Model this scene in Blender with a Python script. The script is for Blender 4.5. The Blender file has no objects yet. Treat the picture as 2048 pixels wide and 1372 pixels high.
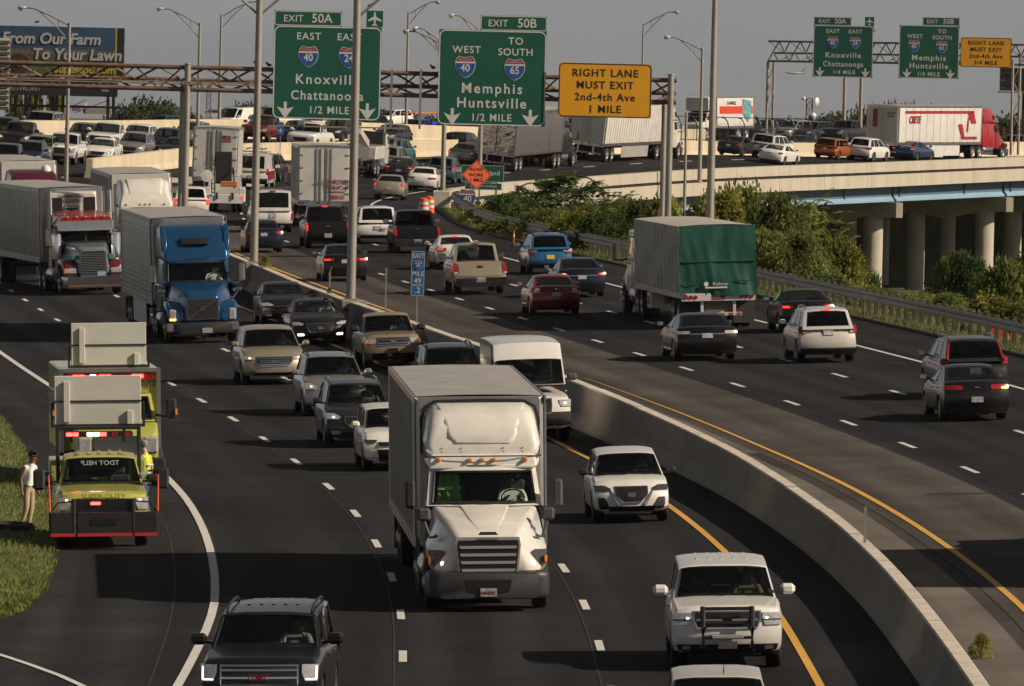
import bpy, math, random
from math import sin, cos, tan, pi, radians, sqrt, atan2, hypot
from mathutils import Vector, Matrix, noise

SC = bpy.context.scene
COL = SC.collection
random.seed(7)

# ---------------------------------------------------------------- camera
FPX = 20480.0                    # focal length in photo pixels (photo 2048 wide): a 360 mm lens
ROLL = radians(1.3)
PITCH = math.atan((686 - 235) / FPX)
CAM = Vector((0, 0, 12.8))
_F = Vector((0, cos(PITCH), -sin(PITCH)))
_R0 = Vector((1, 0, 0)); _U0 = Vector((0, sin(PITCH), cos(PITCH)))
_R = _R0 * cos(ROLL) + _U0 * sin(ROLL)
_U = _U0 * cos(ROLL) - _R0 * sin(ROLL)
cam_d = bpy.data.cameras.new('camera'); cam = bpy.data.objects.new('camera', cam_d); COL.objects.link(cam)
cam_d.sensor_width = 36; cam_d.lens = 36 * FPX / 2048; cam_d.clip_start = 5; cam_d.clip_end = 30000
cam.matrix_world = Matrix(((_R.x, _U.x, -_F.x, CAM.x), (_R.y, _U.y, -_F.y, CAM.y), (_R.z, _U.z, -_F.z, CAM.z), (0, 0, 0, 1)))
SC.camera = cam

# ---------------------------------------------------------------- sky, sun, exposure
SUN_EL, SUN_AZ = radians(33), radians(-16)     # azimuth measured from +X towards -Y (behind the camera)
sdir = Vector((cos(SUN_EL) * cos(SUN_AZ), cos(SUN_EL) * sin(SUN_AZ), sin(SUN_EL)))
W = bpy.data.worlds.new('World'); SC.world = W; W.use_nodes = True
nt = W.node_tree; nt.nodes.clear()
sky = nt.nodes.new('ShaderNodeTexSky'); sky.sky_type = 'NISHITA'; sky.sun_disc = False
sky.sun_elevation = SUN_EL; sky.sun_rotation = atan2(sdir.x, sdir.y)
sky.air_density = 0.5; sky.dust_density = 0.45; sky.ozone_density = 1.0
hs = nt.nodes.new('ShaderNodeHueSaturation'); hs.inputs['Saturation'].default_value = 0.12
tcw = nt.nodes.new('ShaderNodeTexCoord'); mpw = nt.nodes.new('ShaderNodeMapping'); mpw.inputs['Scale'].default_value = (1, 1, 3.5)
ns = nt.nodes.new('ShaderNodeTexNoise'); ns.inputs['Scale'].default_value = 9; ns.inputs['Detail'].default_value = 5
rpw = nt.nodes.new('ShaderNodeValToRGB'); rpw.color_ramp.elements[0].position = 0.3; rpw.color_ramp.elements[1].position = 0.75
rpw.color_ramp.elements[0].color = (0.80, 0.81, 0.83, 1); rpw.color_ramp.elements[1].color = (1.08, 1.06, 1.03, 1)
mxw = nt.nodes.new('ShaderNodeMix'); mxw.data_type = 'RGBA'; mxw.blend_type = 'MULTIPLY'; mxw.inputs[0].default_value = 1
bgw = nt.nodes.new('ShaderNodeBackground'); bgw.inputs[1].default_value = 0.056
ow = nt.nodes.new('ShaderNodeOutputWorld')
L_ = nt.links.new
L_(sky.outputs[0], hs.inputs['Color']); L_(tcw.outputs['Generated'], mpw.inputs[0]); L_(mpw.outputs[0], ns.inputs['Vector'])
L_(ns.outputs[0], rpw.inputs[0]); L_(hs.outputs[0], mxw.inputs[6]); L_(rpw.outputs[0], mxw.inputs[7])
L_(mxw.outputs[2], bgw.inputs[0]); L_(bgw.outputs[0], ow.inputs[0])
sl = bpy.data.lights.new('sun', 'SUN'); so = bpy.data.objects.new('sun', sl); COL.objects.link(so)
sl.energy = 5.0; sl.angle = radians(0.5); sl.color = (1.0, 0.85, 0.67)
so.rotation_euler = sdir.to_track_quat('Z', 'Y').to_euler(); so.location = (60, 100, 80)
SC.view_settings.view_transform = 'Standard'; SC.view_settings.look = 'None'
SC.view_settings.exposure = 0.12; SC.view_settings.gamma = 1.0
SC.cycles.max_bounces = 4; SC.cycles.diffuse_bounces = 2; SC.cycles.glossy_bounces = 3; SC.cycles.transmission_bounces = 2; SC.cycles.volume_bounces = 0; SC.cycles.transparent_max_bounces = 8
SC.cycles.use_denoising = True; SC.cycles.use_adaptive_sampling = True; SC.cycles.adaptive_threshold = 0.03
SC.cycles.caustics_reflective = False; SC.cycles.caustics_refractive = False

# ---------------------------------------------------------------- materials
MATS = {}
def mat(name, col, rough=0.6, metal=0.0, coat=0.0, var=0.0, vscale=3.0, bump=0.0, bscale=20.0, emit=None, es=1.0,
        spec=0.5, stretch=None, dirt=0.0, dcol=(0.12, 0.1, 0.08), dscale=1.2, tscale=None):
    """principled surface with noise variation of its own colour, optional grime patches and fine relief"""
    if name in MATS: return MATS[name]
    m = bpy.data.materials.new(name); m.use_nodes = True; n = m.node_tree; b = n.nodes['Principled BSDF']
    b.inputs['Base Color'].default_value = (*col, 1); b.inputs['Roughness'].default_value = rough
    b.inputs['Metallic'].default_value = metal; b.inputs['Specular IOR Level'].default_value = spec
    if coat: b.inputs['Coat Weight'].default_value = coat; b.inputs['Coat Roughness'].default_value = 0.04
    if emit: b.inputs['Emission Color'].default_value = (*emit, 1); b.inputs['Emission Strength'].default_value = es
    if var or bump or dirt:
        tc = n.nodes.new('ShaderNodeTexCoord'); src = tc.outputs['Object']
        if stretch:
            mp = n.nodes.new('ShaderNodeMapping'); mp.inputs['Scale'].default_value = stretch
            n.links.new(src, mp.inputs[0]); src = mp.outputs[0]
        cur = None
        if var:
            t = n.nodes.new('ShaderNodeTexNoise'); t.inputs['Scale'].default_value = vscale; t.inputs['Detail'].default_value = 6
            t.inputs['Roughness'].default_value = 0.65; n.links.new(src, t.inputs['Vector'])
            r = n.nodes.new('ShaderNodeValToRGB'); r.color_ramp.elements[0].position = 0.3; r.color_ramp.elements[1].position = 0.72
            r.color_ramp.elements[0].color = (*[c * (1 - var) for c in col], 1); r.color_ramp.elements[1].color = (*[min(1, c * (1 + var)) for c in col], 1)
            n.links.new(t.outputs[0], r.inputs[0]); cur = r.outputs[0]
        if dirt:
            t2 = n.nodes.new('ShaderNodeTexNoise'); t2.inputs['Scale'].default_value = dscale; t2.inputs['Detail'].default_value = 8
            n.links.new(src, t2.inputs['Vector'])
            r2 = n.nodes.new('ShaderNodeValToRGB'); r2.color_ramp.elements[0].position = 0.45; r2.color_ramp.elements[1].position = 0.8
            r2.color_ramp.elements[0].color = (0, 0, 0, 1); r2.color_ramp.elements[1].color = (dirt, dirt, dirt, 1)
            n.links.new(t2.outputs[0], r2.inputs[0])
            mx = n.nodes.new('ShaderNodeMix'); mx.data_type = 'RGBA'
            n.links.new(r2.outputs[0], mx.inputs[0])
            if cur: n.links.new(cur, mx.inputs[6])
            else: mx.inputs[6].default_value = (*col, 1)
            mx.inputs[7].default_value = (*dcol, 1); cur = mx.outputs[2]
        if cur: n.links.new(cur, b.inputs['Base Color'])
        if bump:
            t3 = n.nodes.new('ShaderNodeTexNoise'); t3.inputs['Scale'].default_value = bscale; t3.inputs['Detail'].default_value = 4
            n.links.new(src, t3.inputs['Vector'])
            bp = n.nodes.new('ShaderNodeBump'); bp.inputs['Strength'].default_value = bump; bp.inputs['Distance'].default_value = 0.085
            n.links.new(t3.outputs[0], bp.inputs['Height']); n.links.new(bp.outputs[0], b.inputs['Normal'])
    MATS[name] = m
    return m

def glassmat(name, tint=0.12, col=(0.9, 1.0, 0.95), gloss=0.02):
    """tinted vehicle glass: see-through tint under a mirror-like fresnel coat"""
    if name in MATS: return MATS[name]
    m = bpy.data.materials.new(name); m.use_nodes = True; n = m.node_tree; n.nodes.clear()
    o = n.nodes.new('ShaderNodeOutputMaterial'); tr = n.nodes.new('ShaderNodeBsdfTransparent'); g = n.nodes.new('ShaderNodeBsdfGlossy')
    tr.inputs[0].default_value = (tint * col[0], tint * col[1], tint * col[2], 1); g.inputs['Roughness'].default_value = gloss
    g.inputs[0].default_value = (0.9, 0.9, 0.9, 1)
    fr = n.nodes.new('ShaderNodeFresnel'); ge = n.nodes.new('ShaderNodeNewGeometry'); mr = n.nodes.new('ShaderNodeMapRange')
    mr.inputs[3].default_value = 1.5; mr.inputs[4].default_value = 1 / 1.5; n.links.new(ge.outputs['Backfacing'], mr.inputs[0]); n.links.new(mr.outputs[0], fr.inputs[0])
    mx = n.nodes.new('ShaderNodeMixShader')
    n.links.new(fr.outputs[0], mx.inputs[0]); n.links.new(tr.outputs[0], mx.inputs[1]); n.links.new(g.outputs[0], mx.inputs[2])
    n.links.new(mx.outputs[0], o.inputs[0]); MATS[name] = m
    return m

def paint(name, col, metal=0.0, rough=0.3, dirt=0.25):
    dark = max(col) < 0.06
    return mat(name, col, rough, metal, coat=0.5 if dark else 0.7, spec=0.3 if dark else 0.5, var=0.06, vscale=1.5, dirt=dirt, dcol=(0.16, 0.135, 0.11), dscale=1.6)

# ---------------------------------------------------------------- mesh builder
class MB:
    def __init__(s): s.v = []; s.f = []; s.m = []
    def add(s, vs, fs, mi=0):
        o = len(s.v); s.v += [tuple(p) for p in vs]; s.f += [tuple(i + o for i in f) for f in fs]; s.m += [mi] * len(fs); return s
    def grid(s, fn, us, vs, mi=0, skip=None):
        nu, nv = len(us), len(vs)
        pts = [fn(u, v) for v in vs for u in us]
        fs = [(j * nu + i, j * nu + i + 1, (j + 1) * nu + i + 1, (j + 1) * nu + i) for j in range(nv - 1) for i in range(nu - 1)
              if not (skip and skip((us[i] + us[i + 1]) / 2, (vs[j] + vs[j + 1]) / 2))]
        return s.add(pts, fs, mi)
    def box(s, c, d, mi=0, rot=None, ch=0.0):
        """box centred at c, size d, chamfer ch"""
        hx, hy, hz = d[0] / 2, d[1] / 2, d[2] / 2
        if ch <= 0:
            vs = [Vector((x * hx, y * hy, z * hz)) for x in (-1, 1) for y in (-1, 1) for z in (-1, 1)]
            fs = [(0, 1, 3, 2), (4, 6, 7, 5), (0, 4, 5, 1), (2, 3, 7, 6), (0, 2, 6, 4), (1, 5, 7, 3)]
        else:
            ch = min(ch, hx * .9, hy * .9, hz * .9); vs = []; idx = {}
            for x in (-1, 1):
                for y in (-1, 1):
                    for z in (-1, 1):
                        for a in range(3):
                            p = [x * (hx - ch), y * (hy - ch), z * (hz - ch)]; p[a] = (x * hx, y * hy, z * hz)[a]
                            idx[(x, y, z, a)] = len(vs); vs.append(Vector(p))
            fs = []
            for a in range(3):
                b, c2 = (a + 1) % 3, (a + 2) % 3
                for sg in (-1, 1):
                    q = []
                    for (p1, p2) in ((-1, -1), (1, -1), (1, 1), (-1, 1)):
                        k = [0, 0, 0]; k[a] = sg; k[b] = p1; k[c2] = p2; q.append(idx[(*k, a)])
                    fs.append(tuple(q if sg > 0 else q[::-1]))
                for p1 in (-1, 1):
                    for p2 in (-1, 1):
                        k0 = [0, 0, 0]; k0[b] = p1; k0[c2] = p2; k1 = k0[:]; k0[a] = -1; k1[a] = 1
                        q = [idx[(*k0, b)], idx[(*k1, b)], idx[(*k1, c2)], idx[(*k0, c2)]]
                        fs.append(tuple(q if p1 * p2 > 0 else q[::-1]))
            for x in (-1, 1):
                for y in (-1, 1):
                    for z in (-1, 1):
                        q = (idx[(x, y, z, 0)], idx[(x, y, z, 1)], idx[(x, y, z, 2)])
                        fs.append(q if x * y * z > 0 else q[::-1])
        if rot is not None:
            R = rot if isinstance(rot, Matrix) else Matrix.Rotation(rot, 3, 'Z'); vs = [R @ p for p in vs]
        C = Vector(c)
        return s.add([p + C for p in vs], fs, mi)
    def tube(s, p0, p1, r0, r1=None, n=8, mi=0, caps=True):
        r1 = r0 if r1 is None else r1; p0 = Vector(p0); p1 = Vector(p1); d = (p1 - p0)
        if d.length < 1e-6: return s
        q = d.to_track_quat('Z', 'Y'); vs = []
        for p, r in ((p0, r0), (p1, r1)):
            for i in range(n):
                a = 2 * pi * (i + .5) / n; vs.append(p + q @ Vector((r * cos(a), r * sin(a), 0)))
        fs = [(i, (i + 1) % n, n + (i + 1) % n, n + i) for i in range(n)]
        if caps: fs += [tuple(range(n))[::-1], tuple(range(n, 2 * n))]
        return s.add(vs, fs, mi)
    def path(s, pts, r, n=6, mi=0):
        pts = [Vector(p) for p in pts]; rs = r if isinstance(r, (list, tuple)) else [r] * len(pts); vs = []
        for i, p in enumerate(pts):
            d = (pts[min(i + 1, len(pts) - 1)] - pts[max(i - 1, 0)]).normalized(); q = d.to_track_quat('Z', 'Y')
            for k in range(n):
                a = 2 * pi * (k + .5) / n; vs.append(p + q @ Vector((rs[i] * cos(a), rs[i] * sin(a), 0)))
        fs = [(j * n + i, j * n + (i + 1) % n, (j + 1) * n + (i + 1) % n, (j + 1) * n + i) for j in range(len(pts) - 1) for i in range(n)]
        fs += [tuple(range(n))[::-1], tuple(range((len(pts) - 1) * n, len(pts) * n))]
        return s.add(vs, fs, mi)
    def bar(s, p0, p1, w, h, mi=0):
        """rectangular bar between two points"""
        p0 = Vector(p0); p1 = Vector(p1); d = p1 - p0; q = d.to_track_quat('X', 'Z').to_matrix()
        return s.box((p0 + p1) / 2, (d.length, w, h), mi, q)
    def prism(s, poly, axis, a, b, mi=0):
        n = len(poly)
        def P(p, t): return {'x': (t, p[0], p[1]), 'y': (p[0], t, p[1]), 'z': (p[0], p[1], t)}[axis]
        vs = [P(p, a) for p in poly] + [P(p, b) for p in poly]
        fs = [tuple(range(n)), tuple(range(n, 2 * n))[::-1]] + [(i, n + i, n + (i + 1) % n, (i + 1) % n) for i in range(n)]
        return s.add(vs, fs, mi)
    def disc(s, c, r, axis, t, n=16, mi=0, r1=None):
        C = Vector(c); A = Vector({'x': (1, 0, 0), 'y': (0, 1, 0), 'z': (0, 0, 1)}[axis])
        return s.tube(C - A * t / 2, C + A * t / 2, r, r1, n, mi)
    def lathe(s, prof, n=16, axis='z', c=(0, 0, 0), mi=0):
        vs = []; C = Vector(c)
        for (r, z) in prof:
            for i in range(n):
                a = 2 * pi * i / n; p = (r * cos(a), r * sin(a), z)
                if axis == 'y': p = (r * cos(a), z, r * sin(a))
                if axis == 'x': p = (z, r * cos(a), r * sin(a))
                vs.append(Vector(p) + C)
        k = len(prof)
        fs = [(j * n + i, j * n + (i + 1) % n, (j + 1) * n + (i + 1) % n, (j + 1) * n + i) for j in range(k - 1) for i in range(n)]
        return s.add(vs, fs, mi)
    def loft(s, secs, mi=0, cap=True):
        """secs: (x, half width, z0, z1, corner radius[, top half width]) rounded boxes lofted along x"""
        rings = []
        for sc in secs:
            x, w, z0, z1, r = sc[:5]; wt = sc[5] if len(sc) > 5 else w
            pts = []; r = min(r, (z1 - z0) / 2 * .98, min(w, wt) * .98)
            for (cy, cz, a0) in ((w - r, z0 + r, -90), (wt - r, z1 - r, 0), (-(wt - r), z1 - r, 90), (-(w - r), z0 + r, 180)):
                for k in range(5):
                    a = radians(a0 + 22.5 * k); pts.append((x, cy + r * cos(a), cz + r * sin(a)))
            rings.append(pts)
        n = 20; vs = [p for r in rings for p in r]
        fs = [(j * n + i, (j + 1) * n + i, (j + 1) * n + (i + 1) % n, j * n + (i + 1) % n) for j in range(len(rings) - 1) for i in range(n)]
        if cap: fs += [tuple(range(n)), tuple(range((len(rings) - 1) * n, len(rings) * n))[::-1]]
        return s.add(vs, fs, mi)
    def panel(s, surf, rows, off=0.012, depth=0.05, n=4, mi=0, sub=2):
        """raised panel laid on a curved face: rows (z, y0, y1) bottom to top; surf(y, z) gives x and the outward sign"""
        rr = []
        for (a, b) in zip(rows[:-1], rows[1:]):
            for k in range(sub):
                t = k / sub; rr.append(tuple(a[i] * (1 - t) + b[i] * t for i in range(3)))
        rr.append(rows[-1]); nu = n + 1; fr = []; bk = []
        for (z, y0, y1) in rr:
            for i in range(nu):
                y = y0 + (y1 - y0) * i / n; x, sg = surf(y, z); fr.append((x + sg * off, y, z)); bk.append((x - sg * depth, y, z))
        nv = len(rr); N = nu * nv
        fs = [(j * nu + i, j * nu + i + 1, (j + 1) * nu + i + 1, (j + 1) * nu + i) for j in range(nv - 1) for i in range(n)]
        ring = [i for i in range(nu)] + [j * nu + n for j in range(1, nv)] + [(nv - 1) * nu + i for i in range(n - 1, -1, -1)] + [j * nu for j in range(nv - 2, 0, -1)]
        fs += [(ring[k], ring[(k + 1) % len(ring)], N + ring[(k + 1) % len(ring)], N + ring[k]) for k in range(len(ring))]
        return s.add(fr + bk, fs, mi)
    def obj(s, name, mats, parent=None, smooth=None, loc=None, rot=None):
        me = s.mesh(name, mats, smooth)
        return inst(name, me, parent, loc, rot)
    def mesh(s, name, mats, smooth=None):
        me = bpy.data.meshes.new(name); me.from_pydata([tuple(p) for p in s.v], [], s.f)
        for m in (mats if isinstance(mats, (list, tuple)) else [mats]): me.materials.append(m)
        if len(me.materials) > 1: me.polygons.foreach_set('material_index', s.m)
        if smooth:
            me.polygons.foreach_set('use_smooth', [True] * len(me.polygons)); me.set_sharp_from_angle(angle=radians(smooth))
        me.validate(); me.update()
        return me

def inst(name, me, parent=None, loc=None, rot=None):
    o = bpy.data.objects.new(name, me); COL.objects.link(o)
    if parent: o.parent = parent
    if loc is not None: o.location = loc
    if rot is not None:
        if isinstance(rot, Matrix): o.rotation_euler = rot.to_euler()
        else: o.rotation_euler = rot if hasattr(rot, '__len__') else (0, 0, rot)
    return o
def thing(name, label, cat, group=None, loc=None, rot=None):
    o = inst(name, None, None, loc, rot); o.empty_display_size = 0.3
    o['label'] = label; o['category'] = cat
    if group: o['group'] = group
    return o
def tag(o, label=None, cat=None, group=None, kind=None):
    if label: o['label'] = label
    if cat: o['category'] = cat
    if group: o['group'] = group
    if kind: o['kind'] = kind
    return o
def copy_tree(o, parent=None):
    c = o.copy(); COL.objects.link(c); c.parent = parent
    for ch in list(o.children): copy_tree(ch, c)
    return c

def scratch_mesh(t):
    """evaluate one object in an otherwise empty scratch scene (fast) and return its mesh"""
    ts = bpy.data.scenes.get('scratch') or bpy.data.scenes.new('scratch')
    ts.collection.objects.link(t)
    with bpy.context.temp_override(scene=ts, view_layer=ts.view_layers[0]):
        dg = bpy.context.evaluated_depsgraph_get(); me = bpy.data.meshes.new_from_object(t.evaluated_get(dg))
    bpy.data.objects.remove(t)
    return me
def textmesh(body, size, mat_, name='lettering', parent=None, M=None, ext=0.004, bold=0.0, shear=0.0, xs=1.0, align='CENTER', space=1.0):
    """flat lettering as a mesh; local X right, Y up, facing +Z before M"""
    cu = bpy.data.curves.new(name, 'FONT'); cu.body = body; cu.size = size; cu.align_x = align; cu.align_y = 'CENTER'
    cu.extrude = ext; cu.offset = bold * size; cu.shear = shear; cu.resolution_u = 3; cu.space_character = space
    t = bpy.data.objects.new('tmp', cu); me = scratch_mesh(t); bpy.data.curves.remove(cu)
    me.materials.clear(); me.materials.append(mat_)
    if M is not None: me.transform(M @ Matrix.Diagonal((xs, 1, 1, 1)))
    elif xs != 1: me.transform(Matrix.Diagonal((xs, 1, 1, 1)))
    me.name = name
    return inst(name, me, parent)
# orientation of a sign face that looks back at the camera (face normal -Y)
FACE = Matrix(((1, 0, 0, 0), (0, 0, -1, 0), (0, 1, 0, 0), (0, 0, 0, 1)))
def at(x, y, z): return Matrix.Translation((x, y, z))

# ---------------------------------------------------------------- road layout
def pchip(pts):
    xs = [p[0] for p in pts]; ys = [p[1] for p in pts]; n = len(xs)
    h = [xs[i + 1] - xs[i] for i in range(n - 1)]; dl = [(ys[i + 1] - ys[i]) / h[i] for i in range(n - 1)]
    m = [dl[0]] + [(dl[i - 1] * h[i] + dl[i] * h[i - 1]) / (h[i - 1] + h[i]) for i in range(1, n - 1)] + [dl[-1]]
    def f(x):
        if x <= xs[0]: return ys[0] + m[0] * (x - xs[0])
        if x >= xs[-1]: return ys[-1] + m[-1] * (x - xs[-1])
        lo, hi = 0, n - 1
        while hi - lo > 1:
            k = (lo + hi) // 2
            if xs[k] <= x: lo = k
            else: hi = k
        t = (x - xs[lo]) / h[lo]; a = h[lo]
        return ((2 * t**3 - 3 * t * t + 1) * ys[lo] + (t**3 - 2 * t * t + t) * a * m[lo] + (-2 * t**3 + 3 * t * t) * ys[lo + 1] + (t**3 - t * t) * a * m[lo + 1])
    return f
KX = tan(ROLL)
zg = pchip([(0, 0), (180, 3.04), (320, 5.41), (400, 6.25), (500, 7.12), (570, 7.82), (620, 8.24), (670, 8.63), (725, 9.18), (781, 9.42), (900, 10.1)])
ee = pchip([(0, 0), (480, 0.0), (520, 0.012), (580, 0.035), (620, 0.055), (660, 0.098), (690, 0.108), (740, 0.13), (790, 0.05), (1000, 0.05)])
eom = pchip([(0, 14), (655, 14), (735, 7), (1000, 7)])
ee2 = pchip([(0, 0), (480, 0.0), (540, 0.01), (620, 0.075), (700, 0.07), (760, 0.055), (1000, 0.052)])   # crossfall of the inner and of the outer carriageway
XC, YC, RY = 491.9, 575.0, 511.0         # far curve: centre and radius of the yellow line
_near = pchip([(60, 10.0), (140, 10.4), (170, 10.4), (185, 10.28), (203, 10.0), (216, 9.6), (241, 8.3), (270, 5.85), (330, -0.3), (382, -5.45), (461, -12.6), (520, -17.2), (575, -19.1)])
def xr(Y): return _near(Y) if Y <= YC else XC - sqrt(max(1, RY * RY - (Y - YC)**2))
def uoff(X, Y):
    if Y > YC: return RY - hypot(X - XC, Y - YC)
    dx = (xr(Y + 2) - xr(Y - 2)) / 4
    return (X - xr(Y)) / sqrt(1 + dx * dx)
def gz(X, Y):
    o = max(-4.0, min(34.0, 11 - uoff(X, Y)))
    return zg(Y) + KX * X + ee(Y) * min(o, eom(Y)) + ee2(Y) * max(0, o - 14)
def rp(Y, u, dz=0.0):
    """point on the road: station Y along the right carriageway's yellow line, u metres to its right"""
    dx = (xr(Y + 1) - xr(Y - 1)) / 2; k = sqrt(1 + dx * dx)
    X = xr(Y) + u / k; Yp = Y - u * dx / k
    return Vector((X, Yp, gz(X, Yp) + dz))
def heading(X, Y):
    """yaw of the travel direction away from the camera"""
    if Y > YC:
        vx, vy = (Y - YC), -(X - XC); 
        return atan2(vy, vx)
    dx = (xr(Y + 2) - xr(Y - 2)) / 4
    return atan2(1, dx)
def ray(px, py):
    return (_F * FPX + _R * (px - 1024) - _U * (py - 686)).normalized()
def ground(px, py, zoff=0.0):
    """ground point seen at a photo pixel"""
    d = ray(px, py); t = 120.0; last = t
    while t < 1100:
        P = CAM + d * t
        if P.z < gz(P.x, P.y) + zoff: break
        last = t; t += 6
    a, b = last, t
    for _ in range(30):
        m = (a + b) / 2; P = CAM + d * m
        if P.z < gz(P.x, P.y) + zoff: b = m
        else: a = m
    return CAM + d * b
def at_dist(px, py, Y):
    """point at depth Y on the line of sight of a photo pixel"""
    d = ray(px, py); return CAM + d * (Y / d.y)
def proj(P):
    q = Vector(P) - CAM; w = q.dot(_F)
    return (1024 + FPX * q.dot(_R) / w, 686 - FPX * q.dot(_U) / w)
def tilt(X, Y, yaw):
    """orientation standing on the road surface, x forward"""
    e = 1.0; n = Vector((-(gz(X + e, Y) - gz(X - e, Y)) / (2 * e), -(gz(X, Y + e) - gz(X, Y - e)) / (2 * e), 1)).normalized()
    f = Vector((cos(yaw), sin(yaw), 0)); f = (f - n * f.dot(n)).normalized(); l = n.cross(f)
    return Matrix(((f.x, l.x, n.x), (f.y, l.y, n.y), (f.z, l.z, n.z)))
# ================================================================ setting: roads, barriers, bridge, terrain
def ystations(y0, y1, step=6.0):
    n = max(2, int(round((y1 - y0) / step)) + 1); return [y0 + (y1 - y0) * i / (n - 1) for i in range(n)]
def asphalt(name, col, var=0.22, track=0.0):
    """paving: fine aggregate, blotches, and wear that runs along the lane (u across, s along, from the UV map in metres)"""
    m = mat(name, col, 0.85, var=var, vscale=0.35, bump=0.25, bscale=30, dirt=0.3, dcol=tuple(c * 0.62 for c in col), dscale=0.25, spec=0.05)
    n = m.node_tree; bs = n.nodes['Principled BSDF']; src = bs.inputs['Base Color'].links[0].from_socket
    uv = n.nodes.new('ShaderNodeUVMap'); uv.uv_map = 'lane'
    mp = n.nodes.new('ShaderNodeMapping'); mp.inputs['Scale'].default_value = (1.1, .018, 1); n.links.new(uv.outputs[0], mp.inputs[0])
    t = n.nodes.new('ShaderNodeTexNoise'); t.inputs['Scale'].default_value = 1.0; t.inputs['Detail'].default_value = 5; n.links.new(mp.outputs[0], t.inputs['Vector'])
    r = n.nodes.new('ShaderNodeMapRange'); r.inputs[1].default_value = .3; r.inputs[2].default_value = .7; r.inputs[3].default_value = .72; r.inputs[4].default_value = 1.25; n.links.new(t.outputs[0], r.inputs[0])
    mp2 = n.nodes.new('ShaderNodeMapping'); mp2.inputs['Scale'].default_value = (.25, .09, 1); n.links.new(uv.outputs[0], mp2.inputs[0])
    t2 = n.nodes.new('ShaderNodeTexNoise'); t2.inputs['Scale'].default_value = 1.0; t2.inputs['Detail'].default_value = 7; n.links.new(mp2.outputs[0], t2.inputs['Vector'])
    r2 = n.nodes.new('ShaderNodeMapRange'); r2.inputs[1].default_value = .3; r2.inputs[2].default_value = .7; r2.inputs[3].default_value = .82; r2.inputs[4].default_value = 1.16; n.links.new(t2.outputs[0], r2.inputs[0])
    ml = n.nodes.new('ShaderNodeMath'); ml.operation = 'MULTIPLY'; n.links.new(r.outputs[0], ml.inputs[0]); n.links.new(r2.outputs[0], ml.inputs[1])
    sx = n.nodes.new('ShaderNodeSeparateXYZ'); n.links.new(uv.outputs[0], sx.inputs[0])          # polished wheel paths: two per 3.66 m lane
    w1 = n.nodes.new('ShaderNodeMath'); w1.operation = 'MULTIPLY_ADD'; w1.inputs[1].default_value = 2 * pi / 1.83; w1.inputs[2].default_value = track; n.links.new(sx.outputs[0], w1.inputs[0])
    w2 = n.nodes.new('ShaderNodeMath'); w2.operation = 'COSINE'; n.links.new(w1.outputs[0], w2.inputs[0])
    w3 = n.nodes.new('ShaderNodeMath'); w3.operation = 'MULTIPLY_ADD'; w3.inputs[1].default_value = -.13; w3.inputs[2].default_value = 1.0; n.links.new(w2.outputs[0], w3.inputs[0])
    ml0 = ml; ml = n.nodes.new('ShaderNodeMath'); ml.operation = 'MULTIPLY'; n.links.new(ml0.outputs[0], ml.inputs[0]); n.links.new(w3.outputs[0], ml.inputs[1])
    mx = n.nodes.new('ShaderNodeMix'); mx.data_type = 'RGBA'; mx.blend_type = 'MULTIPLY'; mx.inputs[0].default_value = 1; n.links.new(src, mx.inputs[6]); n.links.new(ml.outputs[0], mx.inputs[7]); n.links.new(mx.outputs[2], bs.inputs['Base Color'])
    return m
M_ASPH = asphalt('asphalt_new', (0.0245, 0.0245, 0.026), 0.16)
M_ASPH_OLD = asphalt('asphalt_old', (0.075, 0.068, 0.062), 0.22)
M_SHOULD = asphalt('asphalt_shoulder', (0.030, 0.0295, 0.0305), 0.22)
M_CONC_SH = asphalt('concrete_shoulder', (0.14, 0.125, 0.11), 0.2)
M_WHITE = mat('road_paint_white', (0.60, 0.585, 0.56), 0.7, var=0.2, vscale=6, dirt=0.45, dcol=(0.25, 0.23, 0.21), dscale=8)
M_YELL = mat('road_paint_yellow', (0.62, 0.33, 0.05), 0.7, var=0.15, vscale=5, dirt=0.3, dcol=(0.35, 0.2, 0.06), dscale=6)
M_CONC = mat('concrete_barrier_shaded', (0.235, 0.215, 0.19), 0.9, var=0.15, vscale=0.5, dirt=0.6, dcol=(0.12, 0.10, 0.085), dscale=0.8, bump=0.4, bscale=12, stretch=(.9, .35, .1))  # stained concrete; the face's shade is darkened into its colour
M_CONC_TOP = mat('concrete_barrier_sunlit', (0.55, 0.49, 0.41), 0.9, var=0.25, vscale=2.5, dirt=0.4, dcol=(0.25, 0.22, 0.19), dscale=2)  # paler concrete copy, sunlight on the barrier top put into the colour
M_BEIGE = mat('concrete_beige', (0.54, 0.46, 0.325), 0.9, var=0.1, vscale=0.8, dirt=0.5, dcol=(0.30, 0.245, 0.17), dscale=0.9, bump=0.2, bscale=8, stretch=(.6, .6, .08))
M_PARA = mat('concrete_parapet', (0.43, 0.39, 0.31), 0.9, var=0.1, vscale=0.6, dirt=0.4, dcol=(0.22, 0.195, 0.155), dscale=0.9, bump=0.2, bscale=8, stretch=(.8, .8, .07))
M_PIER = mat('concrete_pier', (0.43, 0.385, 0.315), 0.9, var=0.12, vscale=0.7, dirt=0.45, dcol=(0.25, 0.22, 0.18), dscale=0.5, bump=0.2, bscale=6)

def strip(name, y0, y1, u0, u1, dz, m, step=5.0, parent=None, nu=1, kind='structure'):
    b = MB(); us = [u0 + (u1 - u0) * i / nu for i in range(nu + 1)]
    ys = ystations(y0, y1, step); b.grid(lambda u, y: rp(y, u, dz), us, ys)
    o = b.obj(name, m, parent); uvl = o.data.uv_layers.new(name='lane'); co = [(u, y) for y in ys for u in us]
    for lp in o.data.loops: uvl.data[lp.index].uv = co[lp.vertex_index]
    if kind and not parent: o['kind'] = kind
    return o
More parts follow.
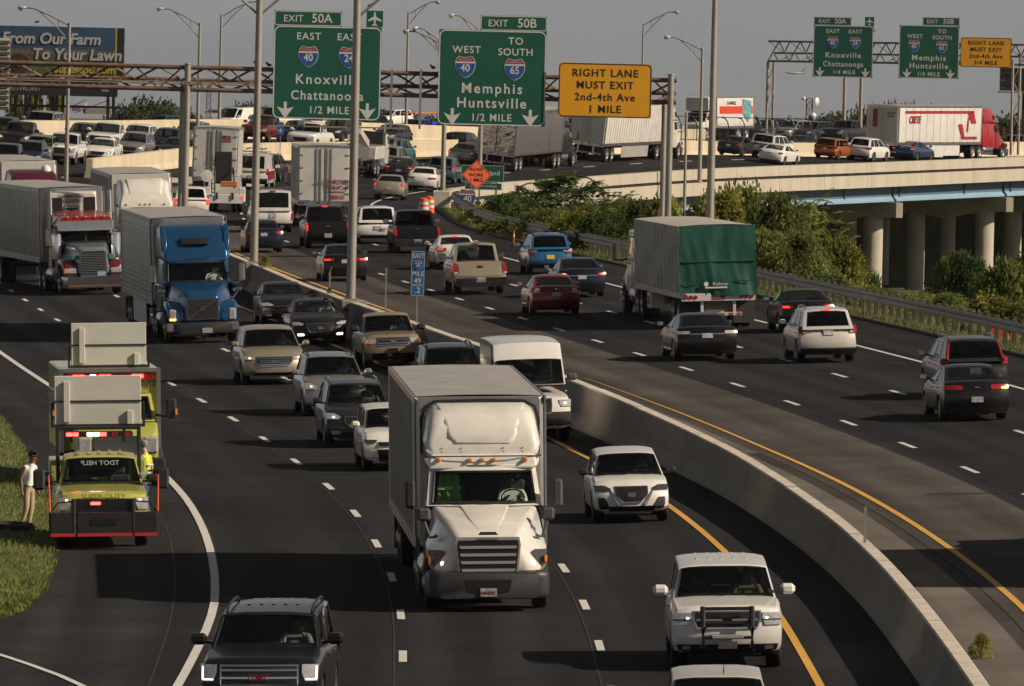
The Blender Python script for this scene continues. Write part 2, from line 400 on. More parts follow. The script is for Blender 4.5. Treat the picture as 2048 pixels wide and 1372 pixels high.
# carriageways
road_away = strip('road_away', 60, 960, 2.6, 15.2, 0.0, M_ASPH, nu=6)
strip('lane_old_pavement', 60, 520, -1.95, 2.9, 0.004, M_ASPH_OLD, nu=3)
strip('median_shoulder_away', 60, 960, -2.9, -0.45, 0.008, M_CONC_SH, nu=1)
strip('lane_far_pavement', 520, 960, -1.95, 2.9, 0.004, M_ASPH, nu=2)
road_on = strip('road_oncoming', 60, 960, -15.6, -2.5, 0.0, M_ASPH, nu=6)
strip('shoulder_oncoming', 60, 520, -24.5, -15.55, -0.004, M_SHOULD, nu=4)
strip('shoulder_oncoming_far', 520, 960, -19.6, -15.55, -0.004, M_SHOULD, nu=2)
# painted lines
def line(name, y0, y1, u, w, m, parent):
    return strip(name, y0, y1, u - w / 2, u + w / 2, 0.014, m, 4.0, parent)
yb = MB(); yb.grid(lambda a, y: rp(y, a * (.075 if y < 245 else max(.012, .075 - .063 * (y - 245) / 60)), .014), [-1, 1], ystations(60, 306, 4)); yb.obj('edge_line', M_YELL, road_away)
line('edge_line', 366, 960, 0.0, 0.14, M_YELL, road_away)
line('edge_line', 60, 597, 11.0, 0.15, M_WHITE, road_away)
line('edge_line', 597, 960, 11.0, 0.15, M_WHITE, road_away)
line('edge_line', 60, 560, -4.8, 0.15, M_YELL, road_on)
strip('median_apron', 556, 760, -8.0, -1.9, 0.006, M_ASPH, nu=3)
eb = MB(); eb.grid(lambda a, y: rp(y, -15.78 - .4 * max(0, (205 - y) / 30) ** 1.3 + a, .014), [-.085, .085], ystations(60, 960, 4)); eb.obj('edge_line', M_WHITE, road_on)
def dashes(y0, y1, u, ph, parent):
    y = y0 + ph
    while y < y1:
        b = MB(); b.grid(lambda a, t: rp(t, a, 0.014), [u - .075, u + .075], [y, y + 1.5, y + 3.05]); b.obj('lane_dash', M_WHITE, parent)
        y += 12.19
for u, ph in ((3.66, 3.2), (7.33, 8.0)): dashes(160, 860, u, ph, road_away)
for u, ph in ((-8.46, 6.5), (-12.12, 4.0)): dashes(158, 800, u, ph, road_on)
# longitudinal paving joints beside the lane lines, and a few sealed cracks
M_SEAM = mat('paving_joint', (0.026, 0.026, 0.027), .9, var=.3, vscale=2); M_SEAL = mat('crack_sealant', (0.012, 0.012, 0.013), .5)
for u in (-8.62, -12.28): strip('paving_joint', 150, 520, u - .012, u + .012, 0.010, M_SEAM, 4, road_on)
for u in (-16.6,): strip('paving_joint', 150, 420, u - .012, u + .012, 0.004, M_SEAM, 4, road_on)
for u in (3.5, 7.5, 11.8): strip('paving_joint', 150, 520, u - .012, u + .012, 0.010, M_SEAM, 4, road_away)
random.seed(3)
for (Y, u0, u1, dz, par) in [(random.uniform(172, 330), a_, a_ + random.uniform(1.2, 3.4), .011, road_on) for a_ in [random.uniform(-23, -6) for _ in range(16)]] + [(random.uniform(190, 360), a_, a_ + random.uniform(1.2, 3.2), .013, road_away) for a_ in [random.uniform(-.5, 11) for _ in range(10)]]:
    cb_ = MB(); n_ = 9; vs_ = []; w_ = random.uniform(.012, .03); ph_ = random.uniform(0, 9)
    for i in range(n_ + 1):
        uu = u0 + (u1 - u0) * i / n_; yy = Y + .25 * noise.noise(Vector((uu * 1.3, ph_, 0))) + .08 * noise.noise(Vector((uu * 6, ph_, 3))); vs_ += [rp(yy - w_ * 3, uu, dz), rp(yy + w_ * 3, uu, dz)]
    cb_.add(vs_, [(2 * i, 2 * i + 1, 2 * i + 3, 2 * i + 2) for i in range(n_)]); cb_.obj('sealed_crack', M_SEAL, par)
# rumble strip grooves on the right carriageway's left shoulder
b = MB()
y = 165
while y < 260:
    p = [rp(y, -0.75, 0.012), rp(y, -0.4, 0.012), rp(y + .14, -0.4, 0.012), rp(y + .14, -0.75, 0.012)]
    b.add(p, [(0, 1, 2, 3)]); y += .32
o = b.obj('rumble_strip', M_SHOULD); o['kind'] = 'stuff'

BH = pchip([(120, .92), (235, .94), (285, 1.17), (345, 1.15), (403, 1.0), (560, 1.0)])   # its height
UB = pchip([(120, -2.7), (224, -2.75), (260, -3.05), (285, -3.4), (330, -3.5), (347, -3.5), (403, -2.8), (560, -2.6)])   # where the median barrier stands
# median barrier: cast segments with a joint between them
def barrier_prof(h, wb=0.42, wt=0.15):
    return [(-wb, 0), (-wb + .02, .08), (-wt - .07, .36), (-wt, h - .03), (-wt + .03, h), (wt - .03, h), (wt, h - .03), (wt + .07, .36), (wb - .02, .08), (wb, 0)]
def barrier(name, label, y0, y1, uc, h, seg, m, mt, cat='barrier', group=None, wb=.42, wt=.15, joint=.03):
    root = thing(name, label, cat, group, loc=rp((y0 + y1) / 2, uc)); inv = -Vector(root.location)
    y = y0; pr = barrier_prof(h, wb, wt)
    while y < y1 - .5:
        ye = min(y + seg, y1); b = MB(); ys = ystations(y, ye - joint, 3.5); n = len(pr)
        vs = []
        hh = random.uniform(-.012, .012)
        for t in ys:
            for (du, dz) in pr: vs.append(rp(t, UB(t) + du, dz if dz < .5 else dz + hh + BH(t) - .98) + inv)
        fs = [(j * n + i, (j + 1) * n + i, (j + 1) * n + i + 1, j * n + i + 1) for j in range(len(ys) - 1) for i in range(n - 1)]
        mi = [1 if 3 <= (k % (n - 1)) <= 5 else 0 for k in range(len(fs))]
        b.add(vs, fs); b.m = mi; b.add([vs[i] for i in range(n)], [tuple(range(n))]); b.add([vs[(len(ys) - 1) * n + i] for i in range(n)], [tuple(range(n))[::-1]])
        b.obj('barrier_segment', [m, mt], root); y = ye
    return root
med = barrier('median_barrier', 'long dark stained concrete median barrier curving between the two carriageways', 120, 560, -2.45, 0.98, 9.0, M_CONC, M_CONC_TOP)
# light pole pedestals cast into the barrier
PED = []
def pedestal(Y):
    p = rp(Y, UB(Y)); b = MB(); bh_ = BH(Y) + .05; b.box((0, 0, bh_ / 2), (.86, 2.6, bh_), ch=.04)
    h = heading(p.x, p.y); o = b.obj('pole_pedestal', [M_CONC], med, 30); o.location = p - med.location; o.rotation_euler = (0, 0, h - pi / 2); return p + Vector((0, 0, bh_))

# far median wall and back wall: beige parapets on the elevated curve
def wall(name, label, y0, y1, uc_, h, th, m, seg=14.0, down=0.0, group=None, line_at=None):
    uf = uc_ if callable(uc_) else (lambda y: uc_); root = thing(name, label, 'wall', group, loc=rp((y0 + y1) / 2, uf((y0 + y1) / 2))); inv = -Vector(root.location); y = y0
    pr = [(-th / 2 - .1, -down), (-th / 2 - .1, .1), (-th / 2, .4), (-th / 2, h), (th / 2, h), (th / 2, .4), (th / 2 + .1, .1), (th / 2 + .1, -down)]; n = len(pr)
    while y < y1 - .5:
        ye = min(y + seg, y1); b = MB(); ys = ystations(y, ye - .05, 5); vs = [rp(t, uf(t) + du, dz) + inv for t in ys for (du, dz) in pr]
        b.add(vs, [(j * n + i, (j + 1) * n + i, (j + 1) * n + i + 1, j * n + i + 1) for j in range(len(ys) - 1) for i in range(n - 1)])
        b.add([vs[i] for i in range(n)], [tuple(range(n))]); b.add(vs[-n:], [tuple(range(n))[::-1]])
        b.obj('wall_panel', m, root); y = ye
    return root
wall('median_wall', 'beige concrete wall between the stopped far lanes and the departing trucks', 606, 960, pchip([(600, -7.4), (630, -6.0), (665, -4.4), (700, -3.0), (745, -2.4), (960, -2.4)]), 1.15, 0.4, M_BEIGE)
wall('back_wall', 'tall beige concrete parapet behind the farthest row of stopped cars', 560, 800, -20.4, 1.35, 0.35, M_BEIGE)

# ---------------------------------------------------------------- elevated bridge on the right
U_PAR = 14.6
br = thing('highway_bridge', 'elevated concrete bridge with pale blue girder and round piers on the right', 'bridge', loc=rp(720, U_PAR))
inv = -Vector(br.location)
M_BLUE = mat('girder_blue_shaded', (0.075, 0.125, 0.175), 0.6, var=0.12, vscale=1.5, dirt=0.5, dcol=(0.06, 0.09, 0.13), dscale=0.6)  # web paint darkened: shade under the deck put into the colour
M_BLUE2 = mat('girder_blue_sunlit', (0.20, 0.33, 0.44), 0.55, var=0.1, vscale=1.5, dirt=0.35, dcol=(0.15, 0.22, 0.29), dscale=0.8)  # paler copy of the blue, sunlight on the flange put into the colour
y = 596.0
while y < 860:
    ye = y + 11.0
    # parapet panel and deck edge below it, with a recessed shadow joint between
    for nm, z0, z1, t0, t1 in (('parapet_panel', -.12, 0.70, .0, .34), ('deck_edge', -1.08, -0.17, -.05, .40)):
        pb = MB(); ys = ystations(y, ye - .04, 4); prf = [(t0, z0), (t1, z0), (t1, z1), (t0, z1)]
        vs = [rp(t, U_PAR + du, dz) + inv for t in ys for (du, dz) in prf]
        pb.add(vs, [(j * 4 + i, (j + 1) * 4 + i, (j + 1) * 4 + (i + 1) % 4, j * 4 + (i + 1) % 4) for j in range(len(ys) - 1) for i in range(4)])
        pb.add(vs[:4], [(0, 1, 2, 3)]); pb.add(vs[-4:], [(3, 2, 1, 0)])
        pb.obj(nm, M_PARA, br)
    y = ye
def along(name, y0, y1, prf, m, parent, inv=inv, step=5, smooth=None, closed=True):
    pb = MB(); ys = ystations(y0, y1, step); n = len(prf); vs = [rp(t, du, dz) + inv for t in ys for (du, dz) in prf]
    pb.add(vs, [(j * n + i, (j + 1) * n + i, (j + 1) * n + (i + 1) % n, j * n + (i + 1) % n) for j in range(len(ys) - 1) for i in range(n if closed else n - 1)])
    pb.add(vs[:n], [tuple(range(n))]); pb.add(vs[-n:], [tuple(range(n))[::-1]])
    return pb.obj(name, m, parent, smooth)
along('deck_slab', 612, 960, [(-20.5, -.9), (U_PAR + .02, -.9), (U_PAR + .02, -.2), (-20.5, -.2)], M_PIER, br)
def span_at(px): return min((abs(proj(rp(y_ * .5, 14.2))[0] - px), y_ * .5) for y_ in range(1200, 1760))[1]
SPANS = [span_at(p_) for p_ in (1240, 1410, 1566, 1792, 2014, 2200)]
for k, uo in enumerate((14.0, 10.2, 6.4, 2.6)):
    for i in range(len(SPANS) - 1):
        a, c = SPANS[i] + .25, SPANS[i + 1] - .25
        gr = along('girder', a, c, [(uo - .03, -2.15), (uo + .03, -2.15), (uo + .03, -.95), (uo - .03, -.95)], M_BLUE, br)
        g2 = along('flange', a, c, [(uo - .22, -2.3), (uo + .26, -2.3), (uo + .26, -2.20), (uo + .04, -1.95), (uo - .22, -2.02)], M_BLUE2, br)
        if k == 0:
            sy = a + 1
            while sy < c:
                st = along('stiffener', sy, sy + .12, [(uo + .035, -2.01), (uo + .16, -2.01), (uo + .16, -.96), (uo + .035, -.96)], M_BLUE, br); sy += 13.7
# piers
VALLEY = 0.4
for ps in SPANS:
    ca, cb = rp(ps, 14.6), rp(ps, -6); d = (cb - ca); L = hypot(d.x, d.y); yaw = atan2(d.y, d.x)
    zt = ca.z - 2.36; zt2 = cb.z - 2.34
    # hammer cap: deep in the middle, tapered soffit
    pb = MB(); prf = []
    nS = 9
    tops = []; bots = []
    for i in range(nS):
        t = i / (nS - 1); s_ = t * L; ztop = zt + (zt2 - zt) * t; dep = 1.15 + 1.0 * max(0, 1 - abs((s_ % 7.2) - 3.6) / 3.6) ** .8 if 2.6 < s_ < L - 1 else 1.1
        tops.append((s_, ztop)); bots.append((s_, ztop - dep))
    for i in range(nS - 1):
        for (w0, w1) in ((-.75, .75),):
            q = []
            for (s_, z) in (tops[i], tops[i + 1], bots[i + 1], bots[i]):
                for w in (w0, w1):
                    q.append(Vector((ca.x + cos(yaw) * s_ - sin(yaw) * w, ca.y + sin(yaw) * s_ + cos(yaw) * w, z)) + inv)
            pb.add(q, [(0, 2, 3, 1), (2, 4, 5, 3), (4, 6, 7, 5), (6, 0, 1, 7)] + ([(0, 1, 7, 6)] if False else []) + ([(0, 6, 4, 2), (1, 3, 5, 7)]))
            if i == 0: pb.add([q[0], q[1], q[7], q[6]], [(0, 1, 2, 3)])
    pb.obj('pier_cap', M_PIER, br)
    for s_ in (2.0, 7.6, 13.2, 18.8):
        P = Vector((ca.x + cos(yaw) * s_, ca.y + sin(yaw) * s_, 0)); ztop = zt + (zt2 - zt) * s_ / L - 1.1
        cb_ = MB(); cb_.tube((0, 0, VALLEY - 1), (0, 0, ztop), .72, .72, 24); cb_.obj('pier_column', M_PIER, br, 40, loc=P + inv)
# ---------------------------------------------------------------- terrain
def terrain_z(X, Y):
    u = uoff(X, min(Y, 1000)) if Y < 1000 else 99
    road = gz(X, Y) - 0.5 if Y < 1000 else 0
    if Y < 960 and -26 < u < 15.6: z = road
    elif Y < 960 and u >= 15.6:
        t = min(1, (u - 15.6) / 42.0); edge = gz(X, Y) - 0.12
        lo = VALLEY
        z = edge * (1 - t) ** 1.4 + lo * (1 - (1 - t) ** 1.4)
        if Y > 596:
            z = lo
    elif Y < 960: 
        t = min(1, (-26 - u) / 18.0); z = road * (1 - t) + (road - 4.5) * t
    else: z = VALLEY + 3
    if Y > 612 and -19 < u < 16: z = VALLEY
    elif Y > 590 and u > 10: z = min(z, VALLEY + max(0, (612 - Y) / 22) * 7)
    return z
M_EARTH = mat('earth_weeds', (0.055, 0.062, 0.026), 0.95, var=0.45, vscale=0.4, dirt=0.5, dcol=(0.10, 0.085, 0.05), dscale=0.3, bump=0.5, bscale=2)
b = MB()
xsT = [-3000, -1500, -600, -300, -150] + [-100 + 4 * i for i in range(51)] + [120, 170, 250, 400, 700, 1500, 3000]
ysT = [-2500, -600, -150, 40] + [100 + 8 * i for i in range(110)] + [1000, 1060, 1200, 1500, 2200, 3500, 6000, 12000]
b.grid(lambda x, y: Vector((x, y, terrain_z(x, y) if abs(x) < 200 and y > 50 else VALLEY - (0 if y > 50 else 6))), xsT, ysT)
tag(b.obj('ground', M_EARTH, smooth=60), kind='structure')
# ================================================================ vehicles: generic car, suv, pickup, van
M_TYRE = mat('tyre_rubber', (0.016, 0.016, 0.016), 0.85, var=0.2, vscale=8)
M_RIM = mat('wheel_alloy', (0.42, 0.41, 0.40), 0.3, 0.9, var=0.1, vscale=9)
M_RIMD = mat('wheel_dark', (0.05, 0.05, 0.052), 0.35, 0.6)
M_STEEL = mat('wheel_steel', (0.55, 0.53, 0.5), 0.35, 0.6, dirt=0.5, dscale=4)
M_CHROME = mat('chrome', (0.75, 0.74, 0.72), 0.12, 1.0, var=0.05)
M_BLK = mat('black_plastic', (0.018, 0.018, 0.019), 0.5, var=0.2, vscale=6)
M_GRILLE = mat('grille_black', (0.012, 0.012, 0.013), 0.4)
M_GREYPL = mat('grey_plastic', (0.055, 0.054, 0.053), 0.6, var=0.1)
M_HL = mat('headlight_lens', (0.55, 0.55, 0.56), 0.12, 0.4, coat=1.0, var=0.35, vscale=14)
M_HLIN = mat('headlight_dark', (0.06, 0.06, 0.065), 0.15, 0.2, coat=1.0, var=0.4, vscale=12)
M_LIT = mat('headlight_lit', (1, 1, 1), 0.3, emit=(1.0, 0.95, 0.86), es=2.2)
M_LITW = mat('headlight_lit_warm', (1, .8, .5), 0.3, emit=(1.0, 0.66, 0.3), es=1.8)
M_AMB = mat('amber_lens', (0.75, 0.20, 0.02), 0.2, coat=1.0, emit=(1, .28, .03), es=0.15)
M_AMBL = mat('amber_lit', (0.9, 0.4, 0.05), 0.2, emit=(1, .36, .05), es=4.0)
M_TL = mat('taillight_red', (0.28, 0.012, 0.012), 0.15, coat=1.0, var=0.3, vscale=12)
M_TLL = mat('taillight_lit', (0.8, 0.02, 0.02), 0.2, emit=(1, .06, .04), es=1.3)
M_TLW = mat('taillight_clear', (0.42, 0.40, 0.39), 0.15, coat=1.0, var=0.3, vscale=12)
M_PLATE = mat('licence_plate', (0.40, 0.40, 0.41), 0.4, var=0.5, vscale=16, dirt=.8, dcol=(.05, .06, .1), dscale=14)
M_PLATEY = mat('licence_plate_yellow', (0.62, 0.45, 0.12), 0.4, var=0.3, vscale=40)
M_PLATEB = mat('licence_plate_blue', (0.30, 0.36, 0.44), 0.4, var=0.3, vscale=40)
M_INT = mat('interior_dark', (0.03, 0.029, 0.028), 0.8)
M_SEAT = mat('seat_fabric', (0.045, 0.043, 0.041), 0.85)
M_SEATL = mat('seat_light', (0.22, 0.20, 0.17), 0.85)
M_GLASS = glassmat('tinted_glass', 0.42)
M_GLASSD = glassmat('privacy_glass', 0.10)
M_GLASSC = glassmat('clear_glass', 0.75)
M_UNDER = mat('underbody', (0.02, 0.019, 0.018), 0.9)

_wheels = {}
def wheel(parent, x, y, r, w, rim='alloy', side=1):
    key = (round(r, 3), round(w, 3), rim)
    if key not in _wheels:
        b = MB(); b.lathe([(r * .62, -w / 2), (r * .9, -w / 2), (r * .985, -w * .38), (r, -w * .25), (r, w * .25), (r * .985, w * .38), (r * .9, w / 2), (r * .62, w / 2)], 20, 'y')
        b.disc((0, 0, 0), r * .6, 'y', w * .4, 16)
        t = b.mesh('wheel', M_TYRE, 40)
        rm = MB()
        if rim == 'truck':
            rm.lathe([(r * .62, w * .46), (r * .55, w * .42), (r * .5, w * .3), (r * .3, w * .32), (r * .24, w * .62), (r * .08, w * .66), (0.001, w * .66)], 16, 'y')
            for k in range(10):
                a = 2 * pi * k / 10; rm.disc((r * .38 * cos(a), w * .36, r * .38 * sin(a)), r * .03, 'y', w * .12, 6)
            m = rm.mesh('rim', M_STEEL, 40)
        else:
            rm.lathe([(r * .64, w * .5), (r * .6, w * .5), (r * .57, w * .34), (r * .54, w * .3)], 20, 'y')
            ns = 5 if rim != 'steel' else 8
            for k in range(ns):
                a = 2 * pi * k / ns
                for da in (-.16, .16):
                    c0 = Vector((r * .1 * cos(a), w * .40, r * .1 * sin(a))); c1 = Vector((r * .58 * cos(a + da), w * .42, r * .58 * sin(a + da)))
                    rm.bar(c0, c1, .03, r * .11)
            rm.disc((0, w * .42, 0), r * .15, 'y', .03, 10)
            m = rm.mesh('rim', {'alloy': M_RIM, 'dark': M_RIMD, 'steel': M_STEEL}[rim], 40)
        _wheels[key] = (t, m)
    t, m = _wheels[key]
    wo = inst('wheel', t, parent, (x, y, r)); ro = inst('rim', m, wo)
    if side < 0: wo.rotation_euler = (0, 0, pi)
    return wo

def interp(pts, x):
    if x <= pts[0][0]: return pts[0][1]
    for (a, b) in zip(pts[:-1], pts[1:]):
        if x <= b[0]: return a[1] + (b[1] - a[1]) * (x - a[0]) / max(1e-6, b[0] - a[0])
    return pts[-1][1]

KIND = {
 # deck: (x as fraction of half length, z as fraction of height)   g: cowl, roof front, roof rear, rear base (x fraction, z fraction)
 'sedan': dict(L=4.85, W=1.84, H=1.46, deck=[(-1, .60), (-.965, .70), (-.9, .725), (-.64, .72), (-.1, .68), (.40, .675), (.55, .655), (.85, .575), (.955, .52), (1, .46)],
   g=((.46, .668), (.05, .915), (-.36, .93), (-.74, .715)), tw=.70, panes=[(.05, .44), (.48, .86)], r=.335, ax=(.60, -.58), nr=.26, rr=.20, sill=.2),
 'suv': dict(L=4.7, W=1.87, H=1.69, deck=[(-1, .50), (-.97, .60), (-.9, .63), (-.1, .63), (.45, .635), (.58, .62), (.86, .565), (.955, .52), (1, .46)],
   g=((.50, .632), (.16, .915), (-.76, .93), (-.95, .62)), tw=.745, panes=[(.04, .36), (.39, .68), (.71, .93)], r=.36, ax=(.60, -.58), nr=.24, rr=.14, sill=.25),
 'bigsuv': dict(L=5.2, W=2.04, H=1.90, deck=[(-1, .46), (-.98, .60), (-.9, .625), (-.1, .625), (.42, .645), (.5, .64), (.90, .59), (.97, .565), (1, .515)],
   g=((.45, .64), (.17, .91), (-.86, .94), (-.965, .615)), tw=.78, panes=[(.03, .30), (.33, .62), (.65, .94)], r=.395, ax=(.62, -.53), nr=.16, rr=.10, sill=.30),
 'boxy': dict(L=4.2, W=1.80, H=1.62, deck=[(-1, .50), (-.97, .60), (-.9, .63), (-.1, .63), (.5, .645), (.62, .63), (.9, .585), (.97, .55), (1, .48)],
   g=((.54, .64), (.25, .92), (-.84, .935), (-.96, .62)), tw=.80, panes=[(.04, .36), (.39, .70), (.74, .93)], r=.345, ax=(.62, -.60), nr=.18, rr=.12, sill=.24),
 'pickup': dict(L=5.85, W=2.02, H=1.93, deck=[(-1, .40), (-.985, .61), (-.95, .622), (-.30, .622), (-.27, .62), (.35, .635), (.42, .635), (.90, .60), (.975, .575), (1, .52)],
   g=((.40, .635), (.15, .915), (-.22, .935), (-.29, .625)), tw=.765, panes=[(.05, .46), (.50, .93)], r=.40, ax=(.66, -.58), nr=.14, rr=.06, sill=.38),
 'van': dict(L=5.6, W=2.02, H=2.1, deck=[(-1, .44), (-.99, .50), (-.9, .53), (.5, .53), (.62, .55), (.72, .54), (.92, .49), (.975, .46), (1, .41)],
   g=((.65, .55), (.40, .93), (-.94, .945), (-.985, .52)), tw=.87, panes=[(.03, .20)], r=.37, ax=(.66, -.56), nr=.16, rr=.06, sill=.32),
 'minivan': dict(L=5.1, W=1.99, H=1.78, deck=[(-1, .46), (-.98, .56), (-.9, .59), (.4, .59), (.55, .595), (.66, .57), (.90, .505), (.965, .47), (1, .42)],
   g=((.62, .59), (.20, .925), (-.84, .94), (-.965, .57)), tw=.77, panes=[(.06, .34), (.37, .66), (.69, .94)], r=.35, ax=(.62, -.56), nr=.24, rr=.12, sill=.24),
}
def car(kind, name, label, cat, pm, group=None, L=None, W=None, H=None, front=None, rear=None, glass=None, rim='alloy', rails=None,
        trim=None, roofm=None, mirror=None, sideglass=None, fold=None, seats=True, drive=True, cowl=True, extra=None, deck=None, tw=None, wsv_=None):
    K = dict(KIND[kind]); L = L or K['L']; W = W or K['W']; H = H or K['H']; hl, hw = L / 2, W / 2
    root = thing(name, label, cat, group)
    deck = [(x * hl, z * H) for x, z in (deck or K['deck'])]; r = K['r'] * (H / K['H']) ** .5; sill = K['sill']
    axf, axr = K['ax'][0] * hl, K['ax'][1] * hl; nr, rr = K['nr'], K['rr']
    ztopf, ztopr = deck[-1][1], deck[0][1]
    zb0 = sill + .02
    def rakef(z):
        t = (z - zb0) / max(.1, ztopf - zb0); return .10 * max(0, .22 - t) / .22 + (.0 if t < .55 else (.10 if kind not in ('pickup', 'bigsuv') else .05) * ((t - .55) / .45) ** 2)
    def raker(z):
        t = (z - zb0) / max(.1, ztopr - zb0); return .10 * max(0, .25 - t) / .25 + (0 if t < .6 else .05 * ((t - .6) / .4) ** 2)
    def SF(y, z): return hl - nr * min(1.05, abs(y) / hw) ** 2.6 - rakef(z), 1
    def SR(y, z): return -hl + rr * min(1.05, abs(y) / hw) ** 2.8 + raker(z), -1
    # ---- lower body
    R = r * 1.16
    xs = set([x for x, _ in deck]) | {axf, axr}
    for a in (axf, axr):
        for k in (-1.02, -1.0, -.93, -.75, -.45, .45, .75, .93, 1.0, 1.02): xs.add(a + R * k)
    for k in range(-9, 10): xs.add(hl * k / 9.0)
    xs = sorted(x for x in xs if -hl <= x <= hl)
    xx = [xs[0]]
    for x in xs[1:]:
        if x - xx[-1] > .012: xx.append(x)
    xx[-1] = hl
    def arch(x):
        z = 0
        for a in (axf, axr):
            if abs(x - a) < R: z = max(z, r + sqrt(R * R - (x - a)**2) * .98)
        return z
    rings = []
    for x in xx:
        zt = interp(deck, x); t = x / hl; w = hw * (1 - .05 * abs(t) ** 5); za = arch(x); zb = sill
        lo = max(zb + .06, za); 
        pts = [(0, zb), (.62 * w, zb), (.80 * w, zb + .02)]
        hts = (0, .12, .45, .78, .93, 1.0); wd = (.955, .985, 1.0, .982, .955, .90)
        for k in range(6):
            z = zb + .06 + (zt - zb - .06) * hts[k]; pts.append((wd[k] * w, min(max(z, lo + .0005 * k), max(zt, lo))))
        cr = .035 if abs(t) < .98 else .02
        pts += [(.55 * w, zt + cr * .8), (0, zt + cr)]
        ring = []
        full = [(-y, z) for y, z in pts[::-1][:-1]] + pts[0:1] + [(y, z) for y, z in pts[1:]]
        full = [(-y, z) for y, z in pts[1:]][::-1] + pts
        for (y, z) in full:
            tt = abs(t) ** 6
            if t > 0: xo = x - tt * (hl - SF(y, z)[0])
            else: xo = x + tt * (SR(y, z)[0] + hl)
            ring.append((xo, y, z))
        rings.append(ring)
    n = len(rings[0]); bm_ = MB(); vs = [p for rg in rings for p in rg]; fs = []; mi = []
    half = n // 2
    for j in range(len(rings) - 1):
        for i in range(n - 1):
            fs.append((j * n + i, j * n + i + 1, (j + 1) * n + i + 1, (j + 1) * n + i))
            k = abs(i + .5 - half); mi.append(1 if k < 3 else 0)
    bm_.add(vs, fs); bm_.m = mi
    # end caps: rows across the face
    for (rg, S) in ((rings[0], SR), (rings[-1], SF)):
        pts = [(p[1], p[2]) for p in rg[half:]]; m = 16; rows = []
        for (y, z) in pts[1:-1]: rows.append([(S(-y + 2 * y * i / m, z)[0], -y + 2 * y * i / m, z) for i in range(m + 1)])
        cvs = [p for row in rows for p in row]; nn = m + 1
        bm_.add(cvs, [(j * nn + i, j * nn + i + 1, (j + 1) * nn + i + 1, (j + 1) * nn + i) for j in range(len(rows) - 1) for i in range(m)])
    # ---- greenhouse shell: pillars and roof, with openings
    (xA, zA), (xB, zB), (xC, zC), (xD, zD) = [(x * hl, z * H) for x, z in K['g']]
    if fold: xD, xC = xD + fold[0], xC + fold[1]
    wb_, wr_ = hw * .915, hw * (tw or K['tw'])
    bulge = .07 if kind not in ('van', 'pickup') else .05
    def pf(u, v): y = u * (wb_ + (wr_ - wb_) * v); return (xA + (xB - xA) * v - .02 + bulge * (1 - u * u), y, zA - .03 + (zB - zA + .03) * v + .055 * (1 - u ** 4) * v)
    def pr_(u, v): y = u * (wb_ * .96 + (wr_ - wb_ * .96) * v); return (xD + (xC - xD) * v - .04 * (1 - u * u), y, zD - .03 + (zC - zD + .03) * v + .055 * (1 - u ** 4) * v)
    arc = .065 if kind in ('sedan', 'suv') else .045
    def pt_(u, v):
        x = xB + (xC - xB) * v; return (x - .02 * (1 - v) + (bulge * (1 - v) - .04 * v) * (1 - u * u), u * wr_, zB + (zC - zB) * v + arc * 4 * v * (1 - v) + .055 * (1 - u ** 4))
    def ps(sg):
        def f(u, v):
            x0 = xA + (xB - xA) * v - .02 * (1 - 0); x1 = xD + (xC - xD) * v; zb_ = zA + (zD - zA) * u - .03; zt_ = zB + (zC - zB) * u + arc * 4 * u * (1 - u)
            wb2 = wb_ * (1 - .04 * max(0, u - .5) * 2)
            return (x0 + (x1 - x0) * u, sg * (wb2 + (wr_ - wb2) * v), zb_ + (zt_ - zb_) * v)
        return f
    U5 = [-1, -.95, -.8, -.5, 0, .5, .8, .95, 1]
    wsv = wsv_ or (.03, .94); wsin = lambda u, v: abs(u) < .95 and wsv[0] < v < wsv[1]
    rvin = (lambda u, v: abs(u) < .86 and (.16 if kind in ('suv', 'bigsuv', 'boxy', 'van', 'minivan') else .05) < v < .90)
    if K.get('norear') or (rear or {}).get('norear'): rvin = lambda u, v: False
    vlo = .16 if kind in ('suv', 'bigsuv', 'boxy', 'van', 'minivan') else .05
    gh = MB()
    gh.grid(pf, U5, [0, wsv[0], (wsv[0] + wsv[1]) / 2, wsv[1], 1], skip=wsin)
    UR = [-1, -.86, -.5, 0, .5, .86, 1]
    gh.grid(pr_, UR, [0, vlo, .5, .90, 1], skip=rvin)
    gh.grid(pt_, U5, [0, .25, .5, .75, 1], mi=2 if roofm else 0)
    sv = [0, .07, .5, .90, 1]; panes = K['panes']; su = [0] + [q for p in panes for q in p] + [1]
    su2 = []
    for a, c in zip(su[:-1], su[1:]): su2 += [a, (a + c) / 2]
    su2.append(1)
    for sg in (-1, 1):
        gh.grid(ps(sg), su2, sv, skip=lambda u, v: .07 < v < .90 and any(a < u < c for a, c in panes))
    bm_.v = bm_.v; o_ = len(bm_.v); bm_.add(gh.v, gh.f); bm_.m[-len(gh.f):] = gh.m
    bm_.obj('body', [pm, M_UNDER, roofm or pm], root, 32)
    # ---- glass
    gl = glass or M_GLASS; gs = sideglass or M_GLASSD
    g = MB(); g.grid(lambda u, v: tuple(a + d for a, d in zip(pf(u, v), (-.012, 0, 0))), [-.96, -.8, -.5, 0, .5, .8, .96], [wsv[0] - .005, (wsv[0] + wsv[1]) / 2, wsv[1] + .005]); ws = g.obj('windshield', gl, root, 60)
    gk = MB(); ring_ = [pf(u_, wsv[0]) for u_ in (-.95, -.5, 0, .5, .95)] + [pf(u_, wsv[1]) for u_ in (.95, .8, .5, 0, -.5, -.8, -.95)] + [pf(-.95, wsv[0])]; gk.path([(q[0] + .006, q[1], q[2]) for q in ring_], .016, 5); gk.obj('windshield_seal', M_BLK, ws)
    wp = MB()
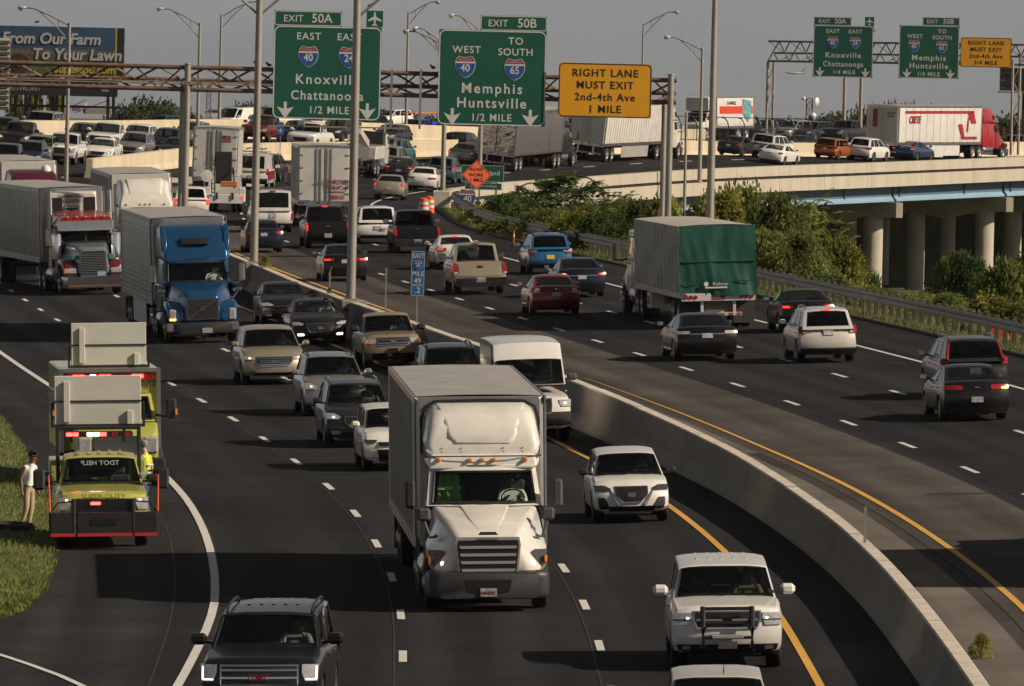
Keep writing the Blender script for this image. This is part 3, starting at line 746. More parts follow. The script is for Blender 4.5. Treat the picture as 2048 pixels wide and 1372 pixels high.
    for y0 in (.1, -.55):
        a = pf(y0 / hw - .0, .03); c = pf(min(.9, y0 / hw + .55), .10); wp.bar((a[0] + .02, a[1], a[2] + .015), (c[0] + .02, c[1], c[2] + .015), .02, .02)
    wp.obj('wiper', M_BLK, ws)
    if not ((rear or {}).get('norear')):
        g = MB(); g.grid(lambda u, v: tuple(a + d for a, d in zip(pr_(u, v), (.012, 0, 0))), [-.87, -.4, 0, .4, .87], [vlo - .01, .5, .905]); g.obj('rear_window', gs if kind != 'sedan' else gl, root, 60)
    for sg in (-1, 1):
        for (a, c) in panes:
            g = MB(); f = ps(sg); g.grid(lambda u, v: tuple(q + d for q, d in zip(f(u, v), (0, -sg * .012, 0))), [a - .004, (a + c) / 2, c + .004], [.065, .5, .905]); g.obj('side_window', gs if a > .3 else gl, root, 60)
        fp = ps(sg)
        for (a, c) in panes[:2] if kind != 'van' else panes[:1]:
            hb = MB(); q = fp(c - .06, 0); hb.box((q[0], sg * (hw * .985), q[2] - .12 if kind != 'van' else q[2] - .2), (.17, .04, .03), ch=.01); hb.obj('door_handle', pm, root)
    # interior: dark deck, dash and seats
    ib = MB(); xin0, xin1 = xD + .10, xA - .10
    ib.box(((xin0 + xin1) / 2, 0, min(zA, zD) + .025), (xin1 - xin0, wb_ * 1.86, .06)); ib.box((xA - .32, 0, zA + .0), (.4, wb_ * 1.75, .12), ch=.04); ib.obj('interior', M_INT, root)
    if seats:
        for sx, nn in ((xA - 1.05 if kind != 'van' else xA - .9, (-1, 1)),) + (((xA - 1.95, (-1, 1)),) if kind in ('suv', 'sedan', 'bigsuv', 'minivan', 'boxy') else ()):
            for sg in nn:
                sb = MB(); zz = max(zA, zD); top = zB - .18
                sb.box((sx, sg * hw * .42, (zz + top - .2) / 2 + .02), (.16, .48, top - .2 - zz), ch=.05); sb.box((sx, sg * hw * .42, top - .10), (.12, .27, .19), ch=.05)
                sb.obj('seat', M_SEAT, root, 40)
    if drive:
        sw = MB(); c = Vector((xA - .55, hw * .42, zA + .10))
        ring = [c + Vector((-.06 * sin(2 * pi * k / 14), .18 * cos(2 * pi * k / 14), .17 * sin(2 * pi * k / 14))) for k in range(15)]; sw.path(ring, .016, 5); sw.obj('steering_wheel', M_BLK, root)
    # ---- wheels
    tw_ = .24 if kind not in ('pickup', 'bigsuv') else .28
    for ax_ in (axf, axr):
        for sg in (-1, 1): wheel(root, ax_, sg * (hw - tw_ / 2 - .025), r, tw_, rim, sg)
    # ---- mirrors
    mm = mirror or pm; ms = 1.0 if kind not in ('pickup', 'van', 'bigsuv') else 1.3
    for sg in (-1, 1):
        mb = MB(); f = ps(sg)(.09, .02); cx, cy, cz = f[0] + .02, f[1], f[2] + .10 * ms
        mb.box((cx, cy + sg * (.09 + .10 * ms), cz + .03), (.13 * ms, .21 * ms, .15 * ms), ch=.045 * ms); mb.bar((cx + .02, cy - sg * .02, cz - .04), (cx, cy + sg * .12, cz - .02), .05, .05)
        mo = mb.obj('mirror', mm, root, 40)
        mg = MB(); mg.box((cx - .066 * ms, cy + sg * (.09 + .10 * ms), cz + .03), (.008, .17 * ms, .11 * ms)); mg.obj('mirror_glass', M_CHROME, mo)
    if rails:
        for sg in (-1, 1):
            rb = MB(); f = pt_(.9 * sg, .06); pts = []
            for k in range(9):
                v = .05 + .88 * k / 8; q = pt_(sg * .90, v); lift = .065 if 0 < k < 8 else .0; pts.append((q[0], q[1], q[2] + lift + .01))
            rb.path(pts, .024, 6); rb.obj('roof_rail', rails, root, 50)
    # ---- panels front/rear
    def P(nm, S, rows, m, off=.012, depth=.06, par=None, n=4, both=False):
        out = None
        for sg in ((1, -1) if both else (1,)):
            rws = [(z * H, y0 * hw, y1 * hw) if sg > 0 else (z * H, -y1 * hw, -y0 * hw) for z, y0, y1 in rows]
            pb = MB(); pb.panel(S, rws, off + .006, depth, max(n, int(math.ceil(9 * max(y1 - y0 for z, y0, y1 in rows))))); o = pb.obj(nm, m, par or root, 40); out = out or o
        return out
    for (nm, rows, m, kw) in (front or []): P(nm, SF, rows, m, **kw)
    if rear is not None:
        for (nm, rows, m, kw) in rear.get('p', []): P(nm, SR, rows, m, **kw)
    root['_'] = 0; del root['_']
    info = dict(root=root, SF=SF, SR=SR, hl=hl, hw=hw, H=H, pt=pt_, pf=pf, pr=pr_, zA=zA, xA=xA, P=P, L=L, ps=ps, axf=axf, axr=axr, zB=zB, xB=xB)
    if extra: extra(info)
    return info

# ---- front and rear styles: rows are (z as fraction of height, y0, y1 as fraction of half width)
def fr(hz=(.40, .47), hy=(.55, .93), hm=None, gz_=(.33, .46), gy=(.38, .48), gm=None, low=(.17, .27), lowy=.72, plate=None, chrome=None, lit=None, fog=None, bump=None, bars=0, barm=None, badge=None, skid=None, slant=.03, plz=.26):
    out = []
    if bump is not None: out.append(('front_bumper', [(.155, -.93, .93), (.20, -.96, .96), (.285, -.95, .95)], bump, dict(off=.012, n=8)))
    out.append(('lower_intake', [(low[0], -lowy * .9, lowy * .9), (low[1], -lowy, lowy)], M_GRILLE, dict(off=.018, n=6)))
    if chrome is not None:
        e = .025; out.append(('grille_surround', [(gz_[0] - .014, -gy[0] - e * .6, gy[0] + e * .6), ((gz_[0] + gz_[1]) / 2, -gy[1] - e, gy[1] + e), (gz_[1] + .014, -gy[1] - e, gy[1] + e)], chrome, dict(off=.016, n=6)))
    out.append(('grille', [(gz_[0], -gy[0], gy[0]), ((gz_[0] + gz_[1]) / 2, -gy[1], gy[1]), (gz_[1], -gy[1], gy[1])], gm or M_GRILLE, dict(off=.024, n=6)))
    for k in range(bars):
        z = gz_[0] + (gz_[1] - gz_[0]) * (k + .5) / bars; w = gy[0] + (gy[1] - gy[0]) * (k + .5) / bars * .9
        out.append(('grille_bar', [(z - .009, -w, w), (z + .009, -w, w)], barm or M_CHROME, dict(off=.034, n=6, depth=.01)))
    if badge: out.append(('badge', [((gz_[0] + gz_[1]) / 2 - badge[1], -badge[0], badge[0]), ((gz_[0] + gz_[1]) / 2 + badge[1], -badge[0], badge[0])], badge[2], dict(off=.042, n=2, depth=.01)))
    h = [(hz[0], hy[0] + .05, hy[1] - .01), ((hz[0] + hz[1]) / 2 + slant * .3, hy[0], hy[1]), (hz[1] + slant, hy[0] + .17 if slant > 0 else hy[0], hy[1] + .015)]
    out.append(('headlight', h, hm or M_HL, dict(off=.02, both=True, depth=.1)))
    if lit is not None:
        c = (hy[0] + hy[1]) / 2; zc = (hz[0] + hz[1]) / 2; out.append(('lamp', [(zc - .01, c - .035, c + .035), (zc + .014, c - .035, c + .035)], lit, dict(off=.028, both=True, n=2, depth=.01)))
    if fog is not None: out.append(('fog_light', [(.205, .60, .80), (.235, .57, .82), (.26, .62, .82)], fog, dict(off=.028, both=True)))
    if skid is not None: out.append(('skid_plate', [(.135, -.5, .5), (.165, -.6, .6)], skid, dict(off=.02, n=4)))
    if plate is not None: out.append(('licence_plate', [(plz - .045, -.165, .165), (plz + .045, -.165, .165)], plate, dict(off=.045, n=2, depth=.01)))
    return out
def rr_(tz=(.50, .60), ty=(.55, .97), tm=None, lit=None, plate=None, pz=.46, bump=None, bz=.30, vert=False, bar=None, low=True, tm2=None, plw=.17, hatch=None):
    out = []
    if bump is not None: out.append(('rear_bumper', [(.15, -.93, .93), (.22, -.97, .97), (bz, -.97, .97)], bump, dict(off=.014, n=8)))
    elif low: out.append(('rear_diffuser', [(.14, -.80, .80), (.23, -.86, .86)], M_BLK, dict(off=.012, n=6)))
    out.append(('taillight', [(tz[0], ty[0] + .03, ty[1]), ((tz[0] + tz[1]) / 2, ty[0], ty[1] + .01), (tz[1], ty[0] + .02, ty[1])], tm or M_TL, dict(off=.02, both=True, depth=.12)))
    if tm2 is not None:
        a = ty[0] + (ty[1] - ty[0]) * .1; out.append(('reverse_light', [(tz[0] + .005, a, a + .12), (tz[0] + .035, a, a + .12)], tm2, dict(off=.027, both=True, depth=.01, n=2)))
    if lit is not None:
        c0 = ty[0] + (ty[1] - ty[0]) * .3; out.append(('lamp', [(tz[0] + .02, c0, ty[1] - .04), (tz[1] - .02, c0, ty[1] - .04)], lit, dict(off=.028, both=True, depth=.01, n=2)))
    if bar is not None: out.append(('trim_bar', [(tz[0] - .015, -ty[0], ty[0]), (tz[0] + .012, -ty[0], ty[0])], bar, dict(off=.02, n=6)))
    if hatch is not None: out.append(('tailgate', hatch[1], hatch[0], dict(off=.016, n=6)))
    if plate is not None: out.append(('licence_plate', [(pz - .05, -plw, plw), (pz + .05, -plw, plw)], plate, dict(off=.026, n=2, depth=.01)))
    return dict(p=out)
def brake(info, lit=True, v=.945, w=.16):
    """high-mounted stop lamp over the rear window"""
    b = MB(); q0 = info['pr'](-w, v); q1 = info['pr'](w, v); b.bar((q0[0] - .03, q0[1], q0[2] + .01), (q1[0] - .03, q1[1], q1[2] + .01), .03, .035); b.obj('stop_lamp', M_TLL if lit else M_TL, info['root'])
def lettering(info, txt, h, z, m, side='R', y=0.0, xs=1.0, off=.05, name='badge_lettering'):
    S = info['SR'] if side == 'R' else info['SF']; x, sg = S(y, z); 
    R_ = Matrix(((0, 0, sg, 0), (sg, 0, 0, 0), (0, 1, 0, 0), (0, 0, 0, 1)))
    textmesh(txt, h, m, name, info['root'], at(x + sg * off, y, z) @ R_, .004, .012, xs=xs)

def put(info_or_root, px, py, away, ax=None, dyaw=0.0, L=None):
    """stand a vehicle on the road: px, py = photo position of the near end's middle and of its near tyres"""
    root = info_or_root['root'] if isinstance(info_or_root, dict) else info_or_root
    L = L or (info_or_root['L'] if isinstance(info_or_root, dict) else 5)
    p = ground(px, py); h = heading(p.x, p.y); yaw = h + (0 if away else pi) + dyaw
    # near axle to centre
    if isinstance(info_or_root, dict) and ax is None: ax = abs(info_or_root['axr'] if away else info_or_root['axf'])
    c = p + Vector((cos(h + dyaw), sin(h + dyaw), 0)) * ax
    z = gz(c.x, c.y)
    root.location = (c.x, c.y, z + .012); root.rotation_euler = tilt(c.x, c.y, yaw).to_euler()
    return root
P_WHITE = paint('paint_white', (0.72, 0.70, 0.66)); P_BLACK = paint('paint_black', (0.006, 0.006, 0.007), 0.0, 0.3, 0.05)
P_CHAR = paint('paint_charcoal', (0.03, 0.031, 0.034), 0.4, 0.32, 0.08); P_SILV = paint('paint_silver', (0.40, 0.39, 0.37), 0.7, 0.35, 0.2)
P_GOLD = paint('paint_champagne', (0.42, 0.36, 0.27), 0.55, 0.35, 0.2); P_TAN = paint('paint_tan', (0.36, 0.28, 0.18), 0.4, 0.38, 0.3)
P_NAVY = paint('paint_navy', (0.011, 0.016, 0.032), 0.3, 0.28, 0.06); P_RED = paint('paint_dark_red', (0.16, 0.012, 0.014), 0.35, 0.28, 0.12)
P_BLUE = paint('paint_azure', (0.03, 0.17, 0.36), 0.5, 0.3, 0.12); P_GREEN = paint('paint_green', (0.03, 0.075, 0.045), 0.3, 0.3, 0.15)
P_ORNG = paint('paint_orange', (0.42, 0.11, 0.025), 0.4, 0.32, 0.15); P_TEAL = paint('paint_teal', (0.05, 0.19, 0.25), 0.3, 0.32, 0.15)
P_SKY = paint('paint_slate_blue', (0.06, 0.12, 0.16), 0.5, 0.32, 0.15); P_PEARL = paint('paint_pearl', (0.62, 0.59, 0.53), 0.2, 0.3, 0.2)
M_BADGE = M_CHROME
G_ON = 'cars coming towards the camera'; G_AW = 'cars driving away from the camera'

# --- near oncoming lanes
c = car('suv', 'parked_suv', 'white compact crossover with black hexagonal grille, alone beside the median barrier', 'car', P_WHITE, G_ON, L=4.29, W=1.76, H=1.60, mirror=M_BLK, rim='dark',
    front=fr(hz=(.455, .50), hy=(.52, .95), hm=M_HLIN, gz_=(.30, .505), gy=(.22, .40), low=(.155, .24), lowy=.62, chrome=M_CHROME, badge=(.10, .032, M_CHROME), fog=M_BLK, bump=None, skid=M_CHROME, slant=.03), rear=rr_())
c['root'].name = 'crossover'
c['P']('fog_inlet', c['SF'], [(.20, .66, .82), (.27, .60, .86), (.36, .70, .86)], M_BLK, .02, .04, both=True)
c['P']('grille_trim', c['SF'], [(.26, .30, .38), (.50, .56, .60)], M_CHROME, .03, .02, both=True); put(c, 1260, 1043, False)
c = car('bigsuv', 'police_suv', 'white police suv with black push bar standing over its grille', 'car', P_WHITE, G_ON, rim='dark',
    front=fr(hz=(.43, .545), hy=(.62, .95), hm=M_HL, gz_=(.41, .55), gy=(.52, .57), low=(.155, .215), lowy=.84, chrome=M_CHROME, bars=1, badge=(.085, .022, M_BLK), slant=0, fog=None), rear=rr_(), cowl=False)
def pushbar(i):
    b = MB(); x = i['hl'] + .12
    for sg in (-1, 1):
        b.path([(x - .15, sg * .44, .33), (x, sg * .44, .42), (x + .02, sg * .44, .8), (x - .03, sg * .44, 1.16)], .05, 8)
    b.tube((x - .02, -.44, 1.12), (x - .02, .44, 1.12), .035); b.tube((x, -.44, .86), (x, .44, .86), .03); b.tube((x, -.44, .60), (x, .44, .60), .03)
    b.obj('push_bar', mat('bar_black', (.006, .006, .006), .6), i['root'], 40)
    b = MB(); b.box((x + .04, 0, .62), (.05, .56, .07), ch=.01); b.obj('light_bar', M_HL, i['root'])
    b = MB(); b.box((x + .05, 0, .47), (.02, .34, .13)); b.obj('licence_plate', mat('flag_plate', (.08, .08, .085), .4, var=.6, vscale=25), i['root'])
    for sg in (-1, 1):
        for (ya, yb) in ((.60, .78),):
            i['P']('lamp', i['SF'], [(.48, .67, .72), (.505, .67, .72)], M_LIT, .028, .01, both=True, n=2) if sg > 0 else None
    i['P']('bumper_intake', i['SF'], [(.19, -.86, .86), (.25, -.90, .90)], M_BLK, .02, .03)
    i['P']('headlight_divider', i['SF'], [(.475, .62, .95), (.487, .62, .95)], M_BLK, .03, .01, both=True)
    i['P']('fog_light', i['SF'], [(.20, .66, .80), (.235, .66, .80)], M_HL, .03, .02, both=True, n=2)
    # spotlight on the driver's pillar, roof ribs
    b = MB(); q = i['ps'](1)(.02, .25); b.lathe([(0.001, -.06), (.07, -.05), (.085, .04), (.07, .08), (0.001, .09)], 12, 'x', (q[0] + .05, q[1] + .10, q[2])); b.obj('spotlight', M_BLK, i['root'], 40)
    for k in range(-2, 3):
        rb = MB(); a = i['pt'](k * .28, .3); e = i['pt'](k * .28, .9); rb.bar((a[0], a[1], a[2] + .004), (e[0], e[1], e[2] + .004), .04, .014); rb.obj('roof_rib', P_WHITE, i['root'])
pushbar(c); lettering(c, 'METRO', .07, 1.12, M_HL, 'F', off=.17, name='push_bar_lettering'); put(c, 1452, 1335, False)

c = car('bigsuv', 'black_suv', 'black full-size suv with wide chrome grille and red letters at the bottom edge', 'car', P_BLACK, G_ON, rails=M_BLK, L=5.35,
    front=fr(hz=(.40, .545), hy=(.70, .96), hm=M_HL, gz_=(.33, .53), gy=(.62, .62), low=(.15, .23), lowy=.62, chrome=M_CHROME, bars=3, slant=0), rear=rr_())
lettering(c, 'GMC', .14, .82, mat('red_letters', (.28, .02, .02), .3, coat=.5), 'F', off=.05, xs=1.25)
for sg in (-1, 1):
    for (y0, y1, z0, z1) in ((.925, .945, .42, .53), (.76, .94, .41, .42)):
        c['P']('light_strip', c['SF'], [(z0, y0, y1), (z1, y0, y1)] if sg > 0 else [(z0, -y1, -y0), (z1, -y1, -y0)], M_LIT, .03, .01, n=2)
for k in range(-2, 3):
    rb = MB(); a = c['pt'](k * .26, .35); e = c['pt'](k * .26, .9); rb.bar((a[0], a[1], a[2] + .004), (e[0], e[1], e[2] + .004), .05, .014); rb.obj('roof_rib', P_BLACK, c['root'])
put(c, 528, 1446, False, dyaw=-.06)
c = car('suv', 'silver_car', 'silver white car roof with a small antenna cut off by the bottom edge', 'car', P_PEARL, G_ON, H=1.55, front=fr(), rear=rr_())
b = MB(); q = c['pt'](.15, .12); b.path([(q[0], q[1], q[2]), (q[0] - .05, q[1], q[2] + .13)], [.014, .004], 5); b.obj('antenna', M_BLK, c['root']); put(c, 1438, 1550, False)
c = car('suv', 'dark_car', 'dark roof rack and whip antenna peeking over the bottom edge', 'car', P_CHAR, G_ON, H=1.62, rails=M_BLK, front=fr(), rear=rr_())
b = MB()
for v in (.2, .5, .8):
    q0, q1 = c['pt'](-.9, v), c['pt'](.9, v); b.bar((q0[0], q0[1], q0[2] + .1), (q1[0], q1[1], q1[2] + .1), .05, .04)
b.obj('roof_rack', M_BLK, c['root']); put(c, 862, 1640, False)

c = car('van', 'white_van', 'white high-roof cargo van beside the box truck near the median', 'van', P_WHITE, G_ON, L=6.1, W=2.03, H=2.66, rim='steel', mirror=M_GREYPL, wsv_=(.02, .60),
    front=fr(hz=(.335, .40), hy=(.66, .96), hm=M_HL, gz_=(.285, .405), gy=(.42, .44), low=(.15, .22), lowy=.8, chrome=M_CHROME, bump=M_BLK, lit=M_LITW, slant=0, badge=(.08, .02, M_CHROME)),
    rear=rr_(), deck=[(-1, .38), (-.99, .44), (-.9, .45), (.55, .45), (.7, .445), (.92, .42), (.975, .40), (1, .36)])
put(c, 1064, 880, False)
c = car('suv', 'navy_suv', 'dark navy suv showing only its roof rails and windshield behind the box truck', 'car', P_NAVY, G_ON, H=1.76, rails=M_BLK, front=fr(), rear=rr_()); put(c, 910, 815, False)
c = car('boxy', 'white_hatchback', 'boxy white hatchback half hidden by the box truck', 'car', P_WHITE, G_ON, W=1.80, H=1.60, rim='dark',
    front=fr(hz=(.44, .49), hy=(.62, .96), hm=M_HLIN, gz_=(.40, .455), gy=(.55, .58), low=(.17, .34), lowy=.62, skid=M_GREYPL, slant=0), rear=rr_()); put(c, 795, 940, False)
c = car('suv', 'charcoal_suv', 'charcoal crossover with bright chrome v grille and lit headlights', 'car', P_CHAR, G_ON, L=4.69, W=1.84, H=1.70, rails=M_CHROME,
    front=fr(hz=(.44, .50), hy=(.55, .95), hm=M_HL, gz_=(.32, .47), gy=(.22, .42), low=(.16, .24), lowy=.6, chrome=M_CHROME, lit=M_LIT, fog=M_HL, slant=.03, badge=(.08, .028, M_CHROME)), rear=rr_()); put(c, 716, 893, False)
c = car('suv', 'silver_suv', 'silver suv with roof rails and one glowing amber headlight behind the charcoal crossover', 'car', P_SILV, G_ON, L=4.6, W=1.82, H=1.70, rails=M_BLK,
    front=fr(hz=(.44, .53), hy=(.58, .93), hm=M_HL, gz_=(.40, .50), gy=(.40, .42), low=(.18, .27), lowy=.55, chrome=M_CHROME, lit=M_LITW, fog=M_HL, slant=.01), rear=rr_()); put(c, 668, 830, False)
c = car('suv', 'gold_suv', 'champagne crossover with wide five-bar chrome grille, leftmost car of the middle pack', 'car', P_GOLD, G_ON, L=4.78, W=1.93, H=1.72,
    front=fr(hz=(.44, .49), hy=(.58, .94), hm=M_HL, gz_=(.335, .475), gy=(.42, .54), low=(.155, .215), lowy=.66, chrome=M_CHROME, bars=4, lit=M_LITW, fog=M_CHROME, bump=None, skid=M_CHROME, slant=.015, badge=(.09, .024, M_CHROME)), rear=rr_()); put(c, 545, 768, False)
c = car('sedan', 'black_sedan', 'black sedan with a large trapezoid chrome-rimmed grille beside the tan pickup', 'car', P_BLACK, G_ON,
    front=fr(hz=(.445, .49), hy=(.58, .96), hm=M_HL, gz_=(.29, .47), gy=(.34, .46), low=(.14, .20), lowy=.7, chrome=M_CHROME, fog=M_LIT, slant=.03, badge=(.09, .03, M_CHROME)), rear=rr_()); put(c, 637, 688, False)
c = car('sedan', 'black_sedan', 'black compact sedan with thin chrome nose line just ahead of the blue truck', 'car', P_BLACK, G_ON, L=4.63, W=1.78, H=1.44,
    front=fr(hz=(.46, .51), hy=(.50, .95), hm=M_HL, gz_=(.43, .46), gy=(.5, .52), low=(.16, .36), lowy=.6, fog=M_HL, slant=.03, barm=M_CHROME, bars=1), rear=rr_()); put(c, 570, 648, False)
c = car('pickup', 'tan_pickup', 'tan compact pickup with chrome bumper coming along the median', 'pickup truck', P_TAN, G_ON, L=5.15, W=1.78, H=1.70, rim='steel', mirror=M_BLK,
    front=fr(hz=(.46, .545), hy=(.60, .97), hm=M_HL, gz_=(.44, .56), gy=(.50, .54), low=(.17, .22), lowy=.5, chrome=M_CHROME, bump=M_CHROME, bars=2, slant=0, plate=M_BLK, plz=.33, badge=(.10, .024, M_CHROME)), rear=rr_(), fold=(.35, .35))
c['P']('turn_signal', c['SF'], [(.465, .87, .97), (.54, .87, .97)], M_AMB, .03, .02, both=True, n=2); put(c, 783, 736, False)

# --- near departing lanes
def tail(info, away=True): pass
c = car('sedan', 'black_sedan', 'black sedan with square red tail lamps and bow-tie badge, rightmost in the frame', 'car', P_BLACK, G_AW, L=4.86, W=1.85, H=1.465,
    front=fr(), rear=rr_(tz=(.58, .665), ty=(.40, .93), lit=None, plate=M_PLATE, pz=.40)); 
c['P']('badge', c['SR'], [(.61, -.07, .07), (.635, -.07, .07)], M_CHROME, .03, .01, n=2); c['P']('lamp', c['SR'], [(.59, -.90, -.72), (.625, -.90, -.72)], M_AMBL, .03, .01, n=2); put(c, 1945, 840, True)
c = car('suv', 'grey_suv', 'dark grey suv with tall red tail lamps beside its rear window, behind the rightmost sedan', 'car', P_CHAR, G_AW, L=4.8, W=1.93, H=1.74, sideglass=M_GLASSD, rails=M_CHROME,
    front=fr(), rear=rr_(tz=(.56, .66), ty=(.74, .98), tm=M_TL, lit=None, plate=M_PLATE, bump=M_BLK))
for sg in (-1, 1):
    b = MB(); pts = [c['pr'](sg * .95, v) for v in (.1, .4, .75, .92)]; b.path([(p[0] - .04, p[1], p[2]) for p in pts], [.05, .04, .035, .03], 6); b.obj('pillar_light', M_TL, c['root'], 50)
put(c, 1942, 796, True)
c = car('suv', 'white_suv', 'pearl white suv with roof rails and red corner lamps beside the black sedans', 'car', P_PEARL, G_AW, L=4.6, W=1.80, H=1.70, rails=M_CHROME, glass=M_GLASS,
    front=fr(), rear=rr_(tz=(.535, .66), ty=(.72, .99), tm=M_TL, plate=M_PLATE, pz=.55, bump=M_BLK, bz=.27, tm2=M_TLW)); brake(c, True)
c['P']('badge', c['SR'], [(.585, -.06, .06), (.605, -.06, .06)], M_BLK, .03, .01, n=2); put(c, 1650, 724, True)
c = car('sedan', 'black_fastback', 'glossy black fastback sedan with chrome tail strip behind the green tarp trailer', 'car', P_BLACK, G_AW, L=4.98, W=1.96, H=1.44, fold=(-.25, -.2),
    front=fr(), rear=rr_(tz=(.58, .645), ty=(.55, .96), tm=M_TLW, plate=M_PLATE, pz=.545, bar=M_CHROME)); put(c, 1408, 720, True)
c = car('sedan', 'black_coupe', 'black car with cloth roof and lit red tail lamp hidden by the white suv', 'car', P_BLACK, G_AW, L=4.6, W=1.82, H=1.42, roofm=mat('soft_top', (.05, .045, .04), .9, var=.2, vscale=6),
    front=fr(), rear=rr_(tz=(.56, .65), ty=(.56, .96), lit=M_TLL, plate=M_PLATE)); put(c, 1610, 664, True)
c = car('sedan', 'red_sedan', 'dark red sedan with grey corner lamps and pale plate', 'car', P_RED, G_AW, L=4.65, W=1.80, H=1.42, fold=(-.15, -.1), front=fr(),
    rear=rr_(tz=(.56, .68), ty=(.62, .98), tm=M_TLW, plate=M_PLATEB, pz=.53)); c['P']('badge', c['SR'], [(.645, -.045, .045), (.68, -.045, .045)], M_CHROME, .03, .01, n=2); c['P']('tail_trim', c['SR'], [(.60, .86, .985), (.69, .80, .985)], M_TL, .028, .02, both=True, n=2); put(c, 1108, 630, True)
c = car('sedan', 'navy_sedan', 'dark navy sedan with glowing amber and red tail lamps, ahead of the red sedan', 'car', P_NAVY, G_AW, front=fr(),
    rear=rr_(tz=(.56, .63), ty=(.62, .97), tm=M_TL, lit=M_TLL, plate=M_PLATE, pz=.52, bar=M_CHROME)); c['P']('lamp', c['SR'], [(.565, .66, .86), (.615, .66, .86)], M_AMBL, .034, .01, n=2); put(c, 1160, 594, True)
c = car('suv', 'blue_suv', 'bright blue suv with yellow plate driving near the guardrail', 'car', P_BLUE, G_AW, L=4.65, W=1.86, H=1.68, rails=M_BLK, rim='dark', front=fr(),
    rear=rr_(tz=(.55, .62), ty=(.56, .97), tm=M_TLW, plate=M_PLATEY, pz=.42, bump=M_BLK, bz=.27)); c['P']('tail_trim', c['SR'], [(.50, .70, .97), (.545, .70, .97)], M_TL, .028, .02, both=True, n=2); put(c, 1097, 548, True)
c = car('pickup', 'gold_pickup', 'beige pickup truck with clean tailgate and chrome bumper', 'pickup truck', P_GOLD, G_AW, L=5.75, W=2.0, H=1.98, rim='steel', mirror=M_BLK, front=fr(),
    rear=rr_(tz=(.40, .60), ty=(.86, 1.0), tm=M_TL, plate=M_PLATE, pz=.285, bump=M_CHROME, bz=.33, hatch=(P_GOLD, [(.36, -.83, .83), (.598, -.83, .83)]), tm2=M_TLW)); brake(c, False, .96)
c['P']('tailgate_handle', c['SR'], [(.515, -.11, .11), (.555, -.11, .11)], M_BLK, .03, .01, n=2); put(c, 957, 588, True)
c = car('sedan', 'white_coupe', 'white sports coupe with glowing red tail lamps left of the beige pickup', 'car', P_WHITE, G_AW, L=4.7, W=1.84, H=1.40, rim='dark', front=fr(),
    rear=rr_(tz=(.56, .64), ty=(.50, .96), tm=M_TL, lit=M_TLL, plate=M_PLATE)); brake(c, True); put(c, 912, 538, True)
c = car('pickup', 'black_pickup', 'black pickup with chrome bumper beside the damaged white minivan', 'pickup truck', P_BLACK, G_AW, L=5.8, W=2.05, H=1.95, rim='dark', mirror=M_BLK, front=fr(),
    rear=rr_(tz=(.40, .60), ty=(.87, 1.0), tm=M_TL, plate=M_PLATE, pz=.27, bump=M_CHROME, bz=.32, hatch=(P_BLACK, [(.36, -.84, .84), (.598, -.84, .84)])))
c['P']('badge', c['SR'], [(.545, -.06, .06), (.565, -.06, .06)], M_CHROME, .03, .01, n=2); put(c, 832, 506, True)
c = car('minivan', 'white_minivan', 'white and light blue taxi minivan with a dented tailgate', 'van', P_WHITE, G_AW, roofm=P_BLUE, front=fr(), rails=M_BLK,
    rear=rr_(tz=(.52, .57), ty=(.40, .97), tm=M_TL, plate=M_PLATE, pz=.42)); lettering(c, 'BBC', .2, .68, mat('navy_letters', (.03, .05, .2), .4), 'R', -.3); put(c, 752, 487, True)
c = car('pickup', 'black_pickup', 'black pickup with brake lights on, next to the white cargo van', 'pickup truck', P_BLACK, G_AW, L=5.9, W=2.03, H=1.96, rim='dark', mirror=M_BLK, front=fr(),
    rear=rr_(tz=(.40, .60), ty=(.86, 1.0), tm=M_TL, lit=M_TLL, plate=M_PLATE, pz=.30, bump=P_BLACK, bz=.33, hatch=(P_BLACK, [(.36, -.83, .83), (.598, -.83, .83)]))); brake(c, True, .96)
c['P']('badge', c['SR'], [(.50, -.09, .09), (.535, -.09, .09)], M_CHROME, .03, .01, n=2); put(c, 653, 496, True)
c = car('sedan', 'black_sedan', 'black sedan with lit red tail lamps behind the mile marker sign', 'car', P_BLACK, G_AW, front=fr(),
    rear=rr_(tz=(.56, .64), ty=(.50, .97), tm=M_TL, lit=M_TLL, plate=M_PLATE, pz=.55)); put(c, 688, 562, True)
c = car('sedan', 'navy_sedan', 'small dark blue sedan with large red tail lamps driving behind the white cargo van', 'car', P_NAVY, G_AW, L=4.54, W=1.76, H=1.465, rim='steel', front=fr(),
    rear=rr_(tz=(.56, .66), ty=(.60, .96), tm=M_TL, plate=M_PLATE, pz=.56)); put(c, 526, 505, True)
c = car('van', 'cargo_van', 'white cargo van with twin rear doors and ladder rack', 'van', P_WHITE, G_AW, L=6.0, W=2.03, H=2.13, rim='steel', mirror=M_BLK, sideglass=M_GLASSD, front=fr(),
    rear=rr_(tz=(.30, .47), ty=(.90, 1.0), tm=M_TL, lit=None, plate=M_PLATE, pz=.40, bump=M_GREYPL, bz=.22)); brake(c, False, .97)
b = MB(); S = c['SR'](0, 1.0); b.box((S[0] - .02, 0, .85), (.03, .03, .9)); b.obj('door_seam', M_BLK, c['root']); b = MB()
for v in (.1, .35, .6, .85):
    q0, q1 = c['pt'](-.95, v), c['pt'](.95, v); b.bar((q0[0], q0[1], q0[2] + .12), (q1[0], q1[1], q1[2] + .12), .05, .05)
for sg in (-1, 1):
    q0, q1 = c['pt'](.93 * sg, .05), c['pt'](.93 * sg, .95); b.bar((q0[0], q0[1], q0[2] + .13), (q1[0], q1[1], q1[2] + .13), .04, .04)
b.obj('roof_rack', M_GREYPL, c['root']); put(c, 543, 465, True)
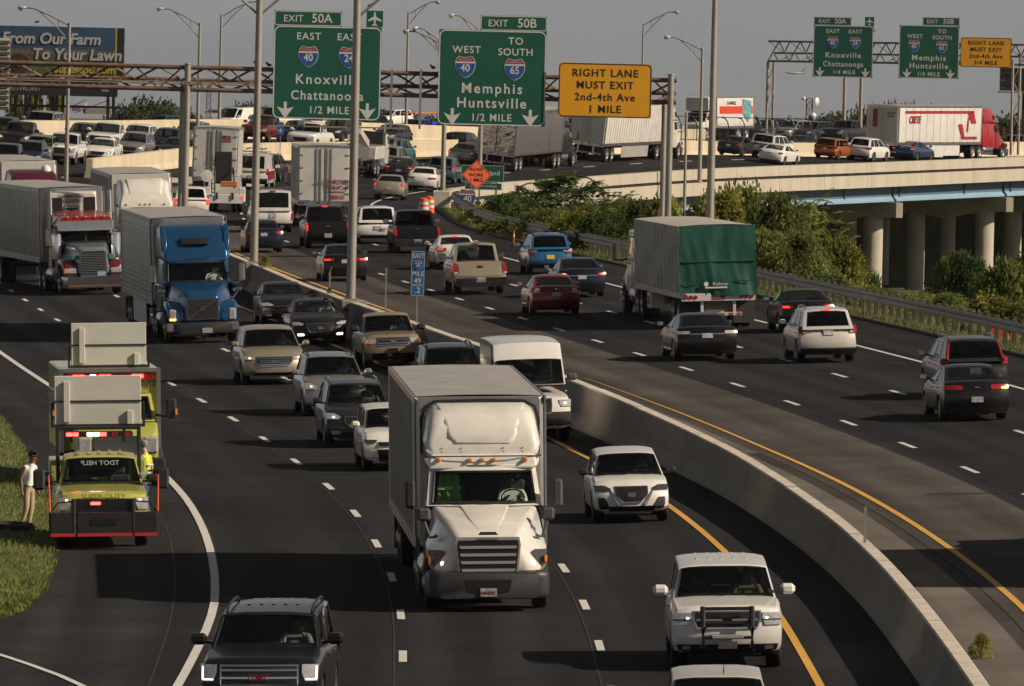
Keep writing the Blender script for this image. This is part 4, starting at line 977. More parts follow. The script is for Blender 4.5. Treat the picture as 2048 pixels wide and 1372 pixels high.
c = car('suv', 'white_suv', 'white suv with large red lamp half hidden behind the gantry post', 'car', P_WHITE, G_AW, front=fr(), rear=rr_(tz=(.45, .6), ty=(.82, 1.0), tm=M_TLL)); put(c, 382, 438, True)

HLIT = dict(lit=M_LIT)
# --- sedans and suvs climbing onto the curve
def far(kind, name, label, pm, px, py, away, fk=None, rk=None, cat='car', dyaw=0.0, **kw):
    c = car(kind, name, label, cat, pm, G_AW if away else 'stopped cars on the far oncoming lanes', front=fr(**(fk or {})), rear=rr_(**(rk or {})), seats=False, drive=False, **kw)
    if isinstance(py, str):                       # lane offset instead of a ground pixel: the tyres are hidden in the photo
        u = float(py); Y = min((abs(proj(rp(y_ * .5, u))[0] - px), y_ * .5) for y_ in range(1120, 1760))[1]; px, py = proj(rp(Y, u))
    put(c, px, py, away, dyaw=dyaw); return c
far('sedan', 'gold_sedan', 'light bronze sedan with bright red tail lamps, nearest the orange barrels', P_GOLD, 779, 400, True, rk=dict(tz=(.56, .68), ty=(.76, .98), lit=M_TLL, plate=M_PLATE))
far('sedan', 'white_sedan', 'white sedan with wide red tail lamps to the right of the bronze sedan', P_WHITE, 845, 382, True, rk=dict(tz=(.52, .59), ty=(.45, .95), plate=M_PLATEB, pz=.36))
far('sedan', 'grey_sedan', 'dark grey sedan with one bright lamp behind the bronze sedan', P_CHAR, 800, 362, True, rk=dict(tz=(.56, .63), ty=(.55, .95), lit=M_TLL, plate=M_PLATE))
far('suv', 'silver_suv', 'silver three-row suv beside the white tow truck', P_SILV, 772, 346, True, H=1.8, W=1.99, L=5, rk=dict(tz=(.55, .63), ty=(.62, .99), plate=M_PLATE, bump=M_BLK))
far('suv', 'teal_suv', 'teal suv with black roof just beyond the silver three-row suv', P_TEAL, 782, 328, True, H=1.75, roofm=P_BLACK, rk=dict(tz=(.5, .62), ty=(.8, 1)))
far('suv', 'blue_suv', 'slate blue suv with red lamps left of the light pole by the orange sign', P_SKY, 882, 366, True, L=4.6, rk=dict(tz=(.52, .6), ty=(.72, .99), lit=M_TLL, plate=M_PLATE))
far('sedan', 'silver_sedan', 'silver sedan with brake lights on, right behind the mirrored trailer', P_SILV, 925, 330, True, rk=dict(tz=(.56, .63), ty=(.6, .96), lit=M_TLL, plate=M_PLATE))
far('suv', 'black_suv', 'black suv partly hidden by the silver braking sedan', P_BLACK, 915, 312, True, rk=dict(tz=(.5, .62), ty=(.8, 1)))
far('van', 'white_van', 'white van with a roof rack seen above the tall box truck', P_WHITE, 452, 262, False, H=2.2, rails=M_BLK)
far('suv', 'grey_suv', 'grey suv below the left exit sign, right of the white van with the stripe', P_CHAR, 662, 284, False)
far('pickup', 'white_pickup', 'white pickup glimpsed above the lettered white trailer', P_WHITE, 606, 300, False)
far('suv', 'silver_suv', 'silver suv in the jam between the amber-lamp pickup and dark blue crossover', P_SILV, 262, 318, False, fk=HLIT)
far('sedan', 'black_sedan', 'black sedan low behind the beige median wall left of the gantry post', P_BLACK, 345, 322, False, fk=HLIT)
# --- on the bridge
far('sedan', 'grey_sedan', 'dark grey sedan right of the long white trailer on the bridge', P_CHAR, 1463, 312, True, rk=dict(tz=(.56, .64), ty=(.62, .97), plate=M_PLATE, pz=.55))
far('bigsuv', 'white_suv', 'white luxury suv with black roof on the bridge', P_WHITE, 1531, 317, True, L=5.0, W=2.0, H=1.85, roofm=P_BLACK, rk=dict(tz=(.42, .52), ty=(.86, 1), lit=M_TLL, plate=M_BLK, bump=M_BLK))
far('sedan', 'black_sedan', 'black sedan between the luxury suv and the orange hatchback', P_BLACK, 1592, 308, True, rk=dict(tz=(.56, .64), ty=(.6, .97)))
far('boxy', 'orange_hatchback', 'orange hatchback on the bridge', P_ORNG, 1655, 318, True, L=4.4, H=1.58, rk=dict(tz=(.52, .66), ty=(.84, 1), plate=M_PLATE, pz=.5))
far('suv', 'white_suv', 'white suv with dark rear glass in front of the red semi truck', P_WHITE, 1722, '8.8', True, L=4.8, H=1.78, rk=dict(tz=(.52, .62), ty=(.68, .99), plate=M_PLATE, pz=.5))
far('sedan', 'white_sedan', 'white car sunk behind the bridge parapet, only its top showing', P_WHITE, 1545, '9.6', True, rk=dict(tz=(.56, .64), ty=(.7, .97), plate=M_PLATEB, pz=.56))
far('sedan', 'blue_sedan', 'metallic blue sedan under the red semi trailer', paint('paint_metal_blue', (.03, .06, .15), .5, .3, .12), 1812, '8.4', True, rk=dict(tz=(.56, .64), ty=(.6, .97), lit=M_TLL))
# --- far oncoming traffic at the upper left
HLIT = dict(lit=M_LIT)
far('bigsuv', 'tan_suv', 'tan full-size suv in the back row at the upper left', P_GOLD, 72, 278, False, rails=M_BLK, fk=dict(hz=(.42, .53), hy=(.6, .95)))
far('pickup', 'black_pickup', 'black pickup with lit headlights at the left edge of the jam', P_BLACK, 30, 304, False, fk=dict(hz=(.44, .53), hy=(.64, .96), lit=M_LITW))
far('suv', 'dark_suv', 'dark suv cut off by the left edge beyond the black pickup', P_CHAR, -6, 286, False, fk=HLIT)
far('suv', 'silver_suv', 'silver suv left of the white pickup with the dark grille', P_SILV, 74, 326, False, rails=M_CHROME, fk=HLIT)
far('suv', 'navy_suv', 'dark navy suv hiding its lower half behind the semi trailer roof', P_NAVY, 53, 338, False, rails=M_CHROME)
far('suv', 'black_suv', 'black car at the left edge just above the semi trailer roof', P_BLACK, 6, 344, False)
far('pickup', 'white_pickup', 'white pickup with dark grille beside the left light pole', P_WHITE, 120, 328, False, fk=dict(hz=(.42, .53), hy=(.72, .97), gz_=(.36, .54), gy=(.66, .68)))
far('suv', 'grey_suv', 'grey blue suv behind the white pickup by the left light pole', P_SKY, 158, 298, False)
far('pickup', 'white_pickup', 'white pickup with one glowing amber lamp in the far jam', P_WHITE, 204, 304, False, fk=dict(hz=(.44, .53), hy=(.70, .97), lit=M_AMBL, gz_=(.36, .54), gy=(.64, .66)))
far('sedan', 'white_sedan', 'white sedan low in front of the pickup with the amber lamp', P_WHITE, 198, 324, False, fk=HLIT)
far('suv', 'white_suv', 'white suv with angular grille left of the green off-roader', P_WHITE, 268, 300, False, fk=dict(gz_=(.3, .46), gy=(.25, .4)))
far('boxy', 'green_offroader', 'dark green off-road wagon with black roof and round headlights', P_GREEN, 308, 272, False, L=4.8, W=1.95, H=1.87, roofm=M_BLK, rim='dark', fk=dict(hz=(.44, .52), hy=(.7, .9), lit=M_LIT, bump=M_BLK))
far('suv', 'navy_suv', 'dark blue crossover with v grille just behind the beige median wall', P_NAVY, 326, 308, False, fk=dict(lit=M_LIT, chrome=M_CHROME))
far('suv', 'pearl_suv', 'pale suv glimpsed behind the tall gantry post', P_SILV, 372, 292, False)
far('pickup', 'red_pickup', 'maroon pickup passing right of the white box truck', P_RED, 512, 284, False)
far('van', 'service_van', 'white service van with roof rack left of the green exit sign', P_WHITE, 528, 262, False, H=2.3, rails=M_BLK, fk=dict(lit=M_LITW))
far('suv', 'navy_suv', 'dark blue suv below the left exit sign near the small blue marker', P_NAVY, 582, 292, False, H=1.8, fk=HLIT)
far('van', 'white_van', 'white van with a yellow stripe below the left exit sign', P_WHITE, 628, 272, False, H=2.4)
far('suv', 'black_suv', 'black suv under the left exit sign close to the second light pole', P_BLACK, 718, 268, False)
far('suv', 'dark_sedan', 'dark car between the white tow truck and the blue utility pickup', P_CHAR, 770, 290, False, H=1.5)
far('suv', 'black_suv', 'large black suv left of the right exit sign post', P_BLACK, 880, 283, False, H=1.85, L=5.1)
far('suv', 'white_suv', 'white suv far back above the blue utility pickup', P_WHITE, 766, 254, False)
far('van', 'white_van', 'white van behind the mirrored trailer, mostly hidden', P_WHITE, 960, 270, False)
far('pickup', 'black_pickup', 'dark pickup behind the fence above the orange hatchback', P_CHAR, 1672, 286, False, dyaw=0)
far('suv', 'silver_suv', 'silver suv behind the fence above the white luxury suv', P_SILV, 1570, 280, False)
far('suv', 'grey_suv', 'grey suv behind the fence, right of the other fenced vehicles but the pickup', P_CHAR, 1612, 283, False)
far('suv', 'black_suv', 'dark suv behind the fence next to the rental truck', P_BLACK, 1520, 277, False)
far('suv', 'dark_suv', 'dark suv at the right edge ahead of the red semi tractor', P_NAVY, 2035, 312, True)
# ================================================================ heavy vehicles
M_TRW = mat('trailer_white', (0.62, 0.60, 0.56), 0.45, 0.1, var=0.08, vscale=0.8, dirt=0.45, dcol=(0.33, 0.29, 0.24), dscale=0.9)
M_TRROOF = mat('trailer_roof', (0.42, 0.40, 0.38), 0.5, 0.3, var=0.12, vscale=1.0, dirt=0.5, dcol=(0.2, 0.18, 0.16), dscale=1.5)
M_TRSILV = mat('trailer_silver', (0.42, 0.41, 0.40), 0.38, 0.75, var=0.15, vscale=0.9, dirt=0.35, dcol=(0.2, 0.18, 0.16), dscale=0.7)
M_ALU = mat('aluminium', (0.55, 0.54, 0.53), 0.28, 0.95, var=0.12, vscale=3)
M_FRAME = mat('truck_frame', (0.022, 0.021, 0.02), 0.75, var=0.3, vscale=4)
M_REFL = mat('reflector_red', (0.4, 0.02, 0.02), 0.3, coat=0.6)
M_WHT = mat('plain_white', (0.66, 0.64, 0.60), 0.45)
M_FLAP = mat('mud_flap', (0.03, 0.03, 0.031), 0.7, dirt=0.4, dscale=3)

M_BARS = mat('grille_silver', (0.50, 0.49, 0.47), 0.3, 0.5)
M_BUMP = mat('bumper_grey', (0.026, 0.026, 0.027), 0.5, var=.2, vscale=4)
def cabshell(root, pm, xA, zA, xB, zB, xE, wb, wt, z0=.75, bul=.16, win=True, glass=None, sidewin=(.52, .93), roofz=None, split=False, wsu=.90, wsv=(.07, .88)):
    """hollow cab: windshield frame, doors with windows, roof and dark back wall"""
    g = MB(); rz = roofz or zB
    def pf(u, v): y = u * (wb + (wt - wb) * v); return (xA + (xB - xA) * v + bul * (1 - u * u), y, zA + (zB - zA) * v)
    U = [-1, -wsu, -.6, -.2, .2, .6, wsu, 1]; V = [0, wsv[0], .5, wsv[1], 1]
    g.grid(pf, U, V, skip=lambda u, v: abs(u) < wsu and wsv[0] < v < wsv[1])
    for sg in (-1, 1):
        def fs(u, v):                      # u: back to front, v: floor .. belt (0.5) .. roof (1)
            if v <= .5: z = z0 + (zA - z0) * v * 2; xf = xA; w = wb
            else: t = (v - .5) * 2; z = zA + (zB - zA) * t; xf = xA + (xB - xA) * t; w = wb + (wt - wb) * t
            return (xE + (xf - xE) * u, sg * w, z)
        a, c = sidewin
        g.grid(fs, [0, a, (a + c) / 2, c, 1], [0, .25, .5, .56, .75, .93, 1], skip=(lambda u, v: a < u < c and .56 < v < .93) if win else None)
        gb = MB(); gb.grid(lambda u, v: tuple(p + q for p, q in zip(fs(u, v), (0, -sg * .015, 0))), [a - .01, c + .01], [.55, .75, .94]); gb.obj('door_window', glass or M_GLASS, root)
        hb = MB(); q = fs(a + .05, .42); hb.box((q[0], q[1] + sg * .02, q[2]), (.2, .04, .05), ch=.01); hb.obj('door_handle', M_BLK, root)
    g.grid(lambda u, v: (xB + (xE - xB) * v + bul * (1 - u * u) * (1 - v), u * wt, zB + (rz - zB) * v + .05 * (1 - u * u)), U, [0, .5, 1])
    g.grid(lambda u, v: (xE, u * (wb + (wt - wb) * v), z0 + (rz - z0) * v), [-1, 1], [0, 1]); g.grid(lambda u, v: (xE + (xA - xE) * v, u * wb, z0), [-1, 1], [0, 1], mi=1)
    g.obj('cab', [pm, M_INT], root, 35)
    b = MB(); b.grid(lambda u, v: tuple(p + q for p, q in zip(pf(u, v), (-.015, 0, 0))), [-wsu - .01, -.45, 0, .45, wsu + .01], [wsv[0] - .01, .5, wsv[1] + .01]); ws = b.obj('windshield', glass or M_GLASS, root, 60)
    gk = MB(); ring_ = [pf(u_, wsv[0]) for u_ in (-wsu, -.45, 0, .45, wsu)] + [pf(u_, wsv[1]) for u_ in (wsu, .45, 0, -.45, -wsu)] + [pf(-wsu, wsv[0])]; gk.path([(q[0] + .008, q[1], q[2]) for q in ring_], .028, 6); gk.obj('windshield_seal', M_BLK, ws)
    wb_ = MB()
    for y0 in (-.55, .15):
        a = pf(y0 / wb, wsv[0] + .01); c = pf(y0 / wb + .4, wsv[0] + .08); wb_.bar((a[0] + .03, a[1], a[2]), (c[0] + .03, c[1], c[2]), .025, .02)
    wb_.obj('wiper', M_BLK, ws)
    if split:
        sb = MB(); p0, p1 = pf(0, wsv[0]), pf(0, wsv[1]); sb.bar((p0[0] + .01, 0, p0[2]), (p1[0] + .01, 0, p1[2]), .06, .03); sb.obj('windshield_divider', M_BLK, ws)
    ib = MB(); ib.box(((xA + xE) / 2, 0, zA - .12), (xA - xE - .1, wb * 1.9, .06)); ib.box((xA - .25, 0, zA - .02), (.5, wb * 1.9, .16), ch=.05); ib.box((xE + .12, 0, (zA + zB) / 2), (.05, wt * 1.9, zB - zA)); ib.obj('interior', M_INT, root)
    for sg in (-1, 1):
        sb = MB(); sb.box((xA - 1.15, sg * .6, zA + .16), (.18, .55, .62), ch=.06); sb.box((xA - 1.15, sg * .6, zA + .52), (.13, .3, .2), ch=.05); sb.obj('seat', M_SEAT, root, 40)
    sw = MB(); c = Vector((xA - .58, .6, zA + .12)); sw.path([c + Vector((-.1 * sin(2 * pi * k / 14), .23 * cos(2 * pi * k / 14), .16 * sin(2 * pi * k / 14))) for k in range(15)], .018, 5); sw.obj('steering_wheel', M_BLK, root)
    return pf
def bigmirror(root, x, y, z, sg, h=.52, w=.2, m=None, arm_to=None, gm=True):
    b = MB(); b.box((x, y, z), (.14, w, h), ch=.05)
    if arm_to: b.path([arm_to, ((x + arm_to[0]) / 2, (y + arm_to[1]) / 2, min(z, arm_to[2]) - .04), (x, y, z - h * .45)], .032, 6)
    else:
        for dz in (h * .42, -h * .42): b.tube((x, y, z + dz), (x - .25, y - sg * .32, z + dz * .8), .022, n=6)
    o = b.obj('mirror', m or M_BLK, root, 40)
    g = MB(); g.box((x - .075, y, z), (.01, w * .8, h * .85)); g.obj('mirror_glass', M_CHROME, o)
def truckwheels(root, axles, w=1.22, r=.51, dual=True, first_single=True, rim='truck'):
    for i, x in enumerate(axles):
        for sg in (-1, 1):
            if i == 0 and first_single: wheel(root, x, sg * (w - .16), r, .30, rim, sg)
            else:
                wheel(root, x, sg * (w - .15), r, .27, rim, sg)
                if dual: wheel(root, x, sg * (w - .49), r, .27, rim, -sg)
def plainrows(x):
    return lambda y, z: (x, 1)
def trailer(root, xf, L=16.1, W=2.6, z0=1.15, z1=4.08, side=None, roof=None, rib='v', nrib=13, doors=True, skirt=False, front_r=.12, axle=-2.2, door_m=None, rim='truck', refl=True, ribm=None, legs=True, gap=True):
    """box trailer from xf back to xf-L; returns rear x"""
    side = side or M_TRW; xb = xf - L; hw = W / 2
    t = MB(); t.loft([(xb, hw - .01, z0, z1, .03), (xf - .1, hw - .01, z0, z1, .03), (xf, hw - .1, z0, z1 - .02, .05)]); body = t.obj('trailer_body', side, root, 30)
    rb = MB(); rb.grid(lambda u, v: (xb + .03 + (L - .16) * v, u * (hw - .04), z1 + .006 + .03 * (1 - u * u)), [-1, -.5, 0, .5, 1], [i / 12 for i in range(13)]); rb.obj('trailer_roof', roof or M_TRROOF, root, 30)
    for sg in (-1, 1):
        k = MB(); k.box(((xf + xb) / 2, sg * (hw + .012), z0 + .09), (L - .02, .045, .2)); k.box(((xf + xb) / 2, sg * (hw + .008), z1 - .06), (L - .02, .04, .13)); rail = k.obj('side_rail', M_ALU, root)
        if refl:
            rf = MB(); n = int(L / 1.3)
            for i in range(n): rf.box((xb + .6 + i * (L - 1) / n, sg * (hw + .038), z0 + .09), (.3, .006, .06))
            rf.obj('reflector_strip', M_REFL, rail)
        if rib == 'v':
            for i in range(nrib + 1):
                r = MB(); x = xb + .2 + (L - .4) * i / nrib; r.box((x, sg * (hw + .004), (z0 + z1) / 2 + .02), (.05, .022, z1 - z0 - .36)); r.obj('side_post', ribm or side, root)
        elif rib == 'h':
            for i in range(nrib):
                r = MB(); z = z0 + .3 + (z1 - z0 - .5) * i / nrib; r.box(((xf + xb) / 2, sg * (hw + .004), z), (L - .3, .03, .035), ch=.008); r.obj('side_slat', ribm or side, root)
        for xe in (xb + .05, xf - .12):
            r = MB(); r.box((xe, sg * (hw + .012), (z0 + z1) / 2), (.1, .04, z1 - z0 - .02), ch=.01); r.obj('corner_post', M_ALU, root)
        if skirt:
            r = MB(); r.box((xf - 7.6, sg * (hw - .06), .72), (7.0, .03, .84)); r.obj('side_skirt', skirt, root)
    if doors:
        dm = door_m or side
        for sg in (-1, 1):
            d = MB(); d.box((xb - .02, sg * hw * .49, (z0 + z1) / 2 + .02), (.05, hw * .93, z1 - z0 - .28), ch=.012); do = d.obj('rear_door', dm, root)
            for zz in (.18, .4, .62, .84):
                h = MB(); h.box((xb - .055, sg * (hw * .90), z0 + (z1 - z0) * zz), (.035, .22, .06), ch=.008); h.obj('hinge', M_ALU, do)
            for yy in (.12, .28):
                lb = MB(); lb.tube((xb - .075, sg * hw * yy, z0 + .12), (xb - .075, sg * hw * yy, z1 - .12), .02, n=6); lb.box((xb - .08, sg * hw * yy, z0 + 1.05), (.04, .16, .05)); lb.obj('lock_rod', M_ALU, do)
        e = MB(); e.box((xb + .01, 0, z0 + .04), (.1, W + .02, .24)); e.obj('rear_sill', M_ALU, root)
        tp = MB(); tp.box((xb + .0, 0, z1 - .06), (.08, W + .02, .14)); tp.obj('rear_header', M_ALU, root)
        for sg in (-1, 1):
            for yy in (.93, .80, .2): 
                l = MB(); l.box((xb - .05, sg * hw * yy, z0 + .06), (.03, .14, .09), ch=.01); l.obj('tail_lamp', M_TL, root)
        g = MB(); g.box((xb + .08, 0, .58), (.1, W * .86, .11), ch=.01)
        for sg in (-1, 1): g.box((xb + .1, sg * .55, .85), (.09, .12, .6))
        gd = g.obj('underride_guard', M_ALU, root)
        gs = MB()
        for i in range(6): gs.box((xb + .026, -.9 + .36 * i, .58), (.006, .16, .07))
        gs.obj('reflector_strip', M_REFL, gd)
    f = MB()
    for sg in (-1, 1): f.box(((xb + xf) / 2, sg * .5, z0 - .14), (L - .8, .12, .26))
    f.box((xb - axle - (-1.9) - 1.9, 0, .8), (3.2, 1.1, .3)); f.obj('chassis', M_FRAME, root)
    ax = [xb - axle - .65, xb - axle + .65]; ax = [xb + abs(axle) - .65, xb + abs(axle) + .65]
    truckwheels(root, ax, first_single=False, rim=rim)
    if legs:
        for sg in (-1, 1):
            g = MB(); g.box((xf - 2.9, sg * .7, .66), (.14, .14, .9)); g.box((xf - 2.9, sg * .7, .2), (.3, .3, .04)); g.tube((xf - 2.9, sg * .7, .8), (xf - 3.6, sg * .5, 1.05), .03, n=6); g.obj('landing_leg', M_FRAME, root)
    for sg in (-1, 1):
        m = MB(); m.box((xb + .35, sg * .93, .58), (.03, .62, .78)); m.obj('mud_flap', M_FLAP, root)
    return xb
def chassis(root, x0, x1, tanks=True, tank_m=None, tx=-4.2):
    f = MB()
    for sg in (-1, 1): f.box(((x0 + x1) / 2, sg * .42, .85), (abs(x1 - x0), .1, .28))
    f.box(((x0 + x1) / 2, 0, .72), (abs(x1 - x0) * .96, .7, .12)); f.obj('chassis', M_FRAME, root)
    if tanks:
        for sg in (-1, 1):
            t = MB(); t.lathe([(.001, -.85), (.30, -.85), (.33, -.8), (.33, .8), (.30, .85), (.001, .85)], 18, 'x', (tx, sg * .92, .72)); to = t.obj('fuel_tank', tank_m or M_ALU, root, 40)
            s = MB()
            for dx in (-.5, .5): s.lathe([(.335, -.03), (.345, 0), (.335, .03)], 18, 'x', (tx + dx, sg * .92, .72))
            s.obj('tank_strap', M_CHROME, to)
def markers(root, x, z, ys, m=None, r=.05):
    for y in ys:
        b = MB(); b.lathe([(.001, .05), (r * .7, .03), (r, -.05)], 8, 'x', (x, y, z)); b.obj('marker_light', m or M_AMB, root, 40)
def fairing(root, pm, secs, name='roof_fairing'):
    b = MB(); b.loft(secs); return b.obj(name, pm, root, 40)

# ---- hero box truck: white aerodynamic tractor nose with van body
def aero_nose(root, pm, low, grille='bars', wide=1.17, zA=2.0, xA=-1.95, lit=True, chromeg=True):
    """sloped hood with flared fenders, grille and headlights"""
    h = MB(); h.loft([(-.12, .80, .70, 1.34, .12, .60), (-.26, 1.02, .68, 1.48, .16, .68), (-.6, 1.15, .74, 1.62, .18, .78), (-.95, wide + .01, 1.02, 1.74, .20, .86), (-1.5, wide + .01, 1.12, 1.88, .16, .96), (xA - .05, wide, .80, zA - .01, .10, 1.05)])
    h.obj('hood', pm, root, 50)
    v_ = MB(); v_.loft([(-.5, .30, 1.54, 1.585, .02, .2), (-1.0, .42, 1.70, 1.775, .03, .34), (xA, .58, zA - .06, zA + .012, .03, .5)]); v_.obj('hood_crease', pm, root, 50)
    S = lambda y, z: (-.10 - .18 * (abs(y) / 1.15) ** 2.2 - .18 * max(0, z - .85) * abs(y) / 1.15, 1)
    b = MB(); b.loft([(-.02, 1.0, .26, .76, .12), (-.12, 1.16, .24, .80, .14), (-.5, 1.22, .24, .80, .12), (-.85, 1.22, .30, .76, .08)]); bo = b.obj('front_bumper', low, root, 45)
    B = lambda y, z: (-.02 - .10 * (abs(y) / 1.2) ** 2, 1)
    p = MB(); p.panel(B, [(.38, -.40, .40), (.62, -.46, .46)], .02, .03, 4); p.obj('lower_intake', M_GRILLE, root)
    if grille:
        p = MB(); p.panel(plainrows(-.07), [(.50, -.54, .54), (.62, -.58, .58), (1.32, -.64, .64), (1.46, -.61, .61)], .0, .06, 4); p.obj('grille_surround', M_BARS if chromeg else low, root, 40)
        p = MB(); p.panel(plainrows(-.06), [(.53, -.50, .50), (.66, -.54, .54), (1.30, -.60, .60), (1.40, -.58, .58)], .0, .06, 4); g = p.obj('grille', M_GRILLE, root)
        if grille == 'bars':
            for i in range(5):
                z = .66 + i * .15; p = MB(); p.panel(plainrows(-.045), [(z - .025, -.50 - .012 * i, .50 + .012 * i), (z + .03, -.52 - .012 * i, .52 + .012 * i)], .0, .03, 2, sub=1); p.obj('grille_bar', M_BARS, root, 30)
    for sg in (-1, 1):
        rows = [(.80, .74, 1.04), (.90, .66, 1.13), (1.04, .70, 1.16), (1.20, .92, 1.17)]; rows = rows if sg > 0 else [(z, -b_, -a_) for z, a_, b_ in rows]
        p = MB(); p.panel(lambda y, z: (-.17 - .34 * max(0, abs(y) - .6) ** 1.3 * 1.6 - .2 * (z - .82), 1), rows, .03, .12, 4); ho = p.obj('headlight', M_HLIN, root, 40)
        if lit:
            l = MB(); l.lathe([(.001, .03), (.05, .02), (.06, -.02)], 10, 'x', (-.23, sg * .88, .93)); l.obj('lamp', M_LIT, ho, 40)
        tl = MB(); tl.box((-.36, sg * 1.14, 1.02), (.14, .05, .14), ch=.02); tl.obj('turn_signal', M_AMB, root)
        tw = MB(); tw.panel(B, [(.62, .72, .84), (.72, .72, .84)] if sg > 0 else [(.62, -.84, -.72), (.72, -.84, -.72)], .02, .02, 2); tw.obj('tow_cover', M_WHT, root)
    p = MB(); p.panel(B, [(.30, -.16, .16), (.46, -.16, .16)], .035, .01, 2); po = p.obj('licence_plate', M_PLATE, root)
def sleeper(root, pm, x0, x1, top0, top1, w=1.2, z0=.8, m2=None):
    b = MB(); b.loft([(x1, w, z0, top1 - .04, .14, w - .08), (x1 + .15, w, z0, top1, .16, w - .07), ((x0 + x1) / 2, w, z0, (top0 + top1) / 2 + .12, .2, w - .08), (x0, w - .03, z0, top0, .2, w - .12)]); return b.obj('sleeper', pm, root, 45)

P_CABW = paint('cab_white', (0.70, 0.675, 0.62), 0, .25, .3); P_VBLUE = paint('cab_blue', (0.012, 0.085, 0.21), .5, .28, .1)
P_CRED = paint('cab_red', (0.36, 0.014, 0.018), .1, .28, .12); P_CTEAL = paint('cab_slate', (0.22, 0.26, 0.28), .4, .32, .2)
P_MAR = paint('cab_maroon', (0.10, 0.012, 0.03), .3, .3, .15); P_CBLK = paint('cab_black', (0.016, 0.016, 0.018), .2, .25, .1)

t = thing('box_truck', 'white box truck with roof fairing and five amber lights, large in the middle foreground', 'truck')
aero_nose(t, P_CABW, M_BUMP)
pf = cabshell(t, P_CABW, -1.95, 1.98, -2.55, 2.72, -3.65, 1.14, 1.05, .8, glass=M_GLASSC, roofz=2.8)
fairing(t, P_CABW, [(-2.42, 1.05, 2.70, 2.78, .03), (-2.50, 1.10, 2.70, 2.95, .09, 1.06), (-2.75, 1.14, 2.72, 3.04, .14, 1.08), (-3.7, 1.14, 2.74, 3.04, .1, 1.08)], 'cab_visor')
fairing(t, P_CABW, [(-2.56, 1.02, 2.94, 3.02, .04, .98), (-2.60, 1.12, 2.93, 3.18, .12, 1.08), (-2.72, 1.15, 2.93, 3.50, .26, 1.10), (-2.95, 1.16, 2.93, 3.76, .32, 1.10), (-3.3, 1.16, 2.93, 3.90, .32, 1.10), (-3.66, 1.16, 2.93, 3.94, .30, 1.10)])
b = MB(); b.loft([(-2.585, .55, 3.18, 3.22, .02, .5), (-2.625, .62, 3.16, 3.36, .06, .66), (-2.79, .66, 3.16, 3.63, .1, .76), (-3.2, .70, 3.3, 3.885, .06, .86), (-3.6, .7, 3.3, 3.945, .05, .9)]); b.obj('fairing_bulge', P_CABW, t, 60)
markers(t, -2.40, 2.87, (-.86, -.24, 0, .24, .86))
for sg in (-1, 1):
    bigmirror(t, -1.9, sg * 1.46, 2.22, sg, .56, .2, M_BLK if sg < 0 else M_GREYPL, arm_to=(-2.0, sg * 1.1, 1.95))
    bigmirror(t, -1.05, sg * 1.22, 1.86, sg, .26, .26, M_GREYPL, arm_to=(-.85, sg * .98, 1.45))
chassis(t, -.5, -7.0, tanks=True, tx=-3.4); truckwheels(t, [-1.35, -5.2, -6.5])
xb = trailer(t, -3.78, L=15.2, W=2.6, z0=1.08, z1=4.06, rib='v', nrib=24, axle=-2.3, doors=True, legs=True, side=M_TRSILV)
textmesh('FREIGHTLINER', .085, M_GREYPL, 'nameplate', t, at(-.05, 0, 1.415) @ Matrix(((0, 0, 1, 0), (1, 0, 0, 0), (0, 1, 0, 0), (0, 0, 0, 1))), .006, .01, xs=.7)
FX = Matrix(((0, 0, 1, 0), (1, 0, 0, 0), (0, 1, 0, 0), (0, 0, 0, 1)))      # lettering on a face looking +x
RX = Matrix(((0, 0, -1, 0), (-1, 0, 0, 0), (0, 1, 0, 0), (0, 0, 0, 1)))    # on a face looking -x
LY = Matrix(((-1, 0, 0, 0), (0, 0, 1, 0), (0, 1, 0, 0), (0, 0, 0, 1)))     # on a face looking +y
RY_ = Matrix(((1, 0, 0, 0), (0, 0, -1, 0), (0, 1, 0, 0), (0, 0, 0, 1)))    # on a face looking -y
M_INK = mat('ink_dark', (0.03, 0.03, 0.035), .5); M_INKR = mat('ink_red', (0.30, 0.016, 0.02), .45)
textmesh('3490602', .085, M_INKR, 'plate_number', t, at(.026, 0, .38) @ FX, .002, .01)
textmesh('708060', .12, M_INK, 'unit_number', t, at(-3.76, .82, 3.86) @ FX, .002, .01)
v = MB(); v.grid(lambda u, w: (-2.7 + .03 * sin(u * 23) + .05 * w, -.66 + u * .22 * (1.15 - .3 * w), 1.98 + .6 * w), [i / 10 * 2 - 1 for i in range(11)], [0, .3, .6, 1]); vest = v.obj('hanging_vest', mat('vest_lime', (.14, .34, .04), .7, var=.3, vscale=9), t, 40)
v = MB(); v.grid(lambda u, w: (-2.69 + .03 * sin(u * 23) + .04, -.66 + u * .23, 2.27 + .06 * w), [i / 8 * 2 - 1 for i in range(9)], [0, 1]); v.obj('vest_stripe', mat('vest_silver', (.6, .62, .6), .4), vest, 40)
for sg in (-1, 1):
    k = MB(); k.path([(-1.98, sg * 1.185, .95), (-1.98, sg * 1.16, 1.5), (-1.97, sg * 1.07, 1.97)], .012, 5); k.obj('hood_seam', M_BLK, t)
    k = MB(); k.path([(-2.50, sg * 1.10, 2.93), (-2.56, sg * 1.155, 2.94), (-3.6, sg * 1.16, 2.94)], .02, 5); k.obj('fairing_seam', M_BLK, t)
    k = MB(); k.path([(-3.70, sg * 1.17, 2.95), (-3.70, sg * 1.175, 3.6), (-3.70, sg * 1.10, 3.86), (-3.70, sg * .9, 3.97)], .03, 6); k.obj('fairing_gasket', M_BLK, t)
    for y_ in (.42, .80):
        for dz in (0, .07):
            k = MB(); k.disc((-2.565, sg * y_, 3.02 + dz), .012, 'x', .02, 6); k.obj('rivet', M_BLK, t)
    k = MB(); k.box((-2.15, sg * 1.15, 1.55), (.5, .03, .03)); k.obj('door_trim', M_BLK, t)
